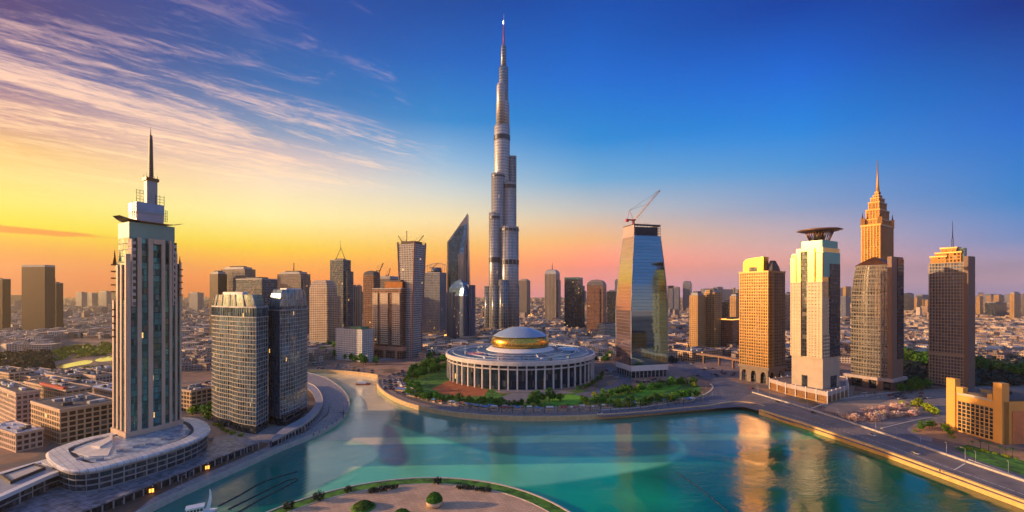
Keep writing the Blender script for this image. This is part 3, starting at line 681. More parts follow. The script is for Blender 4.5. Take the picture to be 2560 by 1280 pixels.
glassL = fmat('tower_glass', (0.02,0.04,0.05), (0.05,0.21,0.23), 1.9, 3.7, 0.05, 0.14, lit=0.035, gm=0.55, gvar=0.7)
core = sub(rc, 0.10, 0.90, 0.06, 0.90)
MB().prism(bulge(rc, amt=1.2), zp, zA).build('lower_shaft', glassL, t)
MB().prism(bulge(sub(rc, 0.03, 0.97, 0.02, 0.985), amt=1.2), zA, zB-4).build('middle_shaft', glassL, t)
MB().prism(bulge(core, amt=1.6), zB-4, zC-9).build('upper_shaft', glassL, t)
MB().prism(bulge(sub(rc, .095, .905, .055, .905), amt=1.7), zC-9, zC).build('green_crown', pmat('green_panel', lin((120,150,140)), 0.45, 0.1, 0.05, 0.06), t)
# piers: broad beige uprights between the glass strips
BF = bulge(rc, amt=1.2); PF = [q for q in bulge(rc, amt=1.2)]
def on_front(v, out=0.0, rcc=rc, amt=1.2):
    A, B = Vector(rcc[0]), Vector(rcc[1]); q = A+(B-A)*v; return q+nrm*(amt*math.sin(math.pi*v)+out)
for v0, v1, za, zb, wdt in ((0.0,0.045,zp,zB,1),(0.16,0.225,zp,zC-9,1),(0.345,0.425,zp,zC-9,1),(0.59,0.655,zp,zC-9,1),(0.745,0.80,zp,zC-9,1),(0.865,0.91,zp,zB+2,1),(0.965,1.0,zp,zB-3,1)):
    a, b = on_front(v0), on_front(v1); a2, b2 = on_front(v0, 0.75), on_front(v1, 0.75)
    MB().prism([tuple(a-nrm*.3), tuple(a2), tuple(b2), tuple(b-nrm*.3)], za, zb).build('pier', M_pier, t)
P1v, P0v = Vector(rc[0]), Vector(rc[3]); nl = Vector((-el_.y, el_.x)); nl = nl if nl.dot(Vector(c0)-P1v) < 0 else -nl
for u0, u1, zb in ((0.0,0.10,zB),(0.32,0.42,zB-6),(0.60,0.70,zB-6),(0.9,1.0,zA)):
    a, b = P1v+(P0v-P1v)*u0, P1v+(P0v-P1v)*u1
    MB().prism([tuple(a-nl*.3), tuple(a+nl*.6), tuple(b+nl*.6), tuple(b-nl*.3)], zp, zb).build('pier', M_pier, t)
# thin floor bands on the glass and punched stone flanks of the crown
mb = MB(); mb.grid(bulge(rc, amt=1.25), zp+3, zA-2, 3.7, 0, 0, 0.16, 0.12); mb.grid(bulge(sub(rc,.03,.97,.02,.985), amt=1.25), zA+2, zB-6, 3.7, 0, 0, 0.2, 0.14); mb.build('floor_bands', pmat('band_grey', lin((62,74,78)), .4), t)
M_punch = fmat('punched_stone', tuple(M*0.9 for M in lin((205,180,165))[:3]), (0.04,0.06,0.08), 3.4, 3.7, 0.45, 0.45)
for s0, s1 in ((0.06,0.13),(0.82,0.90)):
    a, b = on_front(s0, 0), on_front(s1, 0)
    MB().prism([tuple(a-nrm*3), tuple(a+nrm*.55), tuple(b+nrm*.55), tuple(b-nrm*3)], zB-30, zC-10).build('stone_flank', M_punch, t)
for s0, s1 in ((0.43,0.585),):
    a, b = on_front(s0, 0), on_front(s1, 0)
    MB().prism([tuple(a-nrm*3), tuple(a+nrm*.95), tuple(b+nrm*.95), tuple(b-nrm*3)], zC-12, zC-9.2).build('lintel', M_pier, t)
MB().ring(BF, zp, zp+3.0, 1.1, -0.5).build('base_course', M_pier, t)
mb = MB(); mb.ring(BF, zp-0.9, zp-0.1, 0.7, -0.5); mb.build('red_base_line', pmat('red_trim', lin((120,45,40)), .6), t)
# corner spirelets of the wings
for q, zz in ((rc[3], zB), (rc[1], zB-2), (sub(rc,0.9,1,.0,.1)[0], zA)):
    MB().cyl((q[0]*.97+c0[0]*.03, q[1]*.97+c0[1]*.03, zz-6), 1.0, 9, 6, 0.1).build('corner_spirelet', M_bronze, t)
    for j in range(5): MB().box((q[0]*.97+c0[0]*.03, q[1]*.97+c0[1]*.03, zz-22+j*4), 2.6, 2.6, 0.8, .4).build('corner_balcony', M_bronze, t)
# winged canopy: a thin curved blade that tips up at both ends
mb = MB(); A0, A1 = on_front(-0.10), on_front(1.07); dpt = -nrm*fw*0.62
pr = [(A0+(A1-A0)*(i/12)) for i in range(13)]
up = [zC+0.3+3.0*abs(i/6-1)**3*0.8-(1.6*(1-abs(i/6-1))*0) for i in range(13)]
for i in range(12):
    f0 = math.sin(math.pi*i/12)*1.0; f1 = math.sin(math.pi*(i+1)/12)*1.0
    a, b = pr[i]+nrm*(f0*3.2-1.0), pr[i+1]+nrm*(f1*3.2-1.0); c, d = pr[i+1]-nrm*(8+f1*10), pr[i]-nrm*(8+f0*10)
    za, zb = up[i], up[i+1]; h0 = 0.15+0.4*f0; h1 = 0.15+0.4*f1
    mb.face([(a.x,a.y,za),(b.x,b.y,zb),(b.x,b.y,zb+h1),(a.x,a.y,za+h0)]); mb.face([(a.x,a.y,za+h0),(b.x,b.y,zb+h1),(c.x,c.y,zb+h1),(d.x,d.y,za+h0)])
    mb.face([(d.x,d.y,za),(c.x,c.y,zb),(b.x,b.y,zb),(a.x,a.y,za)]); mb.face([(c.x,c.y,zb),(d.x,d.y,za),(d.x,d.y,za+h0),(c.x,c.y,zb+h1)])
mb.build('winged_canopy', M_bronze, t)
bx1 = sub(rc, 0.22, 0.8, 0.22, 0.72)
z1, z2, z3, z4 = ztop(516, 272), ztop(450, 272), ztop(340, 272), ztop(318, 272)
rh_ = MB().prism(bx1, zC+0.8, z1).build('roof_house', pmat('lilac_panel', lin((165,160,172)), .4, .1, .08, .1), t)
MB().ring(ccw(bx1), zC+6.5, zC+7.5, 0.3, 0).build('band', M_greyp, rh_)
MB().ring(ccw(bx1), z1-6, z1+0.5, 0.25, -0.4).build('blue_screen', pmat('blue_panel', lin((130,150,180)), .4, .2), rh_)
cc_ = cen(bx1); sh = sub(rc, 0.40, 0.62, 0.45, 0.65); ch = cen(sh)
ss_ = MB().prism(sh, z1, z2).build('spire_shaft', M_greyp, t)
mb = MB(); mb.ring(ccw(sh), z2-1.2, z2+0.6, 0.7, -0.3)
for q in ccw(sh): mb.cyl((q[0], q[1], z2), 0.25, 3, 5, 0.05)
mb.build('collar', M_bronze, ss_)
mast_ = MB().loft([ccw(scl(sh, 0.42)), ccw(scl(sh, 0.30)), ccw(scl(sh, 0.26))], [z2, (z2+z3)/2+8, z3]).build('spire_mast', pmat('mast_brown', lin((120,100,90)), .6), t)
for i in range(16): MB().ring(ccw(scl(sh, 0.40-0.008*i)), z2+2+i*(z3-z2-4)/16, z2+2.5+i*(z3-z2-4)/16, 0.18, 0).build('mast_ring', M_dark, mast_)
MB().cyl((ch[0], ch[1], z3), 0.28, z4-z3, 6, 0.04).build('needle', M_dark, t)
def scaffold(root, p, z0, z1, name='scaffold'):
    mb = MB(); L = Vector(p[1])-Vector(p[0]); k = max(2, int(L.length/1.6))
    for i in range(k+1):
        q = Vector(p[0])+L*(i/k); mb.tube((q.x, q.y, z0), (q.x, q.y, z1), 0.13, 4)
    for j in range(int((z1-z0)/1.7)+1):
        z = z0+j*1.7; mb.tube((p[0][0], p[0][1], z), (p[1][0], p[1][1], z), 0.13, 4)
    return mb.build(name, M_bronze, root)
q0, q1 = Vector(bx1[0]), Vector(bx1[1]); ee = (q1-q0).normalized()
scaffold(t, (tuple(q0-ee*0.2), tuple(q0+ee*3.4)), z1+.5, z1+7.5); scaffold(t, (tuple(q1-ee*4.5), tuple(q1+ee*0.3)), z1+.5, z1+6.5)
scaffold(t, (tuple(q0-ee*2.2), tuple(q0-ee*0.2)), zC+3, z1); scaffold(t, (tuple(q1+ee*0.2), tuple(q1+ee*2.0)), zC+3, zC+10)

# podium: long oval with a broad white rim and three storeys of windows
pod = smooth_poly([G(x, y, zp) for x, y in ((115,1137),(128,1158),(172,1176),(240,1172),(330,1150),(420,1125),(490,1100),(524,1078),(518,1058),(495,1047),(455,1044),(400,1053),(285,1080),(210,1096),(150,1115),(124,1126))], 5, True)
pod = ccw(pod)
pt = thing('podium_building', 'long oval podium with a wide white roof rim under the tall beige tower', 'building', (cen(pod)[0], cen(pod)[1], GZ))
for q in pod[::6]: BLOCK.append((q[0], q[1], 18))
wallp = offs(pod, -1.2)
MB().loft([offs(wallp, -.5), offs(wallp, -0.15), wallp], [GZ, (GZ+zp)/2, zp-1.6], cap=False).build('wall', pmat('podium_wall', lin((150,150,150)), .6), pt)
inner = offs(pod, -8.0); inner2 = offs(pod, -9.6)
mb = MB(); k = len(pod)
prof = [(wallp, zp-2.0), (pod, zp-1.2), (offs(pod, 0.15), zp-0.4), (offs(pod,-0.8), zp+0.25), (inner, zp+0.5), (inner, zp-0.3)]
for (A, za), (B, zb) in zip(prof, prof[1:]):
    for i in range(k):
        q = (i+1) % k; mb.face([(A[i][0],A[i][1],za),(A[q][0],A[q][1],za),(B[q][0],B[q][1],zb),(B[i][0],B[i][1],zb)], smooth=False)
mb.build('roof_rim', pmat('rim_panels', lin((210,208,208)), .42, 0, .14, .25, detail=8, tiles=5, trot=.6), pt)
o = sheet('roof_gutter', inner, zp-0.3, M_roofdk); o.parent = pt; o.location = -OFF[pt.name]; del o['kind']
o = sheet('inner_roof', offs(pod, -10.2), zp-0.1, pmat('blue_grey_roof', lin((105,125,150)), .4, 0, .3, .3, c2=lin((175,190,205)), detail=8)); o.parent = pt; o.location = -OFF[pt.name]; del o['kind']
for (x, y) in ((300,1128),(340,1118),(372,1112),(410,1098),(440,1090),(470,1080),(250,1150),(200,1150)):
    q = G(x, y, zp); MB().box((q[0], q[1], zp-.1), 2.6, 1.6, 1.3, .6).build('roof_plant', M_greyp, pt)
# white sloping sheets on the inner roof, left of the tower
for nm, pts, zz in (('sloping_roof_panel', [(178,1130),(225,1112),(262,1098),(282,1090),(282,1112),(270,1140),(222,1142)], 0.25), ('sloping_roof_panel', [(228,1119),(258,1104),(281,1092),(280,1105),(250,1122)], 1.2)):
    p = [G(x, y, zp) for x, y in pts]; MB().prism(p, zp-0.05, zp+zz).build(nm, pmat('cream_sheet', lin((228,215,200)), .4), pt)
mb = MB(); L_ = 0; pos = []
for i in range(k):
    a, b = Vector(wallp[i]), Vector(wallp[(i+1) % k]); L = (b-a).length
    while L_ < L: pos.append((a+(b-a)*(L_/L), (b-a).normalized())); L_ += 4.6
    L_ -= L
cnt = 0; rest = MB()
vis = sorted(range(len(pos)), key=lambda i: pos[i][0].length)
visset = set(vis[:33])
for i, (q, e_) in enumerate(pos):
    nn = Vector((e_.y, -e_.x))
    for f in range(3):
        z0 = 8.0+f*2.75; ins = (-0.22, -0.12, -0.02)[f]
        a = q-e_*2.0+nn*(ins+0.12); b = q+e_*2.0+nn*(ins+0.12)
        tgt = MB() if i in visset else rest
        tgt.prism([tuple(a-nn*.4), tuple(a), tuple(b), tuple(b-nn*.4)], z0, z0+2.05)
        if i in visset: tgt.build('window', M_paneg, pt)
o = rest.build('window', M_paneg, pt); o['kind'] = 'stuff'
# low wing with a skylight, running out of the picture on the left
zl = 14.5
lp = ccw([G(x, y, zl) for x, y in ((172,1172),(118,1192),(60,1218),(0,1245),(-220,1330),(-220,1235),(0,1183),(60,1165),(115,1150))])
lw = thing('low_wing_building', 'low flat-roofed wing with a gilded skylight beside the oval podium', 'building', (cen(lp)[0], cen(lp)[1], GZ))
MB().prism(offs(lp, -1.5), GZ, zl-1.0).build('wall', pmat('podium_wall', (0,0,0)), lw)
MB().prism(lp, zl-1.2, zl).build('roof', M_greyp, lw)
MB().ring(lp, zl-1.3, zl+0.45, 0.15, -3.0).build('roof_rim', M_white, lw)
sk = [G(x, y, zl+.5) for x, y in ((5,1190),(85,1163),(110,1172),(28,1206))]
skr = ccw(sk); sf_ = MB().ring(skr, zl, zl+1.3, 0.5, -0.4).build('skylight', M_dark, lw)
MB().prism(offs(skr, -0.4), zl, zl+0.8).build('pane', fmat('skylight_glass', (0.5,0.45,0.4), (0.55,0.5,0.42), 2.5, 2.5, 0, 0, gr=.15, gm=.6), sf_)
wl = offs(lp, -1.5)
for i in range(len(wl)):
    a, b = Vector(wl[i]), Vector(wl[(i+1) % len(wl)]); L = (b-a).length; e_ = (b-a).normalized(); nn = Vector((e_.y, -e_.x))
    if nn.dot(-a) < 0: continue
    c_ = max(1, int(L/5.6))
    for j in range(c_):
        for f in range(2):
            s = a+e_*(L*(j+.08)/c_); s2 = a+e_*(L*(j+.92)/c_)
            MB().prism([tuple(s-nn*.3), tuple(s+nn*.2), tuple(s2+nn*.2), tuple(s2-nn*.3)], 7.6+f*3.0, 9.9+f*3.0).build('window', M_paneg, lw)

# raised terrace in front with a dark colonnade on the water side
zt_ = 7.5
tf = smooth_poly([G(x, y, zt_) for x, y in ((646,1105),(560,1138),(440,1186),(300,1242),(150,1300),(-250,1470))], 4)
tb = [G(x, y, zt_) for x, y in ((-500,1330),(-100,1270),(160,1222),(330,1180),(455,1140),(520,1112),(560,1098),(612,1092))]
tp = ccw(tf+tb); te = thing('raised_terrace', 'raised grey terrace with a dark colonnade facing the water beside the podium', 'terrace', (cen(tp)[0], cen(tp)[1], GZ))
MB().prism(tp, zt_-0.7, zt_).build('deck', pmat('terrace_deck', lin((96,98,112)), .45, 0, .4, .35, c2=lin((160,160,170)), detail=9, tiles=5, trot=.45), te)
MB().prism(offs(tp, -1.8), GZ, zt_-0.7).build('glass_front', M_paneg, te)
L_ = 0; cols = []
for a, b in zip(tf, tf[1:]):
    a, b = Vector(a), Vector(b); L = (b-a).length
    while L_ < L: cols.append(a+(b-a)*(L_/L)); L_ += 4.2
    L_ -= L
for q in cols[:60]:
    MB().box((q.x*1.003, q.y*1.003+0.3, GZ), .45, .45, zt_-0.7-GZ, .4).build('column', M_greyp, te)
EMAMB = pmat('amber_light', (1,.5,.1), .5, emis=(1,.42,.06), estr=1.6)
for x in (375, 527):
    i = min(range(len(cols)), key=lambda j: abs((1280+F*cols[j].x/cols[j].y)-x)); q = cols[i]
    mb = MB(); mb.box((q.x*1.0+.6, q.y*1.0-1.1, GZ+.9), 1.9, .4, 1.9, .5)
    kt = thing('lit_kiosk', 'amber lit kiosk under the terrace colonnade, %s' % ('nearer the white boat' if x < 400 else 'nearer the twin towers'), 'kiosk', (q.x+.6, q.y-1.1, GZ))
    mb.build('lit_window', EMAMB, kt); m2_ = MB(); m2_.box((q.x+.6, q.y-1.1, GZ+2.9), 3.2, 1.2, .35, .5); m2_.build('roof', M_bronze, kt)
    for s_ in (-1.2, 0, 1.2): MB().box((q.x+.6+s_*math.cos(.5), q.y-1.35+s_*math.sin(.5), GZ), .25, .25, 2.9, .5).build('post', M_bronze, kt)

# curved canopy walk round the twin towers
oc = smooth_poly([G(x, y, 7.5) for x, y in ((682,1102),(722,1082),(762,1060),(792,1035),(807,1008),(803,985),(788,966),(765,955))], 5)
ic = smooth_poly([G(x, y, 7.5) for x, y in ((676,1098),(708,1070),(744,1052),(773,1030),(788,1008),(785,990),(774,975),(760,966))], 5)
cw = thing('curved_canopy', 'curved grey canopy walk sweeping round the foot of the twin towers', 'canopy', (cen(oc)[0], cen(oc)[1], GZ))
cp_ = oc+list(reversed(ic))
MB().prism(ccw(cp_), 6.9, 7.5).build('roof', pmat('canopy_roof', lin((150,148,155)), .5, 0, .15, .3), cw)
o = wall_along('edge_band', oc, 0.4, 6.6, 8.0, kerb, 1); o.parent = cw; o.location = Vector(o.location)-OFF[cw.name]
o = wall_along('glass_front', off_line(oc, 1.6), 0.4, GZ, 6.9, M_paneg, 1); o.parent = cw; o.location = Vector(o.location)-OFF[cw.name]
for q in oc[2:-2:1]: MB().box((q[0], q[1], GZ), .4, .4, 3.9, .3).build('column', M_greyp, cw)
# ================================================================ twin gridded towers
def twin(label, pts, dep, ytop_, zr, seed):
    t_ = thing('gridded_tower', label, 'tower', (pts[0][0], pts[0][1], GZ)); 
    A, B, C = Vector(pts[0]), Vector(pts[1]), Vector(pts[2])
    e_ = (B-A).normalized(); n_ = Vector((e_.y, -e_.x)); k = 24; fr = []
    for i in range(k): s = i/k; fr.append(tuple(A+(B-A)*s+n_*(1.3*abs(math.sin(2*math.pi*s*1.0))+2.0*math.sin(math.pi*s))))
    D = (C-B).normalized(); w_ = Vector((A.x, A.y)).lerp(C, .5).normalized()
    poly = ccw(fr+[tuple(B), tuple(C), tuple(C+w_*dep), tuple(A+w_*dep+D*2)])
    block(poly, 2)
    z1_ = zr-9.5; z0_ = GZ+6
    gl = fmat('twin_glass', (0.05,0.07,0.09), (0.09,0.19,0.29), 1.7, 3.1, 0.12, 0.10, lit=0.02, gm=0.6, gvar=.8)
    MB().prism(poly, GZ, z0_).build('base', M_paneg, t_)
    MB().prism(poly, z0_, z1_).build('glass_body', gl, t_)
    fl = int((z1_-z0_-7)/3.05)
    MB().grid(poly, z0_, z1_-7, 3.05, 3.2, 0.13, 0.36, 0.24).build('facade_grid', pmat('grid_cream', lin((182,172,158)), .6, 0, .08, .1), t_)
    MB().ring(poly, z1_-7, z1_-6.4, .7, 0).build('cornice_band', M_greyp, t_)
    MB().grid(poly, z1_-6.5, z1_, 7, 2.6, 0.25, 0, 0.4).build('upper_mullions', M_bluglass, t_)
    # shaped glass crown: facets that lean in
    cr = scl(poly, 0.93); cr2 = scl(poly, 0.84)
    MB().loft([ccw(cr), ccw(scl(poly, .90)), ccw(cr2)], [z1_, z1_+3.5, z1_+9]).build('glass_crown', fmat('crown_glass', (0.25,0.29,0.30), (0.16,0.24,0.26), 3.4, 12, 0.10, 0.02, gm=.5, gr=.2), t_)
    MB().ring(ccw(poly), z1_-0.3, z1_+0.8, 0.4, -0.6).build('parapet', M_greyp, t_)
    for i in range(0, k+1, 4):
        q = Vector(poly[i]); c_ = Vector(cen(poly)); q2 = c_+(q-c_)*.84
        MB().tube((q.x*.995+c_.x*.005, q.y, z1_), (q2.x, q2.y, z1_+9.2), .35, 5).build('crown_rib', M_greyp, t_)
    MB().prism(scl(poly, .45), z1_+9, z1_+11).build('roof_plant', M_white, t_)
    return t_
dA = [G(530,1052), G(640,1086), G(669,1068)]
twin('left gridded twin tower, cream grid over dark glass with a faceted crown', dA, 20, 742, ztop(735, 300), 1)
dB = [G(672,1058), G(700,1066), G(768,1030)]
def twin2():
    t_ = thing('gridded_tower', 'right gridded twin tower with a dark side and a curved glass crown', 'tower', (dB[1][0], dB[1][1], GZ))
    A, B, C = [Vector(q) for q in dB]; e_ = (C-B).normalized(); n_ = Vector((e_.y, -e_.x)); k = 14
    fr = [tuple(B+(C-B)*(i/k)+n_*2.2*math.sin(math.pi*i/k)) for i in range(k)]
    w_ = B.normalized(); poly = ccw([tuple(A)]+fr+[tuple(C), tuple(C+w_*16), tuple(A+w_*22)]); block(poly, 2)
    zr = ztop(722, B.y); z1_ = zr-13; z0_ = GZ+6
    MB().prism(poly, GZ, z0_).build('base', M_paneg, t_)
    MB().prism(poly, z0_, z1_).build('glass_body', MATS['twin_glass'], t_)
    side = ccw(fr+[tuple(C), tuple(C+w_*15.8), tuple(B+w_*8)])
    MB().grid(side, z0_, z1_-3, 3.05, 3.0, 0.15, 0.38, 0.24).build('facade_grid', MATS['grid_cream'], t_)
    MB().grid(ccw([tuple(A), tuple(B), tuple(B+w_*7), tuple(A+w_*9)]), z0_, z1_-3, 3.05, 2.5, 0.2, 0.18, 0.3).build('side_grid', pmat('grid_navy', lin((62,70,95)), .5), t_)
    MB().loft([poly, ccw(scl(poly,.95)), ccw(scl(poly,.90)), ccw(scl(poly,.80))], [z1_, z1_+5, z1_+9.5, z1_+12.5]).build('glass_crown', MATS['crown_glass'], t_)
    for i in range(1, 15, 3):
        q = Vector(poly[i]); c_ = Vector(cen(poly)); pv = q
        mb = MB()
        for s, dz in ((.955, 5), (.905, 9.5), (.805, 12.7)):
            nx_ = c_+(q-c_)*s; mb.tube((pv.x, pv.y, z1_+(0 if s == .955 else pdz)), (nx_.x, nx_.y, z1_+dz), .3, 5); pv = nx_; pdz = dz
        mb.build('crown_rib', M_greyp, t_)
    MB().prism(scl(poly, .55), z1_+12.3, z1_+13.6).build('roof_disc', M_white, t_)
    MB().ring(poly, z1_-3.2, z1_-2.4, .7, 0).build('cornice_band', M_greyp, t_)
    q = dB[1]; mb = MB(); mb.prism([(B-n_*2+e_*1)[:], (B+n_*4+e_*1)[:], (B+n_*4+e_*22)[:], (B-n_*2+e_*22)[:]], GZ, GZ+8); mb.build('entrance_block', M_darkglass, t_)
twin2()

# ================================================================ Burj-like tapering supertower
def tower_silver():
    d0 = 1150.0; X0 = (1262-1280)/F*d0
    t_ = thing('supertall_tower', 'tallest silver stepped skyscraper with a needle tip', 'skyscraper', (X0, d0, GZ)); BLOCK.append((X0, d0, 62))
    S = fmat('silver_facade', (0.42,0.41,0.41), (0.18,0.21,0.25), 3.6, 7.6, 0.30, 0.42, gr=.3, gm=.7, wr=.5, wm=.35, gvar=.4, wave=.03, lit=.004)
    S2 = fmat('silver_dark', (0.22,0.24,0.27), (0.10,0.15,0.19), 3.6, 7.6, 0.3, 0.3, gr=.2, gm=.8, wr=.45, wm=.5, lit=.004)
    bandm = pmat('band_dark', lin((42,46,60)), .4, .3)
    def tier(xl, xr, yt, yb, dd, mat, taper=1.0, dome=0, bands=()):
        d = d0+dd; x0 = (xl-1280)/F*d; x1 = (xr-1280)/F*d; r = (x1-x0)/2; cx_ = (x0+x1)/2
        zt_ = ztop(yt, d); zb_ = GZ if yb is None else ztop(yb, d)
        pf = [(r, 0), (r*taper, zt_-zb_)]
        if dome: pf = [(r, 0), (r*taper, zt_-zb_-dome), (r*taper*.9, zt_-zb_-dome*.45), (r*taper*.55, zt_-zb_-dome*.1), (0.5, zt_-zb_)]
        k = 28; P = [ccw(circ(cx_, d, q, k, q*1.0)) for q, z in pf]
        MB().loft(P, [zb_+z for q, z in pf], smooth=True).build('tier', mat, t_)
        for yy, hh in bands:
            z = ztop(yy, d); MB().ring(circ(cx_, d, r*.995, k), z, z+hh/F*d, .8, -.5).build('dark_band', bandm, t_)
        for j in range(0, k, 2):
            if dome: break
            a = 2*math.pi*(j+.5)/k; q = (cx_+math.cos(a)*r*1.005, d+math.sin(a)*r*1.005)
            if q[1] > d: continue
            MB().box((q[0], q[1], zb_), 1.0, 1.1, zt_-zb_+1.5, a).build('fin', M_greyp, t_)
    # base wings
    tier(1211, 1231, 716, None, 10, S2, .98); tier(1228, 1250, 713, None, -22, S2, .98); tier(1247, 1272, 700, None, -30, S2, .98)
    tier(1272, 1298, 712, None, -8, S2, .98)
    tier(1223, 1250, 533, None, -6, S, .99, 0, [(547, 5), (657, 13)])
    tier(1229, 1262, 435, None, 6, S, .99, 0, [(444, 4)])
    tier(1251, 1297, 568, None, -4, S, .985, 0, [(578, 5), (662, 12)])
    tier(1258, 1290, 457, None, 8, S, .99, 0, [(472, 9)])
    tier(1271, 1291, 392, None, 24, S2, .99, 0, [])
    tier(1235, 1275, 311, None, 22, S, .98, 8, [(352, 11)])
    tier(1240, 1274, 254, 330, 24, S, .97, 5); tier(1241, 1264, 206, 330, 14, S, .95, 12)
    tier(1247, 1271, 167, 330, 26, S2, .96, 3); tier(1252, 1266, 113, 200, 26, S2, .95, 6)
    zc_, zt_ = ztop(116, d0+26), ztop(62, d0+26)
    xs = (1259.5-1280)/F*(d0+26)
    MB().cyl((xs, d0+26, zc_-4), 2.6, zt_-zc_+4, 8, 1.5).build('spire', pmat('spire_red', lin((150,50,60)), .4, .2), t_)
    MB().cyl((xs, d0+26, zt_), 1.5, ztop(34, d0+26)-zt_, 6, .3).build('spire_tip', pmat('tip_silver', lin((190,190,205)), .3, .7), t_)
    MB().lathe((xs, d0+26, zc_), [(0.1,-1.5),(1.9,0),(1.9,1),(.1,2.5)], 8).build('warning_lamp', pmat('red_lamp', (1,.1,.05), emis=(1,.05,.03), estr=6), t_)
    MB().lathe((xs-1.5, d0+24, ztop(42, d0)), [(0.1,-5),(.9,-2),(.9,2),(.1,5)], 8).build('tip_lamp', pmat('white_lamp', (1,1,1), emis=(1,.95,.9), estr=5), t_)
tower_silver()

# ================================================================ generic towers
def tower(label, pL, pC, pR, yb, yt, th, mat, roof='flat', name='office_tower', steps=(), Lb=None, podium=None, cat='tower', grid=None, d=None, La=None, crownmat=None):
    d = d or dist(yb); p = ccw(rect(pL, pC, pR, d, th, Lb, La)); r0 = rect(pL, pC, pR, d, th, Lb, La); c = cen(p)
    zt_ = ztop(yt, d); t_ = thing(name, label, cat, (c[0], c[1], GZ)); block(p, 3)
    cm = crownmat or M_greyp
    if podium: MB().prism(scl(p, 1.25), GZ, GZ+podium).build('podium', M_greyp, t_)
    H_ = zt_
    if roof == 'dome':
        rr = 0.5*min(math.dist(p[0], p[1]), math.dist(p[1], p[2])); hh = rr*0.9; H_ = zt_-hh
        MB().loft([scl(p, q) for q in (1, .97, .86, .66, .36, .05)], [H_, H_+hh*.3, H_+hh*.6, H_+hh*.82, H_+hh*.95, zt_], smooth=False).build('dome_roof', cm, t_)
    elif roof == 'taper':
        H_ = zt_-0.22*(zt_-GZ)*.6
        MB().loft([p, scl(p, .92), scl(p, .74), scl(p, .55)], [H_, H_+(zt_-H_)*.45, H_+(zt_-H_)*.9, zt_]).build('tapered_crown', mat, t_)
    elif roof == 'crown':
        H_ = zt_-7; MB().prism(scl(p, .8), H_, zt_-2.5).build('crown', cm, t_); MB().prism(scl(p, .5), zt_-2.5, zt_).build('lift_house', M_roofdk, t_)
    elif roof == 'screen':
        H_ = zt_-5; MB().ring(p, H_, zt_, 0.0, -0.8).build('roof_screen', cm, t_); MB().prism(scl(p, .6), H_, zt_-1.5).build('lift_house', M_roofdk, t_)
    elif roof == 'slant':
        H_ = zt_-9
        q = p; mb = MB(); z = [H_+9, H_+1, H_+1, H_+9]
        for i in range(4):
            j = (i+1) % 4; mb.face([(q[i][0],q[i][1],H_),(q[j][0],q[j][1],H_),(q[j][0],q[j][1],z[j]),(q[i][0],q[i][1],z[i])], [(0,0),(20,0),(20,8),(0,8)])
        mb.face([(q[i][0],q[i][1],z[i]) for i in range(4)]); mb.build('slanted_crown', mat, t_)
    else:
        MB().prism(scl(p, .55), zt_, zt_+3.5).build('lift_house', M_roofdk, t_)
        MB().ring(p, zt_-.2, zt_+1.2, .3, -.5).build('parapet', cm, t_)
    MB().prism(p, GZ, H_).build('body', mat, t_)
    for (u0, u1, v0, v1, yy) in steps:
        MB().prism(sub(r0, u0, u1, v0, v1), GZ, ztop(yy, d)).build('stepped_wing', mat, t_)
    if grid: MB().grid(p, GZ+grid[4] if len(grid) > 4 else GZ+6, H_, grid[0], grid[1], grid[2], grid[3], .5).build('facade_grid', grid[5] if len(grid) > 5 else M_greyp, t_)
    return t_, p, r0, d, zt_

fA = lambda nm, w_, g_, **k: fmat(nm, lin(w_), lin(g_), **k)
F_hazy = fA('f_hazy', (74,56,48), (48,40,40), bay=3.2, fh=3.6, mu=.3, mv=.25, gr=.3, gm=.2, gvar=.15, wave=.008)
F_grey = fA('f_grey', (124,114,110), (62,68,80), bay=3.0, fh=3.4, mu=.4, mv=.35, gr=.2, gm=.5, lit=.01)
F_strip = fA('f_strip', (150,140,132), (60,58,64), bay=5.0, fh=60, mu=.5, mv=.0, gr=.25, gm=.4)
F_lines = fA('f_lines', (172,158,150), (78,80,90), bay=30, fh=3.4, mu=.0, mv=.5, gr=.2, gm=.5, lit=.01)
F_blue = fA('f_blue', (96,104,118), (50,72,98), bay=2.4, fh=3.6, mu=.2, mv=.22, gr=.12, gm=.7, lit=.01)
F_dk = fA('f_dk', (58,62,72), (40,54,70), bay=2.2, fh=3.4, mu=.2, mv=.25, gr=.12, gm=.7, lit=.02)
F_brown = fA('f_brown', (138,100,82), (52,44,44), bay=3.2, fh=3.3, mu=.35, mv=.35, gr=.2, gm=.4, lit=.01)
F_resi = fA('f_resi', (196,174,150), (60,56,58), bay=4.2, fh=3.2, mu=.3, mv=.5, gr=.2, gm=.3, lit=.02)
F_tan = fA('f_tan', (190,150,100), (62,48,40), bay=3.4, fh=3.3, mu=.4, mv=.42, gr=.25, gm=.35, lit=.015)
F_green = fA('f_green', (175,175,165), (64,80,80), bay=3.4, fh=3.1, mu=.25, mv=.4, gr=.2, gm=.4, lit=.01)
F_far = fA('f_far', (120,125,140), (70,80,100), bay=5, fh=5, mu=.3, mv=.3, gr=.3, gm=.4)

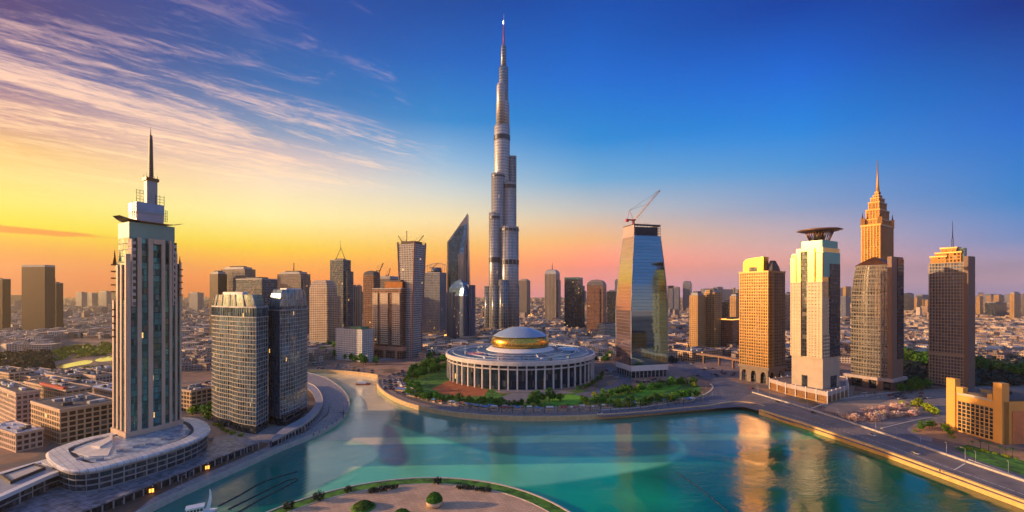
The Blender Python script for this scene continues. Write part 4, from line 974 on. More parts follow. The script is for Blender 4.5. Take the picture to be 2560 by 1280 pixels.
# --- far left in the haze
tower('dark hazy office slab cut off by the picture edge', -60, 6, 27, 832, 698, 6, F_hazy, 'flat')
t1 = tower('broad dark tower with a slight notch at its roof, in the orange haze', 54, 112, 129, 835, 662, 6, F_hazy, 'screen', Lb=22)
t2 = tower('lower dark slab beside the broad hazy tower, with a short roof mast', 118, 141, 151, 828, 708, 6, F_hazy, 'flat', Lb=16); antenna(t2[0], cen(t2[1]), t2[4], t2[4]+13, .8)
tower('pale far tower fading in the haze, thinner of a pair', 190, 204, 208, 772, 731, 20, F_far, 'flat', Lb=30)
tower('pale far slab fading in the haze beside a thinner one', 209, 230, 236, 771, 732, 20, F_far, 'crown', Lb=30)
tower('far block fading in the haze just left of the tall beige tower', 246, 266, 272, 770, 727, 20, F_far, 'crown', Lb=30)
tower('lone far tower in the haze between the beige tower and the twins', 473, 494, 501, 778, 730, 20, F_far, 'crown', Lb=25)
# --- behind the twin towers
tower('slim brown tower rising behind the left twin tower', 524, 545, 553, 850, 676, 20, F_hazy, 'crown', Lb=20)
tt = tower('broad grey slab with a flat cap behind the left twin tower', 552, 612, 628, 848, 664, 20, F_grey, 'crown', Lb=26)
tower('blue-grey gridded block just behind the gap of the twin towers', 590, 655, 673, 905, 698, 20, F_blue, 'flat', Lb=26)
tb_ = tower('wide grey tower with rounded shoulders and a small crane on its roof', 693, 752, 769, 850, 676, 20, F_grey, 'crown', Lb=26, steps=[(-.08, 1.05, .15, .85, 700)])
crane(cen(tb_[1])[0], cen(tb_[1])[1], tb_[4], .65, 115, 'small dark crane on the wide grey tower behind the twins', M_dark, 26, 62, 4)
tower('pale tapered tower right of the twins with a rounded top', 773, 818, 833, 872, 700, 20, F_resi, 'taper', Lb=24, podium=12, steps=[(-.05, .3, .3, 1.3, 740)])
# twin-mast tower
tm = tower('slim dark tower crowned by two leaning masts', 825, 858, 868, 858, 650, 20, F_blue, 'flat', Lb=22, steps=[(-.2, .2, .2, 1.0, 678)])
c_ = cen(tm[1]); zt1 = tm[4]
mb = MB(); xa = c_[0]-9; 
mb.tube((c_[0]-10, c_[1], zt1), (c_[0]-1, c_[1], zt1+22), .7, 5, .4); mb.tube((c_[0]+10, c_[1], zt1), (c_[0]+1, c_[1], zt1+26), .7, 5, .4)
mb.tube((c_[0], c_[1], zt1+20), (c_[0], c_[1], ztop(597, tm[3])), .5, 5, .15); mb.build('leaning_masts', M_dark, tm[0])
tower('striped slab with upright fins below the twin-mast tower', 838, 880, 905, 850, 716, 25, F_strip, 'flat', steps=[(.45, .62, -.06, .5, 712)])
dm = tower('dark domed tower with a crane behind it', 908, 934, 943, 876, 676, 20, F_brown, 'dome', Lb=18, crownmat=M_roofdk)
crane(cen(dm[1])[0]+12, cen(dm[1])[1]+4, dm[4]-6, .7, 55, 'small dark crane behind the domed dark tower', M_dark, 24, 60, 8)
bl = tower('gridded block next to the domed dark tower with roof works on top', 934, 975, 990, 868, 690, 20, F_grey, 'screen', Lb=26)
crane(cen(bl[1])[0]+4, cen(bl[1])[1], bl[4]-2, .6, 60, 'small dark crane on the gridded block beside the domed tower', M_dark, 24, 70, 6)
# tall concrete tower that widens upwards, cranes on top
d = dist(897); r_ = ccw(rect(1003, 1030, 1044, d, 25, Lb=24)); r2_ = ccw(rect(994, 1036, 1054, d, 25, Lb=28))
t_ = thing('flared_tower', 'tall grey tower flaring outwards to its unfinished top with three cranes', 'tower', (cen(r_)[0], cen(r_)[1], GZ)); block(r_)
MB().loft([r_, r_, r2_], [GZ, GZ+(ztop(605, d)-GZ)*.25, ztop(608, d)]).build('body', fA('f_flare', (165,160,160), (80,88,100), bay=3.0, fh=3.3, mu=.3, mv=.4, gr=.2, gm=.5, lit=.01), t_)
for q in r2_: 
    q0_ = r_[r2_.index(q)]; MB().loft([circ(q0_[0], q0_[1], 1.2, 6), circ(q0_[0], q0_[1], 1.2, 6), circ(q[0], q[1], 1.2, 6)], [GZ, GZ+(ztop(605, d)-GZ)*.25, ztop(603, d)]).build('corner_fin', pmat('rust_fin', lin((150,105,85)), .6), t_)
MB().prism(scl(r2_, .75), ztop(608, d), ztop(601, d)).build('unfinished_storey', M_dark, t_)
scaffold(t_, (r2_[0], r2_[1]), ztop(608, d), ztop(602, d)); scaffold(t_, (r2_[3], r2_[0]), ztop(608, d), ztop(602, d))
cr_ = cen(r2_)
crane(cr_[0]-8, cr_[1], ztop(603, d), .5, 95, 'upright pale crane in the middle of the flared tower roof', pmat('crane_tan', lin((170,130,100)), .6), 34, 80, 4)
crane(cr_[0]-14, cr_[1]-4, ztop(603, d), .45, 170, 'crane leaning left on the flared tower roof', M_dark, 24, 55, 3)
crane(cr_[0]+10, cr_[1], ztop(603, d), .5, 10, 'crane leaning right on the flared tower roof', M_dark, 26, 50, 3)
# residential brown block on a podium
rb = tower('brown residential tower with cream balconies and a stepped dark crown', 931, 1003, 1025, 898, 722, 25, F_brown, 'flat', Lb=26, name='residential_tower')
d = rb[3]; R_ = rb[2]
for (u0, u1) in ((.04, .28), (.44, .70), (.80, .97)):
    q = sub(R_, u0, u1, -.05, .02); MB().prism(q, GZ+22, ztop(733, d)).build('balcony_stack', F_resi, rb[0])
    MB().grid(ccw(q), GZ+22, ztop(733, d), 3.3, 0, 0, .9, .7).build('balcony_bands', pmat('balcony_cream', lin((205,185,160)), .6), rb[0])
MB().prism(sub(R_, .02, .62, .15, .9), ztop(722, d), ztop(704, d)).build('crown', M_bronze, rb[0]); MB().prism(sub(R_, .12, .5, .25, .8), ztop(704, d), ztop(699, d)).build('crown_cap', M_roofdk, rb[0])
MB().prism(scl(ccw(R_), 1.12), GZ+12, GZ+18).build('podium_slab', pmat('pink_stone', lin((176,130,108)), .6), rb[0])
for u in (0.1, .5, .9):
    q = sub(R_, u, u+.06, -.12, -.04); MB().prism(q, GZ, GZ+12).build('podium_pillar', MATS['pink_stone'], rb[0])
MB().prism(scl(ccw(R_), .95), GZ, GZ+12).build('podium_wall', F_brown, rb[0])
# tower with arched roof frame
ta = tower('blue-grey gridded tower with a curved roof frame left of the blade tower', 1054, 1099, 1116, 848, 682, 25, F_blue, 'flat', Lb=26, grid=(3.6, 3.2, .5, .8, 6, M_greyp))
d = ta[3]; R_ = ta[2]; c_ = cen(ta[1]); mb = MB()
A_ = Vector(R_[3]); B_ = Vector(R_[1]); pv = None
for i in range(13):
    s = i/12; q = A_+(B_-A_)*s; z = ta[4]+4+18*math.sin(math.pi*min(1, s*.62+.1)); 
    if pv: mb.tube(pv, (q.x, q.y, z), .8, 4)
    pv = (q.x, q.y, z); mb.tube((q.x, q.y, ta[4]), pv, .5, 4)
mb.build('curved_roof_frame', M_greyp, ta[0])
MB().cyl((c_[0]+6, c_[1]-4, ta[4]), 12, 12, 16, 11).build('roof_drum', F_blue, ta[0])
MB().prism(scl(ta[1], 1.2), GZ, GZ+6).build('podium', F_brown, ta[0])
MB().ring(scl(ta[1], 1.205), GZ+6, GZ+9, .2, -.3).build('lit_podium_band', pmat('lit_band', (1,.5,.1), emis=(1,.40,.08), estr=1.6), ta[0])
crane(c_[0]-4, c_[1], ta[4]+10, .6, 30, 'low dark crane over the curved roof frame', M_dark, 30, 40, 3)

# ================================================================ blade tower
d = 1000.0; 
def PX(x, dd=d): return (x-1280)/F*dd
t_ = thing('blade_tower', 'sharp blade-shaped glass tower rising to a slanting point', 'tower', (PX(1145), d, GZ)); BLOCK.append((PX(1145), d, 45))
L0, L1, T0, T1 = PX(1117), PX(1172), ztop(605, d), ztop(533, d)
prof = [(L0, GZ), (PX(1173), GZ), (PX(1173), ztop(700, d)), (PX(1170), ztop(600, d)), (PX(1168.5), T1), (PX(1164), ztop(541, d)), (PX(1118), T0)]
def slab(name, prof, y0, y1, mat, par):
    mb = MB(); k = len(prof)
    fr = [Vector((x, z, 0)) for x, z in prof]
    for t3 in tessellate_polygon([fr]):
        tr = [prof[i] for i in t3]; ar = (tr[1][0]-tr[0][0])*(tr[2][1]-tr[0][1])-(tr[2][0]-tr[0][0])*(tr[1][1]-tr[0][1])
        if ar < 0: tr = [tr[0], tr[2], tr[1]]
        mb.face([(x, y0, z) for x, z in tr], [(x, z) for x, z in tr]); mb.face([(x, y1, z) for x, z in reversed(tr)], [(x, z) for x, z in reversed(tr)])
    ar = sum(prof[i][0]*prof[(i+1)%k][1]-prof[(i+1)%k][0]*prof[i][1] for i in range(k)); P = prof if ar > 0 else list(reversed(prof))
    for i in range(k):
        a, b = P[i], P[(i+1) % k]; mb.face([(a[0], y0, a[1]), (a[0], y1, a[1]), (b[0], y1, b[1]), (b[0], y0, b[1])], [(y0, a[1]), (y1, a[1]), (y1, b[1]), (y0, b[1])])
    return mb.build(name, mat, par)
slab('body', prof, d, d+30, pmat('blade_metal', lin((165,150,140)), .3, .5), t_)
slab('glass_face', [(PX(1121), GZ), (PX(1146), GZ), (PX(1146), ztop(640, d)), (PX(1163), ztop(563, d)), (PX(1148), ztop(567, d)), (PX(1122), ztop(607, d))], d-1.2, d, fmat('blade_glass', (.10,.13,.14), (.07,.12,.14), 3, 4, .06, .12, gr=.1), t_)
slab('gold_edge', [(PX(1118), GZ), (PX(1120.6), GZ), (PX(1120.6), ztop(606, d)), (PX(1118), ztop(604, d))], d-2, d-.05, pmat('gold_edge', lin((205,170,110)), .3, .6), t_)
slab('inner_shaft', [(PX(1146), GZ), (PX(1160), GZ), (PX(1160), ztop(636, d)), (PX(1146), ztop(636, d))], d-9, d-.1, fA('f_shaft', (190,175,160), (130,120,115), bay=2.5, fh=90, mu=.4, mv=0), t_)
slab('blue_slant_glass', [(PX(1147), ztop(636, d)), (PX(1160), ztop(636, d)), (PX(1168), ztop(560, d)), (PX(1163), ztop(562, d)), (PX(1153), ztop(610, d))], d-6, d-.1, fmat('slant_blue', (.15,.2,.26), (.12,.25,.38), 3, 4, .04, .08, gr=.08), t_)
slab('side_face', [(PX(1163), GZ), (PX(1173), GZ), (PX(1173), ztop(700, d)), (PX(1169), ztop(590, d)), (PX(1163), ztop(640, d))], d-3.5, d-.1, F_strip, t_)
# dark blue tower in front of the blade, with folded glass crown
db = tower('dark blue tower with a folded glass crown in front of the blade tower', 1119, 1160, 1182, 858, 740, 40, fA('f_navy', (66,78,106), (52,74,112), bay=3.0, fh=70, mu=.35, mv=.0, gr=.15, gm=.6), 'flat')
d = db[3]; R_ = db[2]; z0_ = ztop(740, d); c_ = cen(db[1])
MB().prism(sub(R_, -.08, .35, .4, 1.15), GZ, ztop(712, d)).build('side_wing', MATS['f_navy'], db[0])
MB().prism(sub(R_, .6, 1.04, -.04, .5), GZ, ztop(730, d)).build('side_wing', MATS['f_navy'], db[0])
pk = ztop(697, d); fold = fmat('fold_glass', (.1,.14,.20), (.10,.16,.26), 3, 3, .06, .1, gr=.2, gm=.4)
MB().loft([db[1], scl(db[1], .86), scl(db[1], .55), scl(db[1], .04)], [z0_, z0_+(pk-z0_)*.45, z0_+(pk-z0_)*.8, pk]).build('folded_crown', fmat('fold_blue', (.08,.14,.24), (.10,.24,.42), 4, 4, .08, .1, gr=.2, gm=.5), db[0])
for q in db[1]: MB().loft([circ(q[0]*.98+c_[0]*.02, q[1]*.98+c_[1]*.02, r, 6) for r in (2.2, 2.0, .1)], [GZ, z0_+4, z0_+13]).build('corner_turret', MATS['f_navy'], db[0])
mb = MB()
for i in range(16):
    u = random.random(); v = random.choice((0, 1)); z = random.uniform(GZ+15, z0_-15); r3 = Vector(R_[0]); 
    q = (r3+(Vector(R_[3])-r3)*u) if v == 0 else (r3+(Vector(R_[1])-r3)*u); nn = (q-Vector(c_)).normalized()
    mb.box((q.x+nn.x*.3, q.y+nn.y*.3, z), .6, .6, 1.2, .7)
mb.build('lit_windows', pmat('lit_window', (1,.6,.2), emis=(1,.55,.2), estr=1.5), db[0])
# low green-white residential block by the channel
gw = tower('pale green low residential block with balconies at the end of the channel', 840, 905, 932, 905, 826, 30, F_green, 'flat', name='residential_block', cat='building', grid=(3.1, 3.4, .5, .9, 1, M_white))
MB().prism(sub(gw[2], .1, .5, .1, .9), gw[4], gw[4]+4).build('green_roof', pmat('green_roof', lin((90,130,90)), .8), gw[0])
tower('low glass hall behind the pale green residential block', 868, 930, 950, 880, 830, 30, F_blue, 'flat', name='office_block', cat='building')
# --- right of the supertower
tower('grey hazy tower just right of the supertall skyscraper', 1296, 1317, 1323, 790, 697, 25, F_grey, 'crown', Lb=40)
rd = tower('round-shouldered grey tower with a dome and a thin antenna', 1362, 1390, 1400, 806, 672, 25, F_strip, 'dome', Lb=40, steps=[(-.12, .1, 0.2, .9, 700)]); antenna(rd[0], cen(rd[1]), rd[4]-1, ztop(655, rd[3]), 1.6)
tower('blue-green topped dark tower with a lower dark wing', 1411, 1448, 1460, 830, 693, 25, F_dk, 'screen', Lb=34, steps=[(-.15, .25, .05, .9, 714)], crownmat=fmat('crown_teal', (.1,.18,.2), (.05,.2,.24), 3, 2, .1, .1))
tower('brown and grey tower with a rounded cap left of the glass tower', 1467, 1508, 1523, 836, 698, 25, F_brown, 'dome', Lb=34, crownmat=F_grey, steps=[(.2, .72, -.05, .3, 722)])
tower('dark slab half hidden behind the tapered glass tower', 1518, 1538, 1545, 820, 728, 25, F_dk, 'flat', Lb=24)
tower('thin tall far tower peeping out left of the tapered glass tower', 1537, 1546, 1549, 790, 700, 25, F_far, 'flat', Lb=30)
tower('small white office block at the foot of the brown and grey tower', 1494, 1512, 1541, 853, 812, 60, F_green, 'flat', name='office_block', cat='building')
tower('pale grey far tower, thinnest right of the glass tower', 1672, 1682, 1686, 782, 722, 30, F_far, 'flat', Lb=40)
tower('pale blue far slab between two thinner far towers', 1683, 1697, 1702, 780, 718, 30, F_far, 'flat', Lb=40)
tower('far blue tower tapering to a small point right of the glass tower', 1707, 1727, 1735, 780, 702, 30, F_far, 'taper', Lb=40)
b1 = tower('golden brown apartment tower with a ragged roof, thinner of the pair', 1724, 1744, 1763, 884, 728, 45, F_tan, 'crown', name='apartment_tower', grid=(3.3, 5, .5, .7, 4, pmat('tan_grid', lin((190,150,100)), .6)))
b2 = tower('golden brown apartment tower with a ragged roof, wider of the pair', 1757, 1786, 1804, 880, 721, 50, F_tan, 'crown', name='apartment_tower', grid=(3.3, 5, .5, .7, 4, pmat('tan_grid', (0,0,0))), steps=[(.3, .6, -.12, .3, 724)])
tower('small blue-grey far block behind the golden brown pair', 1804, 1820, 1831, 838, 755, 45, F_dk, 'flat', name='office_block')
tower('tan far block with rooftop clutter beside the golden hotel', 1824, 1840, 1856, 842, 733, 45, F_tan, 'crown', name='apartment_tower')
tower('low office building with a lit golden top storey left of the golden hotel', 1803, 1832, 1860, 880, 800, 50, F_brown, 'flat', name='office_block', cat='building', crownmat=pmat('lit_band', (0,0,0)))
# ================================================================ domed hall
hc = (10.0, 528.0); HR = 88.0; zr = 31.0
t = thing('domed_hall', 'round colonnaded hall with a blue roof and a gold-banded dome', 'building', (hc[0], hc[1], GZ))
K = 96
MB().prism(circ(*hc, HR-5, K), GZ, zr-3).build('glass_wall', fmat('hall_glass', (.02,.03,.05), (.01,.03,.06), 3.2, 6, .08, .06, lit=.03, gm=.0, gr=.2), t)
MB().ring(circ(*hc, HR-4, K), zr-3.2, zr, 4.6, -3).build('cornice', pmat('hall_cream', lin((200,192,190)), .5), t)
MB().ring(circ(*hc, HR-2.5, K), zr-7.6, zr-6.4, 1.6, -1.5).build('ring_beam', MATS['hall_cream'], t)
for i in range(58):
    a = 2*math.pi*i/58; q = (hc[0]+math.cos(a)*(HR-1.4), hc[1]+math.sin(a)*(HR-1.4))
    MB().box((q[0], q[1], GZ), 1.35, 1.5, zr-3.2-GZ, a).build('column', MATS['hall_cream'], t)
def roofblue():
    m = bpy.data.materials.new('hall_roof_blue'); m.use_nodes = True; n = N(m.node_tree); tc_ = n.n('ShaderNodeTexCoord')
    vo = n.n('ShaderNodeTexVoronoi'); vo.inputs['Scale'].default_value = .09; n.l(tc_.outputs['Object'], vo.inputs['Vector'])
    a = n.noise(tc_.outputs['Object'], .05, 5, .6, 1.2); b = n.noise(tc_.outputs['Object'], .35, 6, .7)
    c = n.mix(n.mr(a, .35, .65), lin((24,66,104)), lin((60,118,160))); c = n.mix(n.mr(b, .58, .66), c, lin((190,205,220)))
    c = n.mix(n.m('MULTIPLY', n.mr(n.xyz(vo.outputs['Color'])[0], .7, .72), .5), c, lin((20,50,90)))
    p = n.n('ShaderNodeBsdfPrincipled'); n.l(c, p.inputs['Base Color']); p.inputs['Roughness'].default_value = .35; p.inputs['Metallic'].default_value = .0
    o = n.n('ShaderNodeOutputMaterial'); n.l(p.outputs[0], o.inputs['Surface']); return m
MB().lathe((hc[0], hc[1], zr), [(HR-.2, -.3), (HR-2, .35), (HR-9, .9), (60, 1.6), (40, 2.6)], K, smooth=False).build('roof', roofblue(), t)
MB().ring(circ(*hc, HR-.3, K), zr-.4, zr+1.1, .5, -1.2).build('parapet', MATS['hall_cream'], t)
mb = MB()
for i in range(48):
    a = 2*math.pi*i/48; c1 = (hc[0]+math.cos(a)*38, hc[1]+math.sin(a)*38, zr+2.75); c2 = (hc[0]+math.cos(a)*(HR-2.5), hc[1]+math.sin(a)*(HR-2.5), zr+.55)
    mb.tube(c1, c2, .22, 4)
mb.build('roof_ribs', pmat('rib_blue', lin((70,95,130)), .4, .3), t)
for i in range(46):
    a = random.uniform(0, 6.28); r_ = random.uniform(48, 80); MB().box((hc[0]+math.cos(a)*r_, hc[1]+math.sin(a)*r_, zr+.5), random.uniform(1.5, 4), random.uniform(1.2, 3), random.uniform(1.6, 3.0), a).build('roof_plant', random.choice((M_white, M_greyp, M_bluglass)), t)
for rr2, zz2 in ((80, 1.1), (66, 1.7), (52, 2.2)): MB().ring(circ(*hc, rr2, K), zr+zz2-.6, zr+zz2+.35, .5, -.5).build('roof_seam', pmat('pale_seam', lin((165,180,195)), .4, .1), t)
dc = (10.0, 532.0)
MB().lathe((dc[0], dc[1], zr+1.5), [(43, 0), (39, 2.4), (36, 4.6), (34.6, 5.0)], 64).build('dome_base', M_white, t)
MB().lathe((dc[0], dc[1], zr+6.4), [(33.6, 0), (35.2, 3.8), (34.6, 8.6), (31.8, 12.8)], 64, smooth=True).build('gold_band', fmat('gold_band', (.55,.33,.06), (.62,.38,.06), 1.6, 13.0, .12, .04, gr=.22, gm=.9, wm=.8, wr=.4, gvar=.15, wave=.015), t)
dcp = MB().lathe((dc[0], dc[1], zr+19.1), [(32.4, 0), (31.4, .6), (27.4, 3.2), (21.6, 5.9), (15, 8.3), (8, 9.9), (2, 10.5), (.2, 10.6)], 64).build('dome_cap', pmat('dome_skin', lin((150,172,195)), .35, .15, .04, .05), t)
MB().cyl((dc[0], dc[1], zr+29.5), .8, 3, 6, .2).build('finial', M_white, dcp)
# glassy oval and pink skylight lying on the hall roof
MB().lathe((hc[0]+58, hc[1]+8, zr+1.0), [(13, 0), (12.4, 1.6), (9, 2.8), (3, 3.3)], 32).build('oval_skylight', pmat('pale_glass', lin((175,200,215)), .15, .4, .2, .5), t)
MB().lathe((hc[0]-48, hc[1]-28, zr+.6), [(13, 0), (12, 1.3), (6, 1.9)], 32).build('round_skylight', pmat('pink_glass', lin((205,120,130)), .2, .3, .3, .3), t)
MB().prism(circ(hc[0]+4, hc[1]-HR-3, 30, 32, 7), GZ+.02, GZ+.7).build('entrance_step', pmat('path_stone', (0,0,0)), t)

# ================================================================ tapered glass tower with red-white crane
d = dist(946); R0 = rect(1540, 1578, 1670, d, 75); P = ccw(R0)
zt_ = ztop(586, d)
t = thing('tapered_glass_tower', 'tapered mirror-glass tower with an unfinished top', 'tower', (cen(P)[0], cen(P)[1], GZ)); block(P, 8)
G_ = fmat('mirror_glass', (.10,.12,.15), (.17,.31,.43), 60, 3.9, .0, .07, gr=.03, gm=.97, gvar=.06, wave=.006)
lv = [(0.0, .985), (.10, .99), (.42, 1.0), (.62, .93), (.80, .84), (1.0, .715)]
c_ = cen(P)
S_ = [scl(P, s) for _, s in lv]; Z_ = [GZ+14+(zt_-GZ-14)*f for f, _ in lv]
MB().loft(S_, Z_).build('glass_skin', G_, t)
MB().prism(scl(P, .93), GZ, GZ+9).build('dark_base', M_darkglass, t)
lf = MB(); ea = (Vector(R0[0])-Vector(R0[3])).normalized(); na = Vector((ea.y, -ea.x)); na = na if na.dot(-Vector(c_)) > 0 else -na
for a in range(len(lv)-1):
    q4 = []
    for q, w_ in ((R0[3], a), (R0[0], a), (R0[0], a+1), (R0[3], a+1)):
        v_ = Vector(c_)+(Vector(q)-Vector(c_))*lv[w_][1]+na*.25; q4.append((v_.x, v_.y, Z_[w_]))
    lf.face(q4, [(0, Z_[a]), (30, Z_[a]), (30, Z_[a+1]), (0, Z_[a+1])])
lf.build('sunset_tinted_side', fmat('sunset_tinted_glass', (.3,.24,.22), (.62,.44,.42), 60, 3.9, .0, .06, gr=.06, gm=.9, gvar=.05, wave=.006), t)  # second skin on this face, sunset reflection tinted into its glass colour
MB().ring(scl(P, .975), GZ+8, GZ+14.4, .8, -3).build('white_base_band', M_white, t)
for i, q in enumerate(R0[:2]+R0[3:]):
    mb = MB()
    for a in range(len(lv)-1):
        qa = (c_[0]+(q[0]-c_[0])*lv[a][1], c_[1]+(q[1]-c_[1])*lv[a][1], Z_[a]); qb = (c_[0]+(q[0]-c_[0])*lv[a+1][1], c_[1]+(q[1]-c_[1])*lv[a+1][1], Z_[a+1])
        mb.tube(qa, qb, .55, 5)
    mb.tube((q[0], q[1], GZ), (c_[0]+(q[0]-c_[0])*lv[0][1], c_[1]+(q[1]-c_[1])*lv[0][1], Z_[0]), .6, 5)
    mb.build('corner_line', M_greyp, t)
for s_, e_, nn_ in ((R0[0], R0[1], 9), (R0[0], R0[3], 6)):
    for i in range(1, nn_):
        q = Vector(s_)+(Vector(e_)-Vector(s_))*(i/nn_); q = Vector(c_)+(q-Vector(c_))*.96
        MB().box((q.x, q.y, GZ), .9, .9, 8.2, .3).build('base_column', M_greyp, t)
tp_ = scl(P, .715); ztp = ztop(557, d)
MB().prism(scl(P, .62), zt_-1, ztp-3).build('core', pmat('core_navy', lin((30,44,70)), .5), t)
MB().ring(tp_, ztp-2.0, ztp, .1, -1.2).build('top_frame', M_dark, t)
mb = MB()
for s_, e_ in ((tp_[0], tp_[1]), (tp_[3], tp_[0]), (tp_[1], tp_[2])):
    a, b = Vector(s_), Vector(e_)
    for i in range(9):
        q = a+(b-a)*(i/8); mb.tube((q.x, q.y, zt_), (q.x, q.y, ztp+random.uniform(-.5, 1.5)), .25, 4)
    for z in (zt_+3, zt_+6, zt_+9): mb.tube((a.x, a.y, z), (b.x, b.y, z), .2, 4)
mb.build('open_steelwork', M_dark, t)
MB().prism(sub([tuple(Vector(c_)+(Vector(q)-Vector(c_))*.715) for q in R0], .0, 1.0, -.01, .03), zt_-1, ztp-1).build('side_panel', pmat('pinkish_panel', lin((170,150,150)), .6), t)
c2 = [tuple(Vector(c_)+(Vector(q)-Vector(c_))*.715) for q in R0]; ck = sub(c2, .3, .35, .10, .15)[0]
crane(ck[0], ck[1], ztp-3, 1.0, 12, 'big red and white luffing crane on top of the tapered glass tower', M_red, 50, 48, 8, M_cranew, .16)


# ================================================================ golden hotel slab
d = dist(962); R0 = rect(1849, 1920, 1962, d, 60); P = ccw(R0)
t = thing('golden_hotel', 'golden sunlit slab hotel with an arched base and a curved gold roof screen', 'tower', (cen(P)[0], cen(P)[1], GZ)); block(P, 4)
zt_ = ztop(680, d); zb_ = ztop(920, d)
ochre = pmat('ochre_stone', lin((170,132,84)), .4, 0.35, 0, .08, .1)
MB().prism(P, zb_, zt_).build('body', fA('f_hotel', (170,136,92), (84,66,48), bay=2.7, fh=3.3, mu=.1, mv=.1, gr=.12, gm=.85, gvar=.5), t)
MB().grid(ccw(sub(R0, 0, 1, 0, .35)), zb_, zt_, 3.3, 2.7, .62, .8, .35).build('facade_grid', ochre, t)
MB().grid(ccw(sub(R0, -.002, .998, .3, 1)), zb_, zt_, 3.3, 3.2, .8, .7, .35).build('side_grid', pmat('grey_stone', lin((120,105,95)), .6), t)
MB().prism(sub(R0, -.06, 1.03, -.06, 1.03), zb_-2.5, zb_).build('transfer_slab', pmat('grey_stone', (0,0,0)), t)
# base with arches
def arch_wall(a, b, z0, z1, n_, name, mat, par, th_=2.0, open_=.55):
    a, b = Vector(a), Vector(b); e_ = (b-a).normalized(); nn = Vector((e_.y, -e_.x)); L = (b-a).length; cw_ = L/n_; mb = MB()
    for i in range(n_):
        s0 = a+e_*cw_*i; ow = cw_*open_; px0 = (cw_-ow)/2; h = z1-z0; sp = z0+h*.45
        def q(u, z): v = s0+e_*u; return (v.x, v.y, z)
        pts = [(0, z0), (px0, z0), (px0, sp)]+[(px0+ow/2-ow/2*math.cos(math.pi*j/10), sp+h*.38*math.sin(math.pi*j/10)**.8) for j in range(1, 10)]+[(px0+ow, sp), (px0+ow, z0), (cw_, z0), (cw_, z1), (0, z1)]
        for tr in tessellate_polygon([[Vector((x, y, 0)) for x, y in pts]]):
            v3 = [pts[j] for j in tr]; ar = (v3[1][0]-v3[0][0])*(v3[2][1]-v3[0][1])-(v3[2][0]-v3[0][0])*(v3[1][1]-v3[0][1])
            if ar < 0: v3 = [v3[0], v3[2], v3[1]]
            mb.face([q(*v) for v in v3], v3)
        for j in range(1, len(pts)-4):
            u0, u1 = pts[j], pts[j+1]; A = q(*u0); B = q(*u1)
            mb.face([A, B, (B[0]-nn.x*th_, B[1]-nn.y*th_, B[2]), (A[0]-nn.x*th_, A[1]-nn.y*th_, A[2])])
    return mb.build(name, mat, par)
q = ccw(R0); c_ = cen(q)
arch_wall(R0[3], R0[0], GZ, zb_-2.5, 3, 'arcade', pmat('grey_stone', (0,0,0)), t); arch_wall(R0[0], R0[1], GZ, zb_-2.5, 2, 'arcade', pmat('grey_stone', (0,0,0)), t)
MB().prism(scl(P, .8), GZ, zb_-2.5).build('base_core', M_darkglass, t)
# gold screen on the roof: curved at its left shoulder
A = Vector(sub(R0, .22, 1, .1, 1)[0]); B = Vector(sub(R0, .93, 1, .1, 1)[0]); e_ = (B-A).normalized(); nn = Vector((-e_.y, e_.x)); hh = ztop(640, d)-zt_
nn = nn if nn.dot(Vector(c_)-A) > 0 else -nn
L = (B-A).length; pts = [(0, 0), (L, 0), (L, hh*.62), (L*.97, hh*.75), (L*.88, hh*.87), (L*.7, hh*.94), (0, hh)]
mb = MB()
for dd, rev in ((0, 1), (10, 0)):
    f = [(A.x+e_.x*x+nn.x*dd, A.y+e_.y*x+nn.y*dd, zt_+z) for x, z in pts]; mb.face(f if rev == 0 else list(reversed(f)))
for i in range(len(pts)):
    a, b = pts[i], pts[(i+1) % len(pts)]
    mb.face([(A.x+e_.x*a[0], A.y+e_.y*a[0], zt_+a[1]), (A.x+e_.x*a[0]+nn.x*10, A.y+e_.y*a[0]+nn.y*10, zt_+a[1]), (A.x+e_.x*b[0]+nn.x*10, A.y+e_.y*b[0]+nn.y*10, zt_+b[1]), (A.x+e_.x*b[0], A.y+e_.y*b[0], zt_+b[1])])
mb.build('roof_screen', pmat('gold_panel', lin((215,150,40)), .3, .6, .06, .1), t)
o1 = A+e_*L*.3-nn*.25; o2 = A+e_*L*.7-nn*.25
MB().prism([tuple(o1), tuple(o2), tuple(o2+nn*.3), tuple(o1+nn*.3)], zt_+1, zt_+6.5).build('screen_opening', M_paneg, t)
dq = sub(R0, .0, .25, .25, .75); MB().loft([ccw(dq), ccw(scl(dq, .8)), ccw(scl(dq, .35))], [zt_, zt_+6, zt_+13]).build('corner_dome', M_roofdk, t)
MB().ring(P, zt_-.5, zt_+1.5, .6, -.5).build('parapet', ochre, t)

# ================================================================ saucer-topped tower
d = 405.0; R0 = rect(1979, 2057, 2099, d, 60); P = ccw(R0)
t = thing('saucer_tower', 'pale stone tower topped by a wide bronze saucer', 'tower', (cen(P)[0], cen(P)[1], GZ)); block(P, 16)
zt_ = ztop(600, d); za = ztop(618, d); zb_ = ztop(632, d); zl = ztop(895, d)
cream = pmat('cream_metal', lin((240,198,120)), .16, .85, .05, .05)
tealp = pmat('teal_panel', lin((95,165,160)), .4, .3, .05, .05)
F_sc = fA('f_saucer', (205,185,155), (80,66,52), bay=2.6, fh=3.3, mu=.45, mv=.45, gr=.2, gm=.5)
MB().prism(P, GZ, zl).build('stone_base', pmat('stone_base', lin((176,158,138)), .6, 0, .08, .12), t)
MB().prism(P, zl, ztop(745, d)).build('lower_body', F_sc, t)
MB().prism(sub(R0, .0, 1, 0, 1), ztop(745, d), zb_).build('upper_body', cream, t)
MB().prism(sub(R0, .0, .84, .0, 1), zb_, za).build('shoulder', cream, t)
MB().prism(sub(R0, .06, .68, .04, .95), za, zt_).build('head', cream, t)
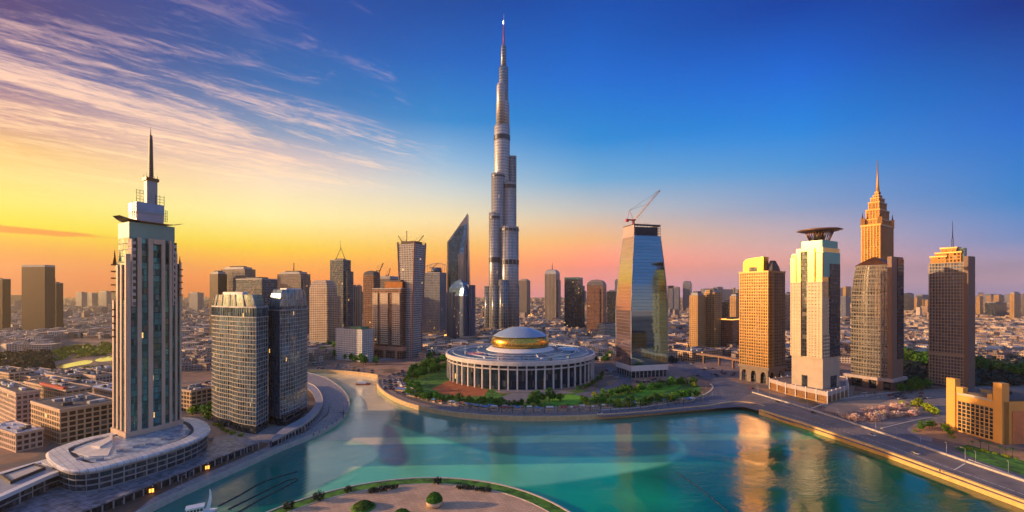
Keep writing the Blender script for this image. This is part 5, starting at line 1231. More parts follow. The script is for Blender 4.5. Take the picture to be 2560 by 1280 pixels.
MB().prism(sub(R0, -.012, .99, -.0, 1.012), zb_-22, zb_+1).build('teal_cladding', tealp, t)
MB().prism(sub(R0, .04, .66, .06, .97), zb_+1, zt_+.4).build('teal_head', tealp, t)
for u0, u1, zz in ((.0, .17, zb_), (.24, .44, za), (.68, .80, zb_+2), (.84, 1.0, zb_-3)):
    MB().prism(sub(R0, u0, u1, -.045, 0), zl, zz).build('pilaster', F_sc if False else cream, t)
MB().prism(sub(R0, .46, .67, -.02, .0), zl, ztop(625, d)).build('glass_strip', fmat('strip_glass', (.06,.06,.07), (.05,.06,.08), 2, 3.6, .06, .1, gr=.06), t)
gm_ = pmat('cream_stone', lin((200,178,145)), .5, 0, .06, .1)
MB().grid(ccw(sub(R0, .0, .46, -.05, .3)), zl, ztop(705, d), 3.3, 2.8, .7, .85, .3).build('facade_grid', gm_, t)
MB().grid(ccw(sub(R0, .67, 1.0, -.05, .3)), zl, ztop(705, d), 3.3, 2.8, .7, .85, .3).build('facade_grid', gm_, t)
MB().prism(ccw(sub(R0, .01, .45, -.049, .0)), zl, ztop(705, d)).build('window_bay', F_sc, t); MB().prism(ccw(sub(R0, .68, .99, -.049, .0)), zl, ztop(705, d)).build('window_bay', F_sc, t)
MB().prism(sub(R0, -.03, 0, .38, .98), zl, ztop(658, d)).build('dark_side_glazing', F_dk, t)
MB().prism(sub(R0, -.015, 0, .0, .38), zl, ztop(838, d)).build('side_window_bay', F_sc, t)
for u0, u1, v0, v1 in ((.48, .66, -.01, 0), ): MB().prism(sub(R0, u0, u1, v0, v1), GZ+4, GZ+20).build('portal', M_paneg, t)
MB().prism(sub(R0, -.012, 0, .45, .8), GZ+6, GZ+20).build('portal', M_paneg, t)
hd = cen(sub(R0, .06, .68, .04, .95)); rs = 64/F*d*.98*.80
zs = ztop(570, d)
mb = MB()
for i in range(30):
    a = 2*math.pi*i/30; mb.tube((hd[0]+math.cos(a)*rs*.40, hd[1]+math.sin(a)*rs*.40, zt_), (hd[0]+math.cos(a+.1)*rs*.62, hd[1]+math.sin(a+.1)*rs*.62, zs-1.2), .32, 5)
sau_ = MB().lathe((hd[0], hd[1], zs-1.6), [(rs*.55, 0), (rs*.8, .5), (rs, 1.6), (rs*.9, 2.4), (rs*.5, 3.2), (.5, 3.5)], 48).build('saucer', pmat('saucer_bronze', lin((125,98,80)), .4, .4, .1, .1), t)
mb.build('struts', M_bronze, sau_)
MB().cyl((hd[0], hd[1], zt_), rs*.22, zs-zt_, 20).build('core', M_dark, sau_)
# its fenced podium
pd = ccw([G(x, y, GZ+9) for x, y in ((1926,950),(1966,962),(2068,984),(2118,968),(2116,945),(2040,935))]); block(pd, 4)
t = thing('podium_building', 'low podium with bronze lattice screens and white posts around the saucer tower', 'building', (cen(pd)[0], cen(pd)[1], GZ))
MB().prism(pd, GZ, GZ+9).build('wall', fA('f_screen', (150,105,60), (92,60,32), bay=1.6, fh=1.1, mu=.3, mv=.4, gr=.4, gm=.2), t)
MB().ring(pd, GZ+6.6, GZ+10.5, .6, -1).build('parapet', pmat('lilac_stone', lin((178,160,155)), .6), t)
MB().prism(offs(pd, -1.2), GZ+9, GZ+9.3).build('roof', pmat('grey_deck', lin((128,118,116)), .7, 0, .2, .2), t)
MB().ring(pd, GZ, GZ+1.0, .9, -.5).build('plinth', pmat('ochre_stone', (0,0,0)), t)
for i in range(len(pd)):
    a, b = Vector(pd[i]), Vector(pd[(i+1) % len(pd)]); L = (b-a).length
    for j in range(max(1, int(L/9))):
        q = a+(b-a)*(j/max(1, int(L/9))); q = q+(q-Vector(cen(pd))).normalized()*.9; MB().box((q.x, q.y, GZ), .6, .6, 11.6, .4).build('post', M_white, t)

# ================================================================ curved-front tower
d = dist(977); R0 = rect(2128, 2228, 2256, d, 60); P = ccw(R0)
t = thing('curved_front_tower', 'dark gridded tower with a bowed front and a tall plain end wall', 'tower', (cen(P)[0], cen(P)[1], GZ)); block(P, 10)
zt_ = ztop(662, d); zb_ = ztop(948, d)
def bow(rr, amt, k=12):
    A_, B_ = Vector(rr[3]), Vector(rr[0]); e_ = (B_-A_).normalized(); nn = Vector((e_.y, -e_.x))
    return ccw([tuple(A_+(B_-A_)*(i/k)+nn*amt*math.sin(math.pi*i/k)) for i in range(k+1)]+[rr[1], rr[2]])
front = sub(R0, .08, 1.0, 0, .55)
lvls = [(0, 1.0), (.55, 1.0), (.75, .985), (.9, .93), (1.0, .86)]
polys = [bow(sub(R0, .08, .08+.92*s, 0, .55), 3.0) for _, s in lvls]; zz = [zb_+(zt_-zb_)*f for f, _ in lvls]
MB().loft(polys, zz).build('bowed_body', fA('f_bow', (150,140,130), (96,98,104), bay=2.5, fh=3.2, mu=.12, mv=.15, gr=.1, gm=.7), t)
mb = MB(); nf = 26
for i in range(nf+1):
    f = i/nf
    for (f0, s0), (f1, s1) in zip(lvls, lvls[1:]):
        if f0 <= f <= f1+1e-6: s = s0+(s1-s0)*(f-f0)/(f1-f0); break
    mb.ring(bow(sub(R0, .08, .08+.92*s, 0, .55), 3.0), zb_+(zt_-zb_)*f-.5, zb_+(zt_-zb_)*f+.5, .5)
mb.build('floor_bands', pmat('band_taupe', lin((126,118,110)), .6), t)
mb = MB()
for i in range(1, 12):
    for a in range(4):
        pa, pb = polys[a], polys[a+1]; k_ = i; 
        mb.tube((pa[k_][0], pa[k_][1], zz[a]), (pb[k_][0], pb[k_][1], zz[a+1]), .42, 4)
mb.build('mullions', pmat('band_taupe', (0,0,0)), t)
MB().prism(sub(R0, -.02, .085, -.03, 1.0), GZ, ztop(641, d)).build('end_wall', pmat('pink_plaster', lin((128,98,82)), .6, 0, .07, .06), t)
MB().prism(sub(R0, -.035, .0, .45, 1.0), ztop(900, d), ztop(646, d)).build('side_windows', F_dk, t)
MB().loft([ccw(sub(R0, .06, .9, -.04, .6)), ccw(sub(R0, .2, .75, .05, .5)), ccw(sub(R0, .42, .5, .2, .3))], [zt_, zt_+4, zt_+9]).build('hipped_roof', M_bronze, t)
MB().prism(sub(R0, .06, .95, .55, .98), GZ, ztop(655, d)).build('rear_block', F_brown, t)
MB().prism(sub(R0, -.1, 1.18, -.18, 1.1), GZ+9, GZ+12).build('podium_slab', pmat('lilac_stone', (0,0,0)), t)
MB().prism(sub(R0, .0, 1.1, -.08, 1.0), GZ, GZ+9).build('podium_wall', M_darkglass, t)
for u in (.15, .5, .95): MB().prism(sub(R0, u, u+.16, -.17, -.08), GZ, GZ+9).build('podium_pier', pmat('pink_plaster', (0,0,0)), t)

# ================================================================ stepped spire tower behind it
d = 640.0; R0 = rect(2154, 2200, 2233, d, 55); P = ccw(R0); c_ = cen(P); block(P)
t = thing('stepped_spire_tower', 'golden stepped tower ending in a tall needle spire', 'tower', (c_[0], c_[1], GZ))
F_go = fA('f_gold', (190,138,66), (100,72,40), bay=2.8, fh=3.4, mu=.35, mv=.35, gr=.15, gm=.8, lit=.01)
go = pmat('gold_stone', lin((170,124,62)), .38, .45, .08, .1)
z_a, z_b, z_c, z_d = ztop(560, d), ztop(545, d), ztop(520, d), ztop(500, d)
MB().prism(P, GZ, z_a).build('shaft', F_go, t); MB().grid(P, ztop(700, d), z_a, 12, 3.6, 1.1, 0, .7).build('shaft_ribs', go, t)
MB().ring(P, z_a-2, z_a+.8, 1.2, -1).build('cornice', go, t)
st = [(.86, ztop(562, d), z_b), (.72, z_b, z_c), (.56, z_c, z_d), (.42, z_d, ztop(488, d)), (.26, ztop(488, d), ztop(480, d)), (.15, ztop(480, d), ztop(472, d))]
for s, a, b in st:
    q = scl(P, s); MB().prism(q, a, b).build('tier', F_go, t); MB().grid(q, a, b, 40, 3.6, .8, 0, .6).build('tier_ribs', go, t); MB().ring(q, b-1, b+.8, .9, -.8).build('tier_cornice', go, t)
for i, q in enumerate(P):
    MB().box((c_[0]+(q[0]-c_[0])*.93, c_[1]+(q[1]-c_[1])*.93, z_a), 5, 5, ztop(548, d)-z_a+4, .9).build('corner_turret', go, t)
    MB().cyl((c_[0]+(q[0]-c_[0])*.95, c_[1]+(q[1]-c_[1])*.95, ztop(548, d)+4), 1.2, 9, 6, .1).build('corner_spirelet', M_bronze, t)
MB().lathe((c_[0], c_[1], ztop(474, d)), [(4.2, 0), (2.6, 4), (1.7, 14), (1.1, 26), (.35, ztop(386, d)-ztop(474, d))], 12).build('needle_spire', go, t)

# ================================================================ dark gridded tower on the far right
d = dist(976); R0 = rect(2323, 2419, 2436, d, 62); P = ccw(R0); c_ = cen(P); block(P, 4)
t = thing('gridded_tower', 'dark gridded tower with golden stepped roof and a thin mast at the right', 'tower', (c_[0], c_[1], GZ))
zt_ = ztop(655, d)
MB().prism(P, GZ, zt_).build('body', fA('f_right', (120,108,100), (92,110,138), bay=2.5, fh=3.3, mu=.1, mv=.1, gr=.1, gm=.65), t)
gt = pmat('taupe_grid', lin((150,132,114)), .55, 0, .08, .1)
MB().grid(ccw(sub(R0, .1, 1, 0, .8)), GZ+3, zt_, 3.3, 2.5, .62, .75, .55).build('facade_grid', gt, t)
MB().prism(sub(R0, -.02, .1, -.03, 1.0), GZ, ztop(640, d)).build('end_wall', pmat('brown_plaster', lin((112,88,76)), .6, 0, .07, .08), t)
MB().ring(ccw(sub(R0, .1, 1, 0, .8)), ztop(893, d), ztop(888, d), .8, 0).build('belt_course', gt, t)
for u0, u1, v0, v1, yy in ((.55, .98, .05, .8, 637), (.18, .86, .1, .8, 628), (.3, .72, .15, .75, 616)):
    MB().prism(sub(R0, u0, u1, v0, v1), zt_, ztop(yy, d)).build('roof_step', F_go, t); MB().ring(ccw(sub(R0, u0, u1, v0, v1)), ztop(yy, d)-.8, ztop(yy, d)+.6, .5, -.5).build('roof_step_parapet', go, t)
MB().prism(sub(R0, .12, .26, .2, .6), zt_, ztop(618, d)).build('blue_roof_box', M_bluglass, t)
mc = cen(sub(R0, .4, .5, .3, .5)); 
MB().truss((mc[0], mc[1], ztop(616, d)), (mc[0], mc[1], ztop(592, d)), 1.4, .18, 5).build('lattice_mast', M_dark, t); MB().cyl((mc[0], mc[1], ztop(592, d)), .45, ztop(545, d)-ztop(592, d), 6, .12).build('antenna', M_dark, t)

# far towers at the right
tower('small dark blue arched tower with a pink side behind the road', 2258, 2272, 2285, 782, 732, 55, F_dk, 'dome', crownmat=F_dk)
tower('far tan tower in the row right of the arched one, first of three', 2286, 2293, 2300, 780, 744, 55, F_tan, 'flat', name='apartment_tower')
tower('far tan slab in the middle of the row of three', 2300, 2308, 2316, 782, 748, 55, F_tan, 'flat', name='apartment_tower')
tower('lowest far tan block, touching the dark gridded tower', 2312, 2320, 2326, 784, 750, 55, F_tan, 'flat', name='apartment_tower')
tower('dull blue wide office slab far right behind tan towers', 2462, 2490, 2517, 795, 757, 60, F_dk, 'flat', name='office_block')
tower('tan far tower left of the dull blue slab', 2440, 2450, 2458, 790, 742, 55, F_tan, 'flat', name='apartment_tower')
tower('tall tan far tower rising above the dull blue slab', 2484, 2497, 2510, 788, 738, 55, F_tan, 'flat', name='apartment_tower')
tower('big two-faced apartment tower near the right edge, sunny left face', 2523, 2536, 2552, 805, 729, 55, F_tan, 'crown', name='apartment_tower')
tower('slim pale tower cut off by the right edge of the picture', 2553, 2560, 2575, 790, 735, 55, F_grey, 'flat', name='apartment_tower')
tower('hazy grey tower between the golden hotel and the saucer tower', 1961, 1972, 1982, 838, 730, 50, F_grey, 'crown')
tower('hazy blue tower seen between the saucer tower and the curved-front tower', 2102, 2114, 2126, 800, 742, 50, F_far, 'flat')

# ================================================================ yellow building at the right
Cc = Vector(G(2405, 1112)); Lc = Vector(G(2374, 1062)); 
t = thing('yellow_building', 'ochre-yellow block with a grid of square windows between two tall piers', 'building', (Cc.x+15, Cc.y+15, GZ))
yel = pmat('yellow_plaster', lin((222,165,82)), .6, 0, .07, .06)
A = Vector(G(2372, 1072)); B = Vector(G(2509, 1111)); e_ = (B-A).normalized(); nn = Vector((e_.y, -e_.x)); L = (B-A).length; BLOCK.append(((A.x+B.x)/2+20, (A.y+B.y)/2, 34))
if nn.dot(-A) < 0: nn = -nn
zr_ = ztop(970, A.y); bk_ = -nn*46
def yb(u0, u1, o0, o1, z0, z1, name, mat): 
    p = [tuple(A+e_*L*u0+nn*o0), tuple(A+e_*L*u1+nn*o0), tuple(A+e_*L*u1+nn*o1), tuple(A+e_*L*u0+nn*o1)]
    return MB().prism(p, z0, z1).build(name, mat, t)
yb(.0, 1.0, 0, -46, GZ, zr_-2, 'wall', yel)
yb(-.02, .155, 1.2, -3, GZ, ztop(944, A.y), 'left_pier', yel); yb(.85, 1.0, 1.2, -4, GZ, ztop(963, B.y)+1, 'right_pier', yel)
yb(.17, .30, .8, -3, zr_-2, zr_+2.2, 'stepped_shoulder', yel); yb(.74, .83, .8, -3, zr_-2, zr_+1.5, 'stepped_shoulder', yel)
yb(.02, .98, -3, -44, zr_-1.99, zr_-.6, 'roof', M_roofdk); yb(.3, .6, -12, -24, zr_-.6, zr_+1.6, 'roof_plant', M_dark)
yb(.17, .83, -.02, .5, zr_-3.2, zr_-1.6, 'coping', kerb)
yb(.18, .85, -.5, .10, GZ+.6, zr_-7.2, 'window_recess', M_dark)
W_, H_ = 8, 8; zlo, zhi = GZ+.9, zr_-7.5
for i in range(W_):
    for j in range(H_):
        u0 = .185+.66*(i+.12)/W_; u1 = .185+.66*(i+.88)/W_; z0 = zlo+(zhi-zlo)*(j+.12)/H_; z1 = zlo+(zhi-zlo)*(j+.88)/H_
        yb(u0, u1, 0, .22, z0, z1, 'window', M_paneg)
mb = MB()
for i in range(W_+1):
    u = .185+.66*i/W_; q = A+e_*L*u; mb.prism([tuple(q-e_*.22+nn*.0), tuple(q+e_*.22+nn*.0), tuple(q+e_*.22+nn*.5), tuple(q-e_*.22+nn*.5)], zlo, zhi)
for j in range(H_+1):
    z = zlo+(zhi-zlo)*j/H_; a, b = A+e_*L*.185, A+e_*L*.845; mb.prism([tuple(a), tuple(b), tuple(b+nn*.44), tuple(a+nn*.44)], z-.2, z+.2)
mb.build('window_lattice', pmat('lattice_cream', lin((220,175,105)), .6), t)
sB = B-nn*0; mb = MB(); p0 = B+e_*.35-nn*6; p1 = B+e_*.35-nn*22
MB().prism([tuple(p0), tuple(p1), tuple(p1+e_*.2), tuple(p0+e_*.2)], GZ, zr_-8).build('side_recess', pmat('orange_plaster', lin((205,130,80)), .6), t)

# ================================================================ viaduct and low arcades in the right middle ground
va = [G(1672,896,GZ), G(1740,905,GZ), G(1800,914,GZ), G(1850,925,GZ), G(1880,934,GZ)]
t = thing('elevated_walkway', 'long elevated walkway on square piers left of the golden hotel', 'walkway', (va[2][0], va[2][1], GZ))
o = wall_along('deck', va, 7, GZ+10.5, GZ+13, pmat('pink_plaster', (0,0,0)), 1); o.parent = t; o.location = Vector(o.location)-OFF[t.name]
for q in smooth_poly(va, 3)[::2]: MB().box((q[0], q[1]+2, GZ), 2.2, 2.2, 10.6, .2).build('pier', pmat('pink_plaster', (0,0,0)), t)
def lowblock(label, pL, pC, pR, yb_, h, th, mat, Lb=None, roof=True, La=None, roofmat=None):
    d = dist(yb_); r = rect(pL, pC, pR, d, th, Lb, La); p = ccw(r); block(p, 1); c = cen(p)
    t_ = thing('low_building', label, 'building', (c[0], c[1], GZ)); MB().prism(p, GZ, GZ+h).build('wall', mat, t_)
    MB().ring(p, GZ+h-.8, GZ+h+.7, .3, -.5).build('parapet', M_pier, t_); MB().prism(scl(p, .97), GZ+h, GZ+h+.25).build('roof', roofmat or M_roofdk, t_)
    for i in range(9):
        u = random.uniform(.05, .85); v = random.uniform(.1, .7); MB().prism(sub(r, u, u+random.uniform(.03, .1), v, v+random.uniform(.1, .22)), GZ+h+.25, GZ+h+random.uniform(1.0, 2.8)).build('roof_plant', random.choice((M_greyp, M_white, M_roofdk)), t_)
    return t_, p, r
F_lowp = fA('f_lowp', (190,162,148), (66,52,50), bay=3.0, fh=3.4, mu=.35, mv=.4, gr=.3, gm=.3, lit=.012)
F_lowt = fA('f_lowt', (205,170,135), (72,56,48), bay=4.0, fh=3.4, mu=.25, mv=.3, gr=.3, gm=.3, lit=.02)
lowblock('long low arcade building in front of the golden brown pair', 1676, 1730, 1800, 905, 14, 60, F_lowt, Lb=70)
lowblock('low dusky building behind the elevated walkway', 1690, 1720, 1760, 878, 12, 60, F_lowt, Lb=60)
lowblock('low dark building right of the golden hotel base', 1958, 1966, 1985, 930, 16, 60, F_brown, Lb=20)
# red-roofed row behind
lowblock('low red-roofed building right of the glass tower', 1668, 1690, 1730, 850, 10, 50, F_lowp, Lb=60, roofmat=pmat('red_roof', lin((150,62,54)), .8, 0, .2, .2))
lowblock('second low red-roofed building farther back by the glass tower', 1672, 1700, 1728, 838, 10, 50, F_lowp, Lb=60, roofmat=pmat('red_roof', (0,0,0)))
# low blocks at the left, behind the podium
lowblock('pinkish apartment block at the left edge with many small windows', -40, 40, 66, 1075, 26, 30, F_lowp, Lb=12)
lowblock('mid-rise block with tall window bays left of the podium', 77, 150, 168, 1112, 22, 28, F_lowt, Lb=30)
lowblock('long low apartment wing directly left of the beige tower', 168, 330, 350, 1088, 17, 22, F_lowp, Lb=14)
rr_ = lowblock('curved-front block with a red strip on its roof', 60, 165, 185, 1040, 20, 26, F_lowt, Lb=16)
MB().prism(sub(rr_[2], .05, .6, -.02, .1), GZ+20.2, GZ+22.4).build('red_roof_strip', pmat('red_strip', lin((190,45,38)), .6), rr_[0])
lowblock('low white-roofed shed at the left edge below the pink block', -30, 40, 60, 1132, 11, 25, F_lowp, Lb=12, roofmat=M_white)
lowblock('low curved-roofed building left of the beige tower, pale roof', 214, 290, 310, 1012, 11, 25, F_lowp, Lb=20, roofmat=M_white)
lowblock('sunlit block between the beige tower and the twin towers', 440, 478, 494, 1034, 18, 25, F_lowt, Lb=20)
lowblock('long block with a reddish roof just left of the twin towers', 478, 522, 540, 1012, 15, 25, F_lowt, Lb=24, roofmat=pmat('terracotta', lin((205,120,90)), .8, 0, .15, .1))
i_ = 0
for y, n_ in ((985, 3), (960, 4), (940, 5)):
    for k_ in range(n_):
        x0 = -30+300*k_/n_+random.uniform(-10, 10); wd = 220/n_*random.uniform(.8, 1.15); i_ += 1
        nm = ['pinkish', 'dusky', 'pale', 'brownish'][i_ % 4]+' '+['mid-rise block', 'long low block', 'squat block'][i_ % 3]+' '+{985:'third row behind the podium', 960:'fourth row behind the podium', 940:'just below the park strip'}[y]+', '+['leftmost of its row', 'second in its row', 'third in its row', 'fourth in its row', 'last of its row'][k_]
        lowblock(nm, x0, x0+wd*.75, x0+wd, y+random.uniform(-4, 4), random.uniform(7, 11) if y > 950 else random.uniform(4, 6), 24, random.choice((F_lowp, F_lowt)), Lb=random.uniform(14, 24))
# ================================================================ trees and bushes
def leafmat(name, a, b):
    m = bpy.data.materials.new(name); m.use_nodes = True; n = N(m.node_tree); t = n.n('ShaderNodeTexCoord'); oi = n.n('ShaderNodeObjectInfo')
    f = n.noise(t.outputs['Object'], .9, 3, .6); c = n.mix(n.mr(f, .35, .65), a, b)
    h = n.n('ShaderNodeHueSaturation'); n.l(c, h.inputs['Color']); n.l(n.mr(oi.outputs['Random'], 0, 1, .65, 1.4, False), h.inputs['Value']); n.l(n.mr(n.m('FRACT', n.m('MULTIPLY', oi.outputs['Random'], 9.1)), 0, 1, .47, .52, False), h.inputs['Hue'])
    p = n.n('ShaderNodeBsdfPrincipled'); n.l(h.outputs[0], p.inputs['Base Color']); p.inputs['Roughness'].default_value = .6; p.inputs['Specular IOR Level'].default_value = .3
    tr = n.n('ShaderNodeBsdfTranslucent'); n.l(h.outputs[0], tr.inputs['Color']); mx = n.n('ShaderNodeMixShader'); mx.inputs[0].default_value = .25
    n.l(p.outputs[0], mx.inputs[1]); n.l(tr.outputs[0], mx.inputs[2])
    o = n.n('ShaderNodeOutputMaterial'); n.l(mx.outputs[0], o.inputs['Surface']); return m
Lg = leafmat('leaf_green', lin((38,84,20)), lin((84,140,36))); Ly = leafmat('leaf_yellow_green', lin((105,135,26)), lin((165,175,44)))
Lp = leafmat('dry_blossom', lin((215,178,158)), lin((240,212,192))); Ld = leafmat('leaf_dark', lin((22,40,34)), lin((48,66,56))); Lm = leafmat('leaf_mound', lin((40,84,16)), lin((84,130,28)))
bark = pmat('bark', lin((84,64,48)), .9)
def crown(rx, rz, zc, nclump, nleaf, ls, seed, fill=.55):
    rnd = random.Random(seed); mb = MB()
    for i in range(nclump):
        while True:
            a = Vector((rnd.uniform(-1, 1), rnd.uniform(-1, 1), rnd.uniform(-1, 1)))
            if fill < a.length < 1: break
        c = Vector((a.x*rx, a.y*rx, zc+a.z*rz)); cr_ = rx*rnd.uniform(.22, .42)
        for j in range(nleaf):
            v = Vector((rnd.gauss(0, 1), rnd.gauss(0, 1), rnd.gauss(0, 1))).normalized(); p = c+v*cr_*rnd.choice((rnd.uniform(.5, 1.0), rnd.uniform(.9, 1.35)))
            nn = (v+Vector((rnd.uniform(-.6, .6), rnd.uniform(-.6, .6), rnd.uniform(-.2, .9)))).normalized(); u = nn.orthogonal().normalized(); w_ = nn.cross(u); s = ls*rnd.uniform(.6, 1.3)
            mb.face([p-u*s-w_*s*.7, p+u*s-w_*s*.5, p+u*s*.8+w_*s*.7, p-u*s*.7+w_*s])
    return mb
def make_tree(name, label, leaf, h, rx, seed, cat='tree', trunk=.32):
    t = thing(name, label, cat, (0, 0, 0)); mb = MB(); rnd = random.Random(seed)
    mb.tube((0, 0, -.2), (.1, 0, h*.45), trunk, 6, trunk*.6)
    for i in range(4):
        a = i*1.6+rnd.random(); mb.tube((.1, 0, h*.38), (math.cos(a)*rx*.55, math.sin(a)*rx*.55, h*.72), trunk*.45, 4, trunk*.15)
    mb.build('trunk', bark, t); crown(rx, h*.36, h*.64, 26, 22, .42, seed).build('crown', leaf, t); return t
T1 = make_tree('broadleaf_tree', '', Lg, 7.5, 3.3, 1); T2 = make_tree('broadleaf_tree', '', Lg, 9.0, 3.6, 2); T3 = make_tree('broadleaf_tree', '', Ly, 6.0, 2.7, 3)
def make_palm(h, seed):
    t = thing('palm_tree', '', 'palm tree', (0, 0, 0)); rnd = random.Random(seed); mb = MB(); mb.tube((0, 0, -.2), (.3, .1, h), .22, 6, .16); mb.build('trunk', bark, t); mb = MB()
    for i in range(16):
        a = i*2*math.pi/16+rnd.uniform(-.15, .15); L_ = rnd.uniform(2.2, 3.0); up = rnd.uniform(.2, 1.0); pv = Vector((.3, .1, h)); 
        for j in range(5):
            s_ = (j+1)/5; q = Vector((.3+math.cos(a)*L_*s_, .1+math.sin(a)*L_*s_, h+up*s_*1.4-2.4*s_*s_)); sd_ = Vector((-math.sin(a), math.cos(a), 0))*.34*(1.2-s_)
            mb.face([pv-sd_, q-sd_*.8, q+sd_*.8, pv+sd_]); pv = q
    mb.build('crown', Lg, t); return t
PT = make_palm(7.5, 4)
def make_bush(name, leaf, r, h, seed, ls=.3, cat='bush'):
    t = thing(name, '', cat, (0, 0, 0)); mb = MB()
    for i in range(6): a = i*1.05; mb.tube((0, 0, -.1), (math.cos(a)*r*.5, math.sin(a)*r*.5, h*.6), .08, 4, .03)
    mb.build('stem', bark, t); crown(r, h*.5, h*.5, 24, 26, ls, seed, .5).build('crown', leaf, t); return t
B1 = make_bush('dry_bush', Lp, 2.6, 3.2, 11, .22); B2 = make_bush('round_bush', Ld, 2.6, 3.6, 12, .24); B3 = make_bush('green_shrub', Ly, 2.0, 2.2, 13, .25)
protos = [T1, T2, T3, B1, B2, B3]; used = set()
def place(o, x, y, z, s, label, group=None, rz=None):
    if o.name not in used:
        used.add(o.name); KIDS.setdefault(o.name, list(o.children)); o.location = (x, y, z); o.scale = (s, s, s*random.uniform(.9, 1.1)); r_ = o
        o.rotation_euler = (0, 0, random.uniform(0, 6.28))
    else: r_ = dup(o, (x, y, z), random.uniform(0, 6.28) if rz is None else rz, (s, s, s*random.uniform(.85, 1.15)))
    r_['label'] = label
    if group: r_['group'] = group
    return r_
def rowof(proto_list, pts, n_, label, group, s0=.8, s1=1.2, jit=1.5, z=GZ):
    L_ = [Vector(p) for p in pts]; seg = [(b-a).length for a, b in zip(L_, L_[1:])]; tot = sum(seg)
    for i in range(n_):
        dd = tot*(i+.5)/n_; k = 0
        while k < len(seg)-1 and dd > seg[k]: dd -= seg[k]; k += 1
        q = L_[k]+(L_[k+1]-L_[k])*(dd/seg[k]); place(random.choice(proto_list), q.x+random.uniform(-jit, jit), q.y+random.uniform(-jit, jit), z, random.uniform(s0, s1), label, group)
S = lambda pts, k=5: smooth_poly(gp(pts), k)
rowof([T1, T2], S([(1020,985),(1060,1000),(1120,1008),(1180,1012),(1240,1016),(1300,1017),(1350,1012)]), 42, 'small green tree in the curved row between the market walk and the lawn', 'trees in the curved row below the domed hall', .6, 1.0, 2.5)
rowof([T1, T2], S([(1035,938),(1060,925),(1090,912),(1120,905)]), 26, 'green tree in the dense grove left of the domed hall', 'trees of the grove left of the domed hall', .9, 1.3, 6)
rowof([T1, T2], S([(1030,952),(1060,938),(1112,922)]), 20, 'green tree in the dense grove left of the domed hall', 'trees of the grove left of the domed hall', .8, 1.2, 5)
rowof([T1, T2], S([(1020,960),(1035,975),(1060,990)]), 8, 'green tree at the left tip of the park lawn', 'trees at the left tip of the park lawn', .8, 1.1, 3)
rowof([T1, T2, T3], S([(1455,1008),(1520,1014),(1600,1012),(1680,1004),(1740,990)]), 44, 'tree along the kerb side of the small park right of the domed hall', 'trees along the kerb of the small park', .6, 1.0, 3.5)
rowof([T3], S([(1515,1018),(1560,1018),(1610,1014)]), 7, 'yellow-green tree by the kerb of the shore road', 'yellow-green kerb trees', .6, .9, 1.5)
rowof([T1, T2, T3], S([(1490,998),(1560,985),(1620,975),(1700,962),(1740,968)]), 34, 'tree on the far side of the small park right of the domed hall', 'trees on the far side of the small park', .6, 1.1, 3.5)
rowof([T1], S([(1440,980),(1470,968),(1500,950),(1505,935)]), 16, 'dark shrub-like tree hugging the right foot of the domed hall', 'trees hugging the right foot of the domed hall', .45, .65, 1)
rowof([T1, T2], S([(1330,1008),(1380,1003),(1400,1006)]), 6, 'round green tree beside the bright lawn disc', 'trees beside the bright lawn disc', .9, 1.2, 2)
rowof([T1, T2], S([(780,888),(830,890),(880,903),(930,915)]), 16, 'hazy green tree on the bank behind the end of the channel', 'trees on the bank behind the channel', 1.0, 1.6, 8)
rowof([T2], S([(790,878),(830,873),(835,880)]), 9, 'hazy green tree below the pale tapered tower', 'trees below the pale tapered tower', 1.2, 1.8, 8)
rowof([T3, T1], S([(466,1040),(490,1036),(520,1040),(528,1050)]), 9, 'golden-lit tree between the beige tower and the left twin', 'trees between the beige tower and the twins', .8, 1.2, 2.5)
rowof([B3], S([(535,1060),(570,1080),(610,1092)]), 6, 'low golden shrub at the foot of the left twin tower', 'shrubs at the foot of the left twin', .7, 1.0, 1)
rowof([T2, T1], S([(1150,892),(1110,895),(1080,902),(1190,890)]), 8, 'dark green tree behind the domed hall on its left', 'trees behind the domed hall', 1, 1.4, 5)
rowof([B1], S([(2105,1046),(2150,1040),(2190,1030),(2230,1024),(2270,1026)]), 16, 'dry pinkish bush in the long clump beside the diagonal road', 'dry pinkish bushes beside the road', 1.1, 1.6, 1.5)
rowof([B1], S([(2120,1050),(2180,1050),(2240,1042),(2300,1034)]), 18, 'dry pinkish bush in the long clump beside the diagonal road', 'dry pinkish bushes beside the road', 1.0, 1.6, 2.5)
rowof([T3, B3], S([(2250,1014),(2290,1016),(2330,1030),(2345,1040)]), 12, 'yellow-green shrub behind the dry pinkish bushes', 'yellow-green shrubs behind the dry bushes', .7, 1.1, 2)
rowof([T3, T1, B3], S([(2285,1082),(2320,1072),(2350,1070),(2370,1084),(2380,1098)]), 10, 'small tree in the sandy garden before the yellow building', 'garden trees before the yellow building', .45, .75, 1.5)
rowof([B3], S([(2400,1120),(2450,1128),(2500,1138),(2550,1150)]), 9, 'low shrub along the sandy bed under the yellow building', 'shrubs under the yellow building', .4, .7, .8)
rowof([T2, T1], S([(2262,985),(2290,975),(2310,968)]), 8, 'dark green tree in the gap right of the curved-front tower', 'trees right of the curved-front tower', 1.0, 1.4, 4)
rowof([T2], S([(2260,905),(2300,912),(2330,915)]), 10, 'far dark green tree beyond the road right of the curved-front tower', 'far trees beyond the road', 1.6, 2.2, 12)
rowof([T2, T1], S([(2440,925),(2500,940),(2560,945)]), 14, 'dark tree in the belt below the far orange town at the right edge', 'trees of the belt at the right edge', 1.4, 2.0, 8)
rowof([T1, T2], S([(1510,905),(1525,900)]), 3, 'tree left of the foot of the tapered glass tower', 'trees left of the tapered glass tower', 1.0, 1.4, 3)
rowof([PT], off_line(pen, 11.5)[22:-16], 26, 'palm tree in the row between the peninsula road and the market', 'palms of the peninsula road', .8, 1.1, .8)
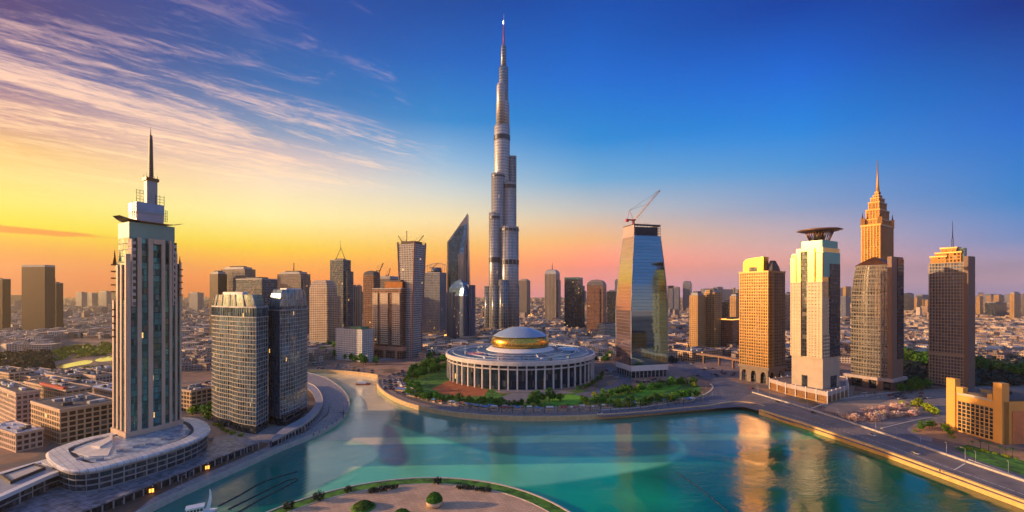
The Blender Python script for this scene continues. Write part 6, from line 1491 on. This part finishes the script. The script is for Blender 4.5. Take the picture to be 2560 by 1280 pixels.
rowof([PT], S([(2420,1118),(2480,1132),(2550,1148)]), 6, 'palm tree on the lawn edge under the yellow building', 'palms under the yellow building', .6, .8, 1)
# island: dark round bushes on the lawn ring
I = lambda x, y: G(x, y, 2.05)
isl = [((722,1272), 'half-cut dark bush at the bottom edge, first on the island lawn', .9), ((797,1252), 'large dark round bush on the left of the island lawn ring', 1.0), ((869,1231), 'tall dark round bush second from the large one on the lawn ring', .78),
 ((1094,1210), 'big dark round bush at the top of the island ring', .85)]
for (x, y), lb, s in isl: q = I(x, y); place(B2, q[0], q[1], 2.05, s, lb)
rowof([B2], [I(922,1232), I(945,1228), I(968,1224), I(992,1219)], 8, 'dark bush in the left hedge clump on the island lawn ring', 'bushes of the left island clump', .45, .65, .5, 2.05)
rowof([B2], [I(1140,1222), I(1160,1221), I(1185,1224), I(1225,1229)], 9, 'dark bush in the right hedge clump on the island lawn ring', 'bushes of the right island clump', .42, .62, .5, 2.05)
hedge = smooth_poly([(IC[0]+72*math.cos(R(a)), IC[1]+72*math.sin(R(a))) for a in range(100, 150, 10)], 4)
# clipped green mounds on the plaza
def mound(px, py, r, h, label, pot=False):
    q = G(px, py, 2.1); t = thing('clipped_bush', label, 'bush', (q[0], q[1], 2.1)); rnd = random.Random(px); zc = 2.3 if pot else 0.0
    if pot:
        MB().lathe((q[0], q[1], 2.1), [(r*.8, 0), (r*1.0, .4), (r*1.08, 2.3), (r*.95, 2.5)], 24).build('planter', pmat('planter_stone', lin((190,165,135)), .6, 0, .15, .6), t)
    else: MB().lathe((q[0], q[1], 2.1), [(r*1.25, 0), (r*1.25, .3), (r*.9, .34)], 24).build('planter', pmat('lawn', (0,0,0)), t)
    mb = MB()
    for i in range(2600):
        v = Vector((rnd.gauss(0, 1), rnd.gauss(0, 1), abs(rnd.gauss(0, 1)))).normalized(); p = Vector((q[0]+v.x*r*rnd.uniform(.86, 1.07), q[1]+v.y*r*rnd.uniform(.86, 1.07), 2.1+zc+v.z*h*rnd.uniform(.86, 1.07)))
        nn = (v+Vector((rnd.uniform(-.6, .6), rnd.uniform(-.6, .6), rnd.uniform(-.3, .6)))).normalized(); u = nn.orthogonal().normalized(); w_ = nn.cross(u); s = .18
        mb.face([p-u*s-w_*s, p+u*s-w_*s, p+u*s+w_*s, p-u*s+w_*s])
    mb.build('foliage', Lm, t); return t
mound(908, 1268, 4.4, 2.6, 'wide low clipped green mound on the sandy plaza')
mound(1086, 1264, 3.6, 3.6, 'clipped green bush in a round stone planter on the plaza', True)
mound(1004, 1290, 3.6, 2.8, 'clipped green mound cut by the bottom edge of the picture')

# white boat with a curved fin at the bottom left
q = G(500, 1290, 0.05); t = thing('boat', 'small white boat with a box cabin and a tall curved white fin', 'boat', (q[0], q[1], 0.0))
bw_ = pmat('boat_white', lin((225,228,232)), .35, 0, .05, .5); yy = 0.55
def bl_(x, y): c_, s_ = math.cos(yy), math.sin(yy); return (q[0]+x*c_-y*s_, q[1]+x*s_+y*c_)
hull = lambda s: [bl_(x*s, y*s) for x, y in ((-5.5,-2.2),(2,-2.3),(5,-1.3),(6.6,0),(5,1.3),(2,2.3),(-5.5,2.2))]
MB().loft([ccw(hull(.84)), ccw(hull(1.0)), ccw(hull(1.02))], [-.3, 1.2, 1.9]).build('hull', bw_, t)
MB().loft([ccw([bl_(*p) for p in ((-5,-2),(1.5,-2),(1.5,2),(-5,2))]), ccw([bl_(*p) for p in ((-4.9,-1.9),(1.2,-1.9),(1.2,1.9),(-4.9,1.9))])], [1.9, 4.6]).build('cabin', bw_, t)
MB().prism([bl_(*p) for p in ((-5.3,-2.2),(1.7,-2.2),(1.7,2.2),(-5.3,2.2))], 4.6, 4.95).build('cabin_roof', pmat('roof_bluewhite', lin((190,205,225)), .3, .1, .1, .5), t)
mb = MB()
for i in range(5): mb.prism([bl_(*p) for p in ((-4.6+i*1.2,-2.06),(-3.7+i*1.2,-2.06),(-3.7+i*1.2,2.06),(-4.6+i*1.2,2.06))], 3.0, 4.1)
mb.build('cabin_windows', M_paneg, t)
mb = MB(); prv = None
for i in range(12):
    s = i/11; x = 2.6+1.3*math.sin(s*2.2); z = 1.8+9.5*s; wd = 1.5*(1-s)**.7+.1; c0_, c1_ = bl_(x-wd/2, 0), bl_(x+wd/2, 0)
    if prv:
        a, b, za = prv
        for o_ in (.18, -.18):
            k0_ = (0, o_)
            f = [(a[0], a[1]+o_, za), (b[0], b[1]+o_, za), (c1_[0], c1_[1]+o_, z), (c0_[0], c0_[1]+o_, z)]; mb.face(f if o_ < 0 else list(reversed(f)))
        mb.face([(b[0], b[1]-.18, za), (b[0], b[1]+.18, za), (c1_[0], c1_[1]+.18, z), (c1_[0], c1_[1]-.18, z)]); mb.face([(a[0], a[1]+.18, za), (a[0], a[1]-.18, za), (c0_[0], c0_[1]-.18, z), (c0_[0], c0_[1]+.18, z)])
    prv = (c0_, c1_, z)
mb.build('fin', bw_, t)
# small ferry far up the channel
q = G(908, 962, 0.0); t = thing('boat', 'small reddish ferry far up the channel', 'boat', (q[0], q[1], 0))
MB().loft([ccw([(q[0]+x*.8, q[1]+y) for x, y in ((-8,-2),(6,-2),(9,0),(6,2),(-8,2))]), ccw([(q[0]+x, q[1]+y*1.1) for x, y in ((-8,-2),(6,-2),(9,0),(6,2),(-8,2))])], [-.2, 1.6]).build('hull', pmat('boat_brown', lin((150,90,70)), .5), t)
MB().box((q[0]-1, q[1], 1.6), 9, 3, 2, 0).build('cabin', bw_, t)
# broken floating booms left on the water, dark lines
for i, pts in enumerate((((545,1266),(600,1238),(660,1205),(742,1180)), ((570,1274),(640,1240),(700,1210),(735,1197),(742,1200),(728,1210),(650,1250),(590,1284)))):
    L_ = smooth_poly([W0(*p) for p in pts], 4); mb = MB()
    for a, b in zip(L_, L_[1:]): mb.tube((a[0], a[1], .06), (b[0], b[1], .06), .42, 6)
    tag(mb.build('floating_boom', pmat('boom_dark', lin((20,50,50)), .5)), ['single dark floating boom stretched on the teal water', 'dark floating boom doubling back in a loop on the teal water'][i], 'boom')
mb = MB(); L_ = smooth_poly([W0(*p) for p in ((1690,1180),(1740,1215),(1800,1262),(1830,1290))], 4)
for a, b in zip(L_, L_[1:]): mb.tube((a[0], a[1], .04), (b[0], b[1], .04), .22, 6)
tag(mb.build('floating_boom', pmat('boom_dark', (0,0,0))), 'thin dark line of floats on the open turquoise water', 'boom')

# ================================================================ people
def make_person(pose):
    V = {'stand': [(0,0,.95),(0,0,1.2),(0,0,1.45),(0,0,1.56),(0,.01,1.70),(.11,0,.9),(.13,.02,.48),(.13,0,.06),(.14,-.12,.03),(-.11,0,.9),(-.12,-.02,.48),(-.13,0,.06),(-.13,-.12,.03),(.2,0,1.42),(.27,.02,1.14),(.27,-.06,.9),(-.2,0,1.42),(-.27,.02,1.14),(-.27,-.06,.9)],
         'walk':  [(0,0,.95),(0,-.02,1.2),(0,-.03,1.45),(0,-.04,1.56),(0,-.05,1.70),(.11,0,.9),(.12,-.2,.5),(.12,-.25,.07),(.12,-.37,.05),(-.11,0,.9),(-.12,.06,.5),(-.12,.33,.16),(-.12,.28,.04),(.2,0,1.42),(.27,.14,1.18),(.26,.12,.94),(-.2,0,1.42),(-.27,-.14,1.18),(-.25,-.28,1.0)]}[pose]
    E = [(0,1),(1,2),(2,3),(3,4),(0,5),(5,6),(6,7),(7,8),(0,9),(9,10),(10,11),(11,12),(2,13),(13,14),(14,15),(2,16),(16,17),(17,18)]
    rad = [.15,.14,.16,.06,.105,.10,.07,.05,.045,.10,.07,.05,.045,.07,.05,.035,.07,.05,.035]
    me = bpy.data.meshes.new('person'); me.from_pydata(V, E, []); o = bpy.data.objects.new('person_skeleton', me); col.objects.link(o)
    sk_ = o.modifiers.new('skin', 'SKIN'); 
    for i, r in enumerate(rad): me.skin_vertices[0].data[i].radius = (r, r)
    me.skin_vertices[0].data[0].use_root = True
    sb = o.modifiers.new('sub', 'SUBSURF'); sb.levels = 1; sb.render_levels = 1
    dg = bpy.context.evaluated_depsgraph_get(); m2 = bpy.data.meshes.new_from_object(o.evaluated_get(dg)); bpy.data.objects.remove(o)
    m2.materials.clear(); return m2
PM = {k: make_person(k) for k in ('stand', 'walk')}
cloth = [pmat('dark_clothes', lin((34,32,38)), .8, 0, .2, 3), pmat('blue_clothes', lin((40,48,70)), .8, 0, .2, 3)]
PM['stand'].materials.append(cloth[0]); PM['walk'].materials.append(cloth[1])
def person(px, py, z, pose, label, s=1.0, rz=0):
    q = G(px, py, z); o = bpy.data.objects.new('person', PM[pose]); col.objects.link(o); o.location = (q[0], q[1], z); o.scale = (s, s, s); o.rotation_euler = (0, 0, rz); tag(o, label, 'person'); return o
for i, (x, y, lb) in enumerate(((784,1090,'dark-clad person standing nearest the twin towers on the promenade edge'), (799,1083,'dark-clad person walking second along the promenade edge'), (817,1073,'dark-clad person in the middle of the promenade line'), (832,1063,'dark-clad person fourth in the line along the promenade'), (841,1055,'dark-clad person last in the line, near the bend of the promenade'))):
    person(x, y, GZ+.05, 'walk' if i % 2 else 'stand', lb, 1.25, i*1.3)
person(2350, 1183, GZ+.17, 'walk', 'person in dark clothes walking alone on the diagonal road', 1.3, 2.0)
mb = MB(); rl = off_line(left_shore, .5)[10:-4]
for a_, b_ in zip(rl, rl[1:]):
    for z in (GZ+.9, GZ+1.4): mb.tube((a_[0], a_[1], z), (b_[0], b_[1], z), .05, 4)
    mb.tube((a_[0], a_[1], GZ+.3), (a_[0], a_[1], GZ+1.45), .06, 4)
tag(mb.build('quay_railing', M_greyp), 'thin grey railing along the left promenade quay', 'railing')
# dark cross-shaped windmill-like sculpture at the promenade bend
q = G(858, 1046, GZ); t = thing('promenade_sculpture', 'dark bare-branched sculpture at the outermost bend of the promenade', 'sculpture', (q[0], q[1], GZ))
MB().tube((q[0], q[1], GZ), (q[0], q[1], GZ+7), .3, 6, .2).build('post', M_dark, t)
mb = MB()
for i in range(7): a = i*.9; mb.tube((q[0], q[1], GZ+3+i*.3), (q[0]+math.cos(a)*3.6, q[1]+math.sin(a)*3.6, GZ+4+i*.35), .18, 5, .08)
mb.build('branches', M_dark, t)
# bird
q = (PX(1073, 420), 420, ztop(557, 420)); mb = MB()
mb.loft([circ(q[0], q[1], .1, 6), circ(q[0], q[1], .28, 6), circ(q[0], q[1], .05, 6)], [q[2]-.5, q[2], q[2]+.5]); 
mb.face([(q[0], q[1]-.2, q[2]+.1), (q[0]+1.6, q[1], q[2]+.9), (q[0], q[1]+.3, q[2]+.15)]); mb.face([(q[0], q[1]+.3, q[2]+.1), (q[0]-1.5, q[1], q[2]-.6), (q[0], q[1]-.2, q[2]+.1)])
tag(mb.build('bird', M_dark), 'small dark bird gliding in the yellow sky left of the blade tower', 'bird')

# ================================================================ street lamps
def _pl(): pass
def make_lamp(h):
    t = thing('street_lamp', '', 'street lamp', (0, 0, 0)); mb = MB(); mb.tube((0, 0, 0), (0, 0, h), .14, 6, .08); mb.tube((0, 0, h), (1.6, 0, h+.4), .07, 5); mb.build('post', M_greyp, t)
    MB().box((1.7, 0, h+.25), .9, .3, .15).build('lamp_head', M_white, t); return t
SLp = make_lamp(9.5)
lp_ = [(2413,1163,'tall thin street lamp on the barrier below the yellow building'), (1893,983,'street lamp at the corner where the diagonal road meets the barrier'), (2090,1044,'street lamp on the barrier near the sandy lot'), (1560,1023,'street lamp on the kerb by the small park'), (1660,1012,'street lamp on the kerb near the park tip'), (1765,985,'street lamp at the bend of the pale kerb')]
for i, (x, y, lb) in enumerate(lp_):
    q = G(x, y, GZ)
    if i == 0: SLp.location = (q[0], q[1], GZ); SLp['label'] = lb; SLp.rotation_euler = (0, 0, 2.4); KIDS[SLp.name] = list(SLp.children)
    else: dup(SLp, (q[0], q[1], GZ), 2.4+i, None, lb)
for i, q in enumerate(off_line(left_shore, 2.2)[12:-6:2]):
    if q[1] > 170: dup(SLp, (q[0], q[1], GZ), 1.0+i*.3, .7, 'short street lamp in the row along the promenade quay')['group'] = 'lamps along the promenade quay'
for i, q in enumerate(off_line(bar_pts, 2.6)[:-1]): pass
for i in range(14):
    a, b = Vector(bar_pts[0]), Vector(bar_pts[5]); q = a+(b-a)*((i+.6)/14)
    dup(SLp, (q.x+1.2, q.y+1.6, GZ), 3.6, .85, 'street lamp in the row behind the barrier of the diagonal road')['group'] = 'lamps behind the road barrier'
for i, q in enumerate(off_line(pen, 14.6)[22:-10:3]): dup(SLp, (q[0], q[1], GZ), i*.2, .8, 'street lamp in the row along the peninsula road')['group'] = 'lamps along the peninsula road'
# glowing sodium street lights in the town beyond the hall
sod = pmat('sodium_glow', (1,.4,.05), emis=(1,.42,.08), estr=6.0)
mb = MB()
for (xa, xb, ya, yb2, n_) in ((1312,1340,786,800,60), (1328,1420,806,822,210), (985,1100,843,850,50), (1330,1500,830,870,90), (1810,1850,812,822,40)):
    for i in range(n_):
        q = G(random.uniform(xa, xb), random.uniform(ya, yb2)); s = random.uniform(.8, 1.8)
        mb.lathe((q[0], q[1], GZ+random.uniform(4, 9)), [(.1, -s), (s, 0), (.1, s)], 5, smooth=False)
o = mb.build('street_light_glows', sod); tag(o, 'cluster of amber street lights glowing in the town behind the domed hall', 'street lights', None, 'stuff')

# ================================================================ cars
def make_car(name, paint):
    t = thing(name, '', 'car', (0, 0, 0))
    MB().loft([[(-2.15,-.85),(2.15,-.85),(2.15,.85),(-2.15,.85)], [(-2.25,-.9),(2.25,-.9),(2.25,.9),(-2.25,.9)], [(-2.1,-.85),(2.05,-.85),(2.05,.85),(-2.1,.85)]], [.3, .6, .95]).build('body', paint, t)
    MB().loft([[(-1.6,-.8),(1.0,-.8),(1.0,.8),(-1.6,.8)], [(-1.15,-.65),(.4,-.65),(.4,.65),(-1.15,.65)]], [.95, 1.45]).build('cabin', M_paneg, t)
    for x, y in ((-1.4,-.85), (-1.4,.85), (1.4,-.85), (1.4,.85)): MB().tube((x, y-.1, .33), (x, y+.1, .33), .33, 10).build('wheel', M_dark, t)
    return t
paints = [pmat('car_%s' % n_, lin(c_), .3, .2) for n_, c_ in (('white', (220,218,212)), ('dark', (40,42,48)), ('red', (150,45,38)), ('silver', (165,165,170)), ('blue', (50,70,110)))]
CARS = [make_car('parked_car', p) for p in paints]; cused = set()
def car(ci, x, y, z, rz, label, group=None):
    o = CARS[ci]
    if ci not in cused: cused.add(ci); KIDS[o.name] = list(o.children); o.location = (x, y, z); o.rotation_euler = (0, 0, rz); r_ = o
    else: r_ = dup(o, (x, y, z), rz)
    r_['label'] = label
    if group: r_['group'] = group
    return r_
rda = math.atan2(G(2400,1150)[1]-G(2000,1015)[1], G(2400,1150)[0]-G(2000,1015)[0])
q = G(1944, 1006); car(1, q[0], q[1], GZ+.2, rda, 'dark car by the barrier near the start of the diagonal road')
q = G(2033, 1033); car(1, q[0], q[1], GZ+.2, rda, 'dark car by the barrier opposite the sandy lot')
q = G(1500, 1036); car(0, q[0], q[1], GZ+.15, .05, 'white car on the shore road below the small park')
q = G(1640, 1026); car(3, q[0], q[1], GZ+.15, .25, 'silver car on the shore road near the bend')
q = G(2180, 1090); car(0, q[0], q[1], GZ+.2, rda+.02, 'white car halfway down the diagonal road')
q = G(2290, 1136); car(3, q[0], q[1], GZ+.2, rda, 'silver car on the diagonal road below the yellow building')
q = G(1745, 940); car(1, q[0], q[1], GZ+.2, rda+1, 'dark car alone on the wide junction behind the park tip')
for (x, y, lb) in ((1880,972,'red car near the walkway pier'), ): q = G(x, y); car(2, q[0], q[1], GZ+.15, .4, lb)
names = ['white', 'dark', 'red', 'silver', 'blue']
def lot(poly, n_, desc, z=GZ+.1, jit=0.3, sp=(5.6, 3.0), ang=.3):
    xs = [p[0] for p in poly]; ys = [p[1] for p in poly]; c_ = 0; tries = []
    ca, sa = math.cos(ang), math.sin(ang); y = min(ys)
    cx_, cy_ = (min(xs)+max(xs))/2, (min(ys)+max(ys))/2; ext = max(max(xs)-min(xs), max(ys)-min(ys))
    k = int(ext/sp[1])
    cand = []
    for i in range(-k, k):
        for j in range(-k, k):
            u, v = i*sp[0], j*sp[1]; X_, Y_ = cx_+u*ca-v*sa, cy_+u*sa+v*ca
            if inside((X_, Y_), poly) and random.random() < .7: cand.append((X_, Y_))
    random.shuffle(cand)
    for X_, Y_ in cand[:n_]:
        ci = random.choice((0, 0, 1, 1, 3, 3, 2, 4)); car(ci, X_+random.uniform(-jit, jit), Y_, z, ang+random.choice((0, math.pi)), '%s car parked %s' % (names[ci], desc), '%s cars %s' % (names[ci], desc))
lot(gp([(960,945),(1010,925),(1040,940),(1010,965),(1015,990),(975,985),(950,965)]), 75, 'in the crowded lot left of the park lawn')
lot(gp([(1560,950),(1590,957),(1690,955),(1640,948)]), 14, 'in front of the tapered glass tower')
lot(gp([(1500,925),(1540,930),(1545,950),(1530,945)]), 10, 'between the domed hall and the glass tower')
lot(gp([(1700,900),(1840,935),(1840,950),(1780,940)]), 18, 'beside the elevated walkway')
lot(gp([(2120,985),(2250,975),(2330,985),(2330,1000),(2140,995)]), 24, 'in the blue-grey lot under the curved-front tower')
lot(gp([(780,905),(850,912),(930,925),(940,935),(860,927),(780,925)]), 34, 'on the bank behind the end of the channel')

# market stalls: coloured awnings along the peninsula walk
def stall(x, y, z, w_, d_, rz, mat, label, group):
    t = thing('market_stall', label, 'stall', (x, y, z), group); c_, s_ = math.cos(rz), math.sin(rz)
    f = lambda a, b: (x+a*c_-b*s_, y+a*s_+b*c_)
    for a, b in ((-1,-1),(1,-1),(1,1),(-1,1)): MB().box((*f(a*w_*.46, b*d_*.46), z), .15, .15, 2.4, rz).build('post', M_white, t)
    MB().box((x, y, z), w_*.9, d_*.5, 1.0, rz).build('counter', M_pier, t)
    e = [f(-w_/2,-d_/2), f(w_/2,-d_/2), f(w_/2,d_/2), f(-w_/2,d_/2)]; rg = [f(-w_/2,-.05), f(w_/2,-.05), f(w_/2,.05), f(-w_/2,.05)]
    MB().loft([e, e, rg], [z+2.4, z+2.55, z+3.3]).build('awning', mat, t)
awn = [(n_, pmat('awning_'+n_, lin(c_), .7)) for n_, c_ in (('white', (215,210,200)), ('blue', (85,125,185)), ('grey', (140,135,135)), ('tan', (175,140,110)), ('red', (150,70,60)))]
mk = off_line(pen, 22.0); pl = [p for p in mk[6:-20]]
for i in range(len(pl)*3):
    f = i/3; k_ = min(int(f), len(pl)-2); a, b = Vector(pl[k_]), Vector(pl[k_+1]); q = a+(b-a)*(f-k_)
    e_ = (b-a); q = q+Vector((random.uniform(-2, 2), random.uniform(-3.5, 3.5))); nm, mt = random.choice(awn)
    if random.random() < .12: continue
    w_ = random.uniform(3, 6)
    stall(q.x, q.y, GZ+.07, w_, random.uniform(2.5, 4), math.atan2(e_.y, e_.x), mt, '%s-roofed stall in the crowded market along the peninsula shore' % nm, '%s-roofed stalls of the shore market' % nm)
# long blue tents
for (xa, ya, w2, lb) in ((1005,978,14,'long blue-roofed tent at the left tip of the peninsula'), (1035,992,16,'second long blue tent, nearer the water')):
    q = G(xa, ya); stall(q[0], q[1], GZ+.1, w2, 5, -.5, awn[1][1], lb, None)

# ================================================================ the town beyond: 300 nearest houses apart, the rest as one mass
def house_mb(mb, x, y, w_, d_, h, rz, gable): 
    mb.box((x, y, GZ), w_, d_, h, rz)
    if gable: mb.box((x+w_*.1, y, GZ+h), w_*.4, d_*.4, 2.6, rz)
    return mb
def park_strip(x, y):
    px = 1280+F*x/y; py = HZ+(CH-GZ)*F/y
    if px < 330 and 898 < py+0.14*(px-150)*-1+20 < 925: return True
    return False
def okpos(x, y, r):
    px = 1280+F*x/y; py = HZ+(CH-GZ)*F/y
    if inside((x, y), lake_ccw): return False
    if py > 905 and 1380 < px < 2100: return False
    if py > 935 and px > 1380: return False
    if py > 900 and 930 < px < 1560: return False
    if py > 905 and 740 < px < 960: return False
    if py > 925 and 0 < px < 530: return False
    if py > 925: return False
    if 885 < py-0.03*(600-px)*0+0 < 925 and px < 330: return False       # dark park strip and pond
    if 880 < py < 900 and px < 140: return False
    if 120 < px < 345 and py > 846: return False
    if px > 2100 and 905 < py < 1000: return False
    return free(x, y, r)
H_ = []; cells = {}
for i in range(36000):
    py = HZ+2+ (188)*(random.random()**1.35); y = (CH-GZ)*F/(py-HZ)
    if y > 9500: continue
    px = random.uniform(-520, 3080); x = (px-1280)/F*y
    s = random.uniform(9, 26)*(1+y/5000); 
    if not okpos(x, y, s*.7): continue
    key = (int(x//(s*1.1)), int(y//(s*1.1)), int(s//6))
    if key in cells: continue
    cells[key] = 1
    h = random.uniform(5, 14)*(1+y/9000)
    if random.random() < .03 and y > 1500: h *= random.uniform(2, 3.5)
    H_.append((y, x, s*random.uniform(.7, 1.2), s*random.uniform(.5, 1.0), h, random.choice((0, .3, .5, .9, 1.2))+random.uniform(-.05, .05)))
H_.sort(key=lambda q: q[0]+(0 if abs(q[1]/q[0]) < 1.16 else 1e6))
hm = [fmat('house_wall_%d' % i, lin(c_), lin((60,54,52)), bay=3.2, fh=3.2, mu=.4, mv=.45, gr=.4, gm=.2, lit=.015, objrand=.15, wave=0) for i, c_ in enumerate(((205,180,155), (180,150,130), (160,145,140), (215,195,175)))]
hn = ['pale', 'rosy brown', 'grey', 'cream']
hr = pmat('house_roof', lin((120,104,96)), .8, 0, .3, .3, randobj=.3)
N_IND = 298
def sector(x, y):
    px = 1280+F*x/y
    for a, b in ((300, 'at the far left behind the podium'), (530, 'between the tall beige tower and the twins'), (960, 'behind the twin towers and the channel'), (1550, 'behind the domed hall'), (1860, 'right of the tapered glass tower'), (2130, 'near the golden hotel and the saucer tower'), (2330, 'right of the curved-front tower')):
        if px < a: return b
    return 'at the far right of the town'
for y, x, w_, d_, h, rz in H_[:N_IND]:
    i = random.randrange(4); c_ = random.random()
    sc_ = sector(x, y)
    o = MB().box((x, y, GZ), w_, d_, h, rz).build('low_house', hm[i]); tag(o, '%s low house in the dense town %s' % (hn[i], sc_), 'house', '%s low houses %s' % (hn[i], sc_))
    mb = MB(); mb.box((x, y, GZ+h), w_*.94, d_*.94, .4, rz); mb.box((x+random.uniform(-.2, .2)*w_, y, GZ+h+.4), w_*.3, d_*.35, 2.4, rz); r_ = mb.build('roof', hr); r_.parent = o; r_.location = Vector(r_.location)-Vector(o.location)
for mi in range(4):
    mb = MB()
    for k_, (y, x, w_, d_, h, rz) in enumerate(H_[N_IND:]):
        if k_ % 4 == mi: house_mb(mb, x, y, w_, d_, h, rz, k_ % 3 == 0)
    o = mb.build('distant_houses', hm[mi]); tag(o, '%s mass of low far houses spreading to the horizon' % hn[mi], 'houses', None, 'stuff')
# far skyline of mid-rise towers in the haze: individually
skyn = 0
sky_m = [F_far, F_hazy, F_grey]
for i in range(110):
    px = random.choice((random.uniform(-20, 2600), random.uniform(1300, 2600))); y = random.uniform(2600, 6500)
    if 1215 < px < 1300 or (60 < px < 180): continue
    x = (px-1280)/F*y; w_ = random.uniform(35, 75)*(y/3500)**.5; h = random.uniform(40, 120)+y*.012
    if px > 2250: h = random.uniform(60, 120)
    if px < 520: h *= .7
    m_ = random.choice(sky_m if px < 1700 else [F_far, F_far, F_tan]); nm = {F_far: 'blue-grey', F_hazy: 'hazy brown', F_grey: 'grey', F_tan: 'tan'}[m_]
    side = 'left of the twin towers' if px < 530 else 'between the twins and the supertall tower' if px < 1220 else 'right of the supertall tower' if px < 1545 else 'right of the tapered glass tower' if px < 1850 else 'at the far right'
    mb = MB(); mb.box((x, y, GZ), w_, w_*.7, h, random.uniform(-.3, .8))
    o = mb.build('far_tower', m_); tag(o, 'faint %s tower on the hazy skyline %s' % (nm, side), 'tower', 'faint %s skyline towers %s' % (nm, side))
    MB().box((x, y, GZ+h), w_*.5, w_*.4, h*.06+3, .2).build('roof_plant', M_greyp, None) if False else None
for i in range(16):
    px = random.uniform(530, 1110); y = random.uniform(1350, 2400); x = (px-1280)/F*y; w_ = random.uniform(26, 40)
    if not free(x, y, w_*.6): continue
    m_ = random.choice((F_grey, F_blue, F_brown, F_strip)); nm = {F_grey: 'grey', F_blue: 'blue-grey', F_brown: 'brown', F_strip: 'striped'}[m_]
    h = random.uniform(95, 150); side = 'behind the twin towers' if px < 770 else 'left of the blade tower'
    t = thing('high_rise', '%s high-rise in the hazy middle distance %s' % (nm, side), 'tower', (x, y, GZ), '%s high-rises %s' % (nm, side))
    MB().box((x, y, GZ), w_, w_*.8, h, random.uniform(-.3, .6)).build('body', m_, t); MB().box((x, y, GZ+h), w_*.6, w_*.4, 6, .2).build('roof_house', M_roofdk, t); MB().cyl((x, y, GZ+h+6), .6, random.uniform(4, 20), 5, .2).build('mast', M_dark, t)
# tree cover in the town, and the dark park strip on the left
mb = MB(); rnd = random.Random(5)
def clump(mb, x, y, r, h, n_):
    for j in range(n_):
        v = Vector((rnd.gauss(0, 1), rnd.gauss(0, 1), abs(rnd.gauss(0, 1)))).normalized(); p = Vector((x+v.x*r, y+v.y*r, GZ+h*.3+v.z*h*.7))*1.0
        u = (v+Vector((rnd.uniform(-.7, .7), rnd.uniform(-.7, .7), rnd.uniform(-.2, .8)))).normalized(); a = u.orthogonal().normalized(); b = u.cross(a); s = r*.32
        mb.face([p-a*s-b*s, p+a*s-b*s, p+a*s+b*s, p-a*s+b*s])
pondp = gp([(130,938),(135,912),(190,899),(300,884),(330,884),(325,925)])
c_ = 0
while c_ < 900:
    px, py = rnd.uniform(-40, 330), rnd.uniform(884, 935)-0; 
    py = py-0.06*(px-150); q = G(px, py)
    if (px > 120 and py > 880-0.06*(px-150)) or not free(q[0], q[1], 0): c_ += .2; continue
    clump(mb, q[0], q[1], rnd.uniform(4, 7), rnd.uniform(5, 9), 14); c_ += 1
o = mb.build('park_tree_cover', Ld); tag(o, 'dark belt of trees round the glinting pond at the left', 'trees', None, 'stuff')
mb = MB(); c_ = 0
while c_ < 260:
    px = rnd.uniform(130, 330); py = 912-0.105*(px-150)+rnd.choice((rnd.uniform(-40, -11), rnd.uniform(17, 24))); q = G(px, py); sm_ = py > 895
    if not free(q[0], q[1], 0): c_ += .2; continue
    clump(mb, q[0], q[1], rnd.uniform(2, 4) if sm_ else rnd.uniform(3, 6), rnd.uniform(2, 3.5) if sm_ else rnd.uniform(4, 7), 12); c_ += 1
o = mb.build('pond_shrub_cover', Ly); tag(o, 'olive scrub round the glinting pond', 'shrubs', None, 'stuff')
mb = MB(); c_ = 0
while c_ < 1500:
    py = HZ+18+rnd.random()**1.3*170; px = rnd.uniform(-60, 2620); q = G(px, py)
    if not okpos(q[0], q[1], 4): c_ += .2; continue
    clump(mb, q[0], q[1], rnd.uniform(5, 9)*(1+q[1]/3000), rnd.uniform(6, 10), 12); c_ += 1
o = mb.build('town_tree_cover', Ld); tag(o, 'scattered dark tree cover among the far low houses', 'trees', None, 'stuff')
mb = MB(); c_ = 0
while c_ < 260:
    q = G(rnd.uniform(2255, 2600), rnd.uniform(905, 965))
    if not free(q[0], q[1], 2): c_ += .2; continue
    clump(mb, q[0], q[1], rnd.uniform(4, 7), rnd.uniform(5, 9), 14); c_ += 1
o = mb.build('roadside_tree_cover', Ld); tag(o, 'dark tree belt along the far road at the right edge', 'trees', None, 'stuff')
# clutter on the dusky pavement below the golden hotel: low walls, kiosks
# ================================================================ haze
hz = bpy.data.materials.new('haze'); hz.use_nodes = True; n = N(hz.node_tree)
pv_ = n.n('ShaderNodeVolumePrincipled'); pv_.inputs['Color'].default_value = (.70, .66, .50, 1); pv_.inputs['Density'].default_value = 0.9e-4; pv_.inputs['Anisotropy'].default_value = .8
o_ = n.n('ShaderNodeOutputMaterial'); n.l(pv_.outputs[0], o_.inputs['Volume'])
mb = MB(); mb.prism([(-13500, -1000), (13500, -1000), (13500, 12500), (-13500, 12500)], -2.6, 850); o = mb.build('haze', hz, loc=(0, 0, 0)); o['kind'] = 'stuff'; o['label'] = 'warm evening haze over the city'
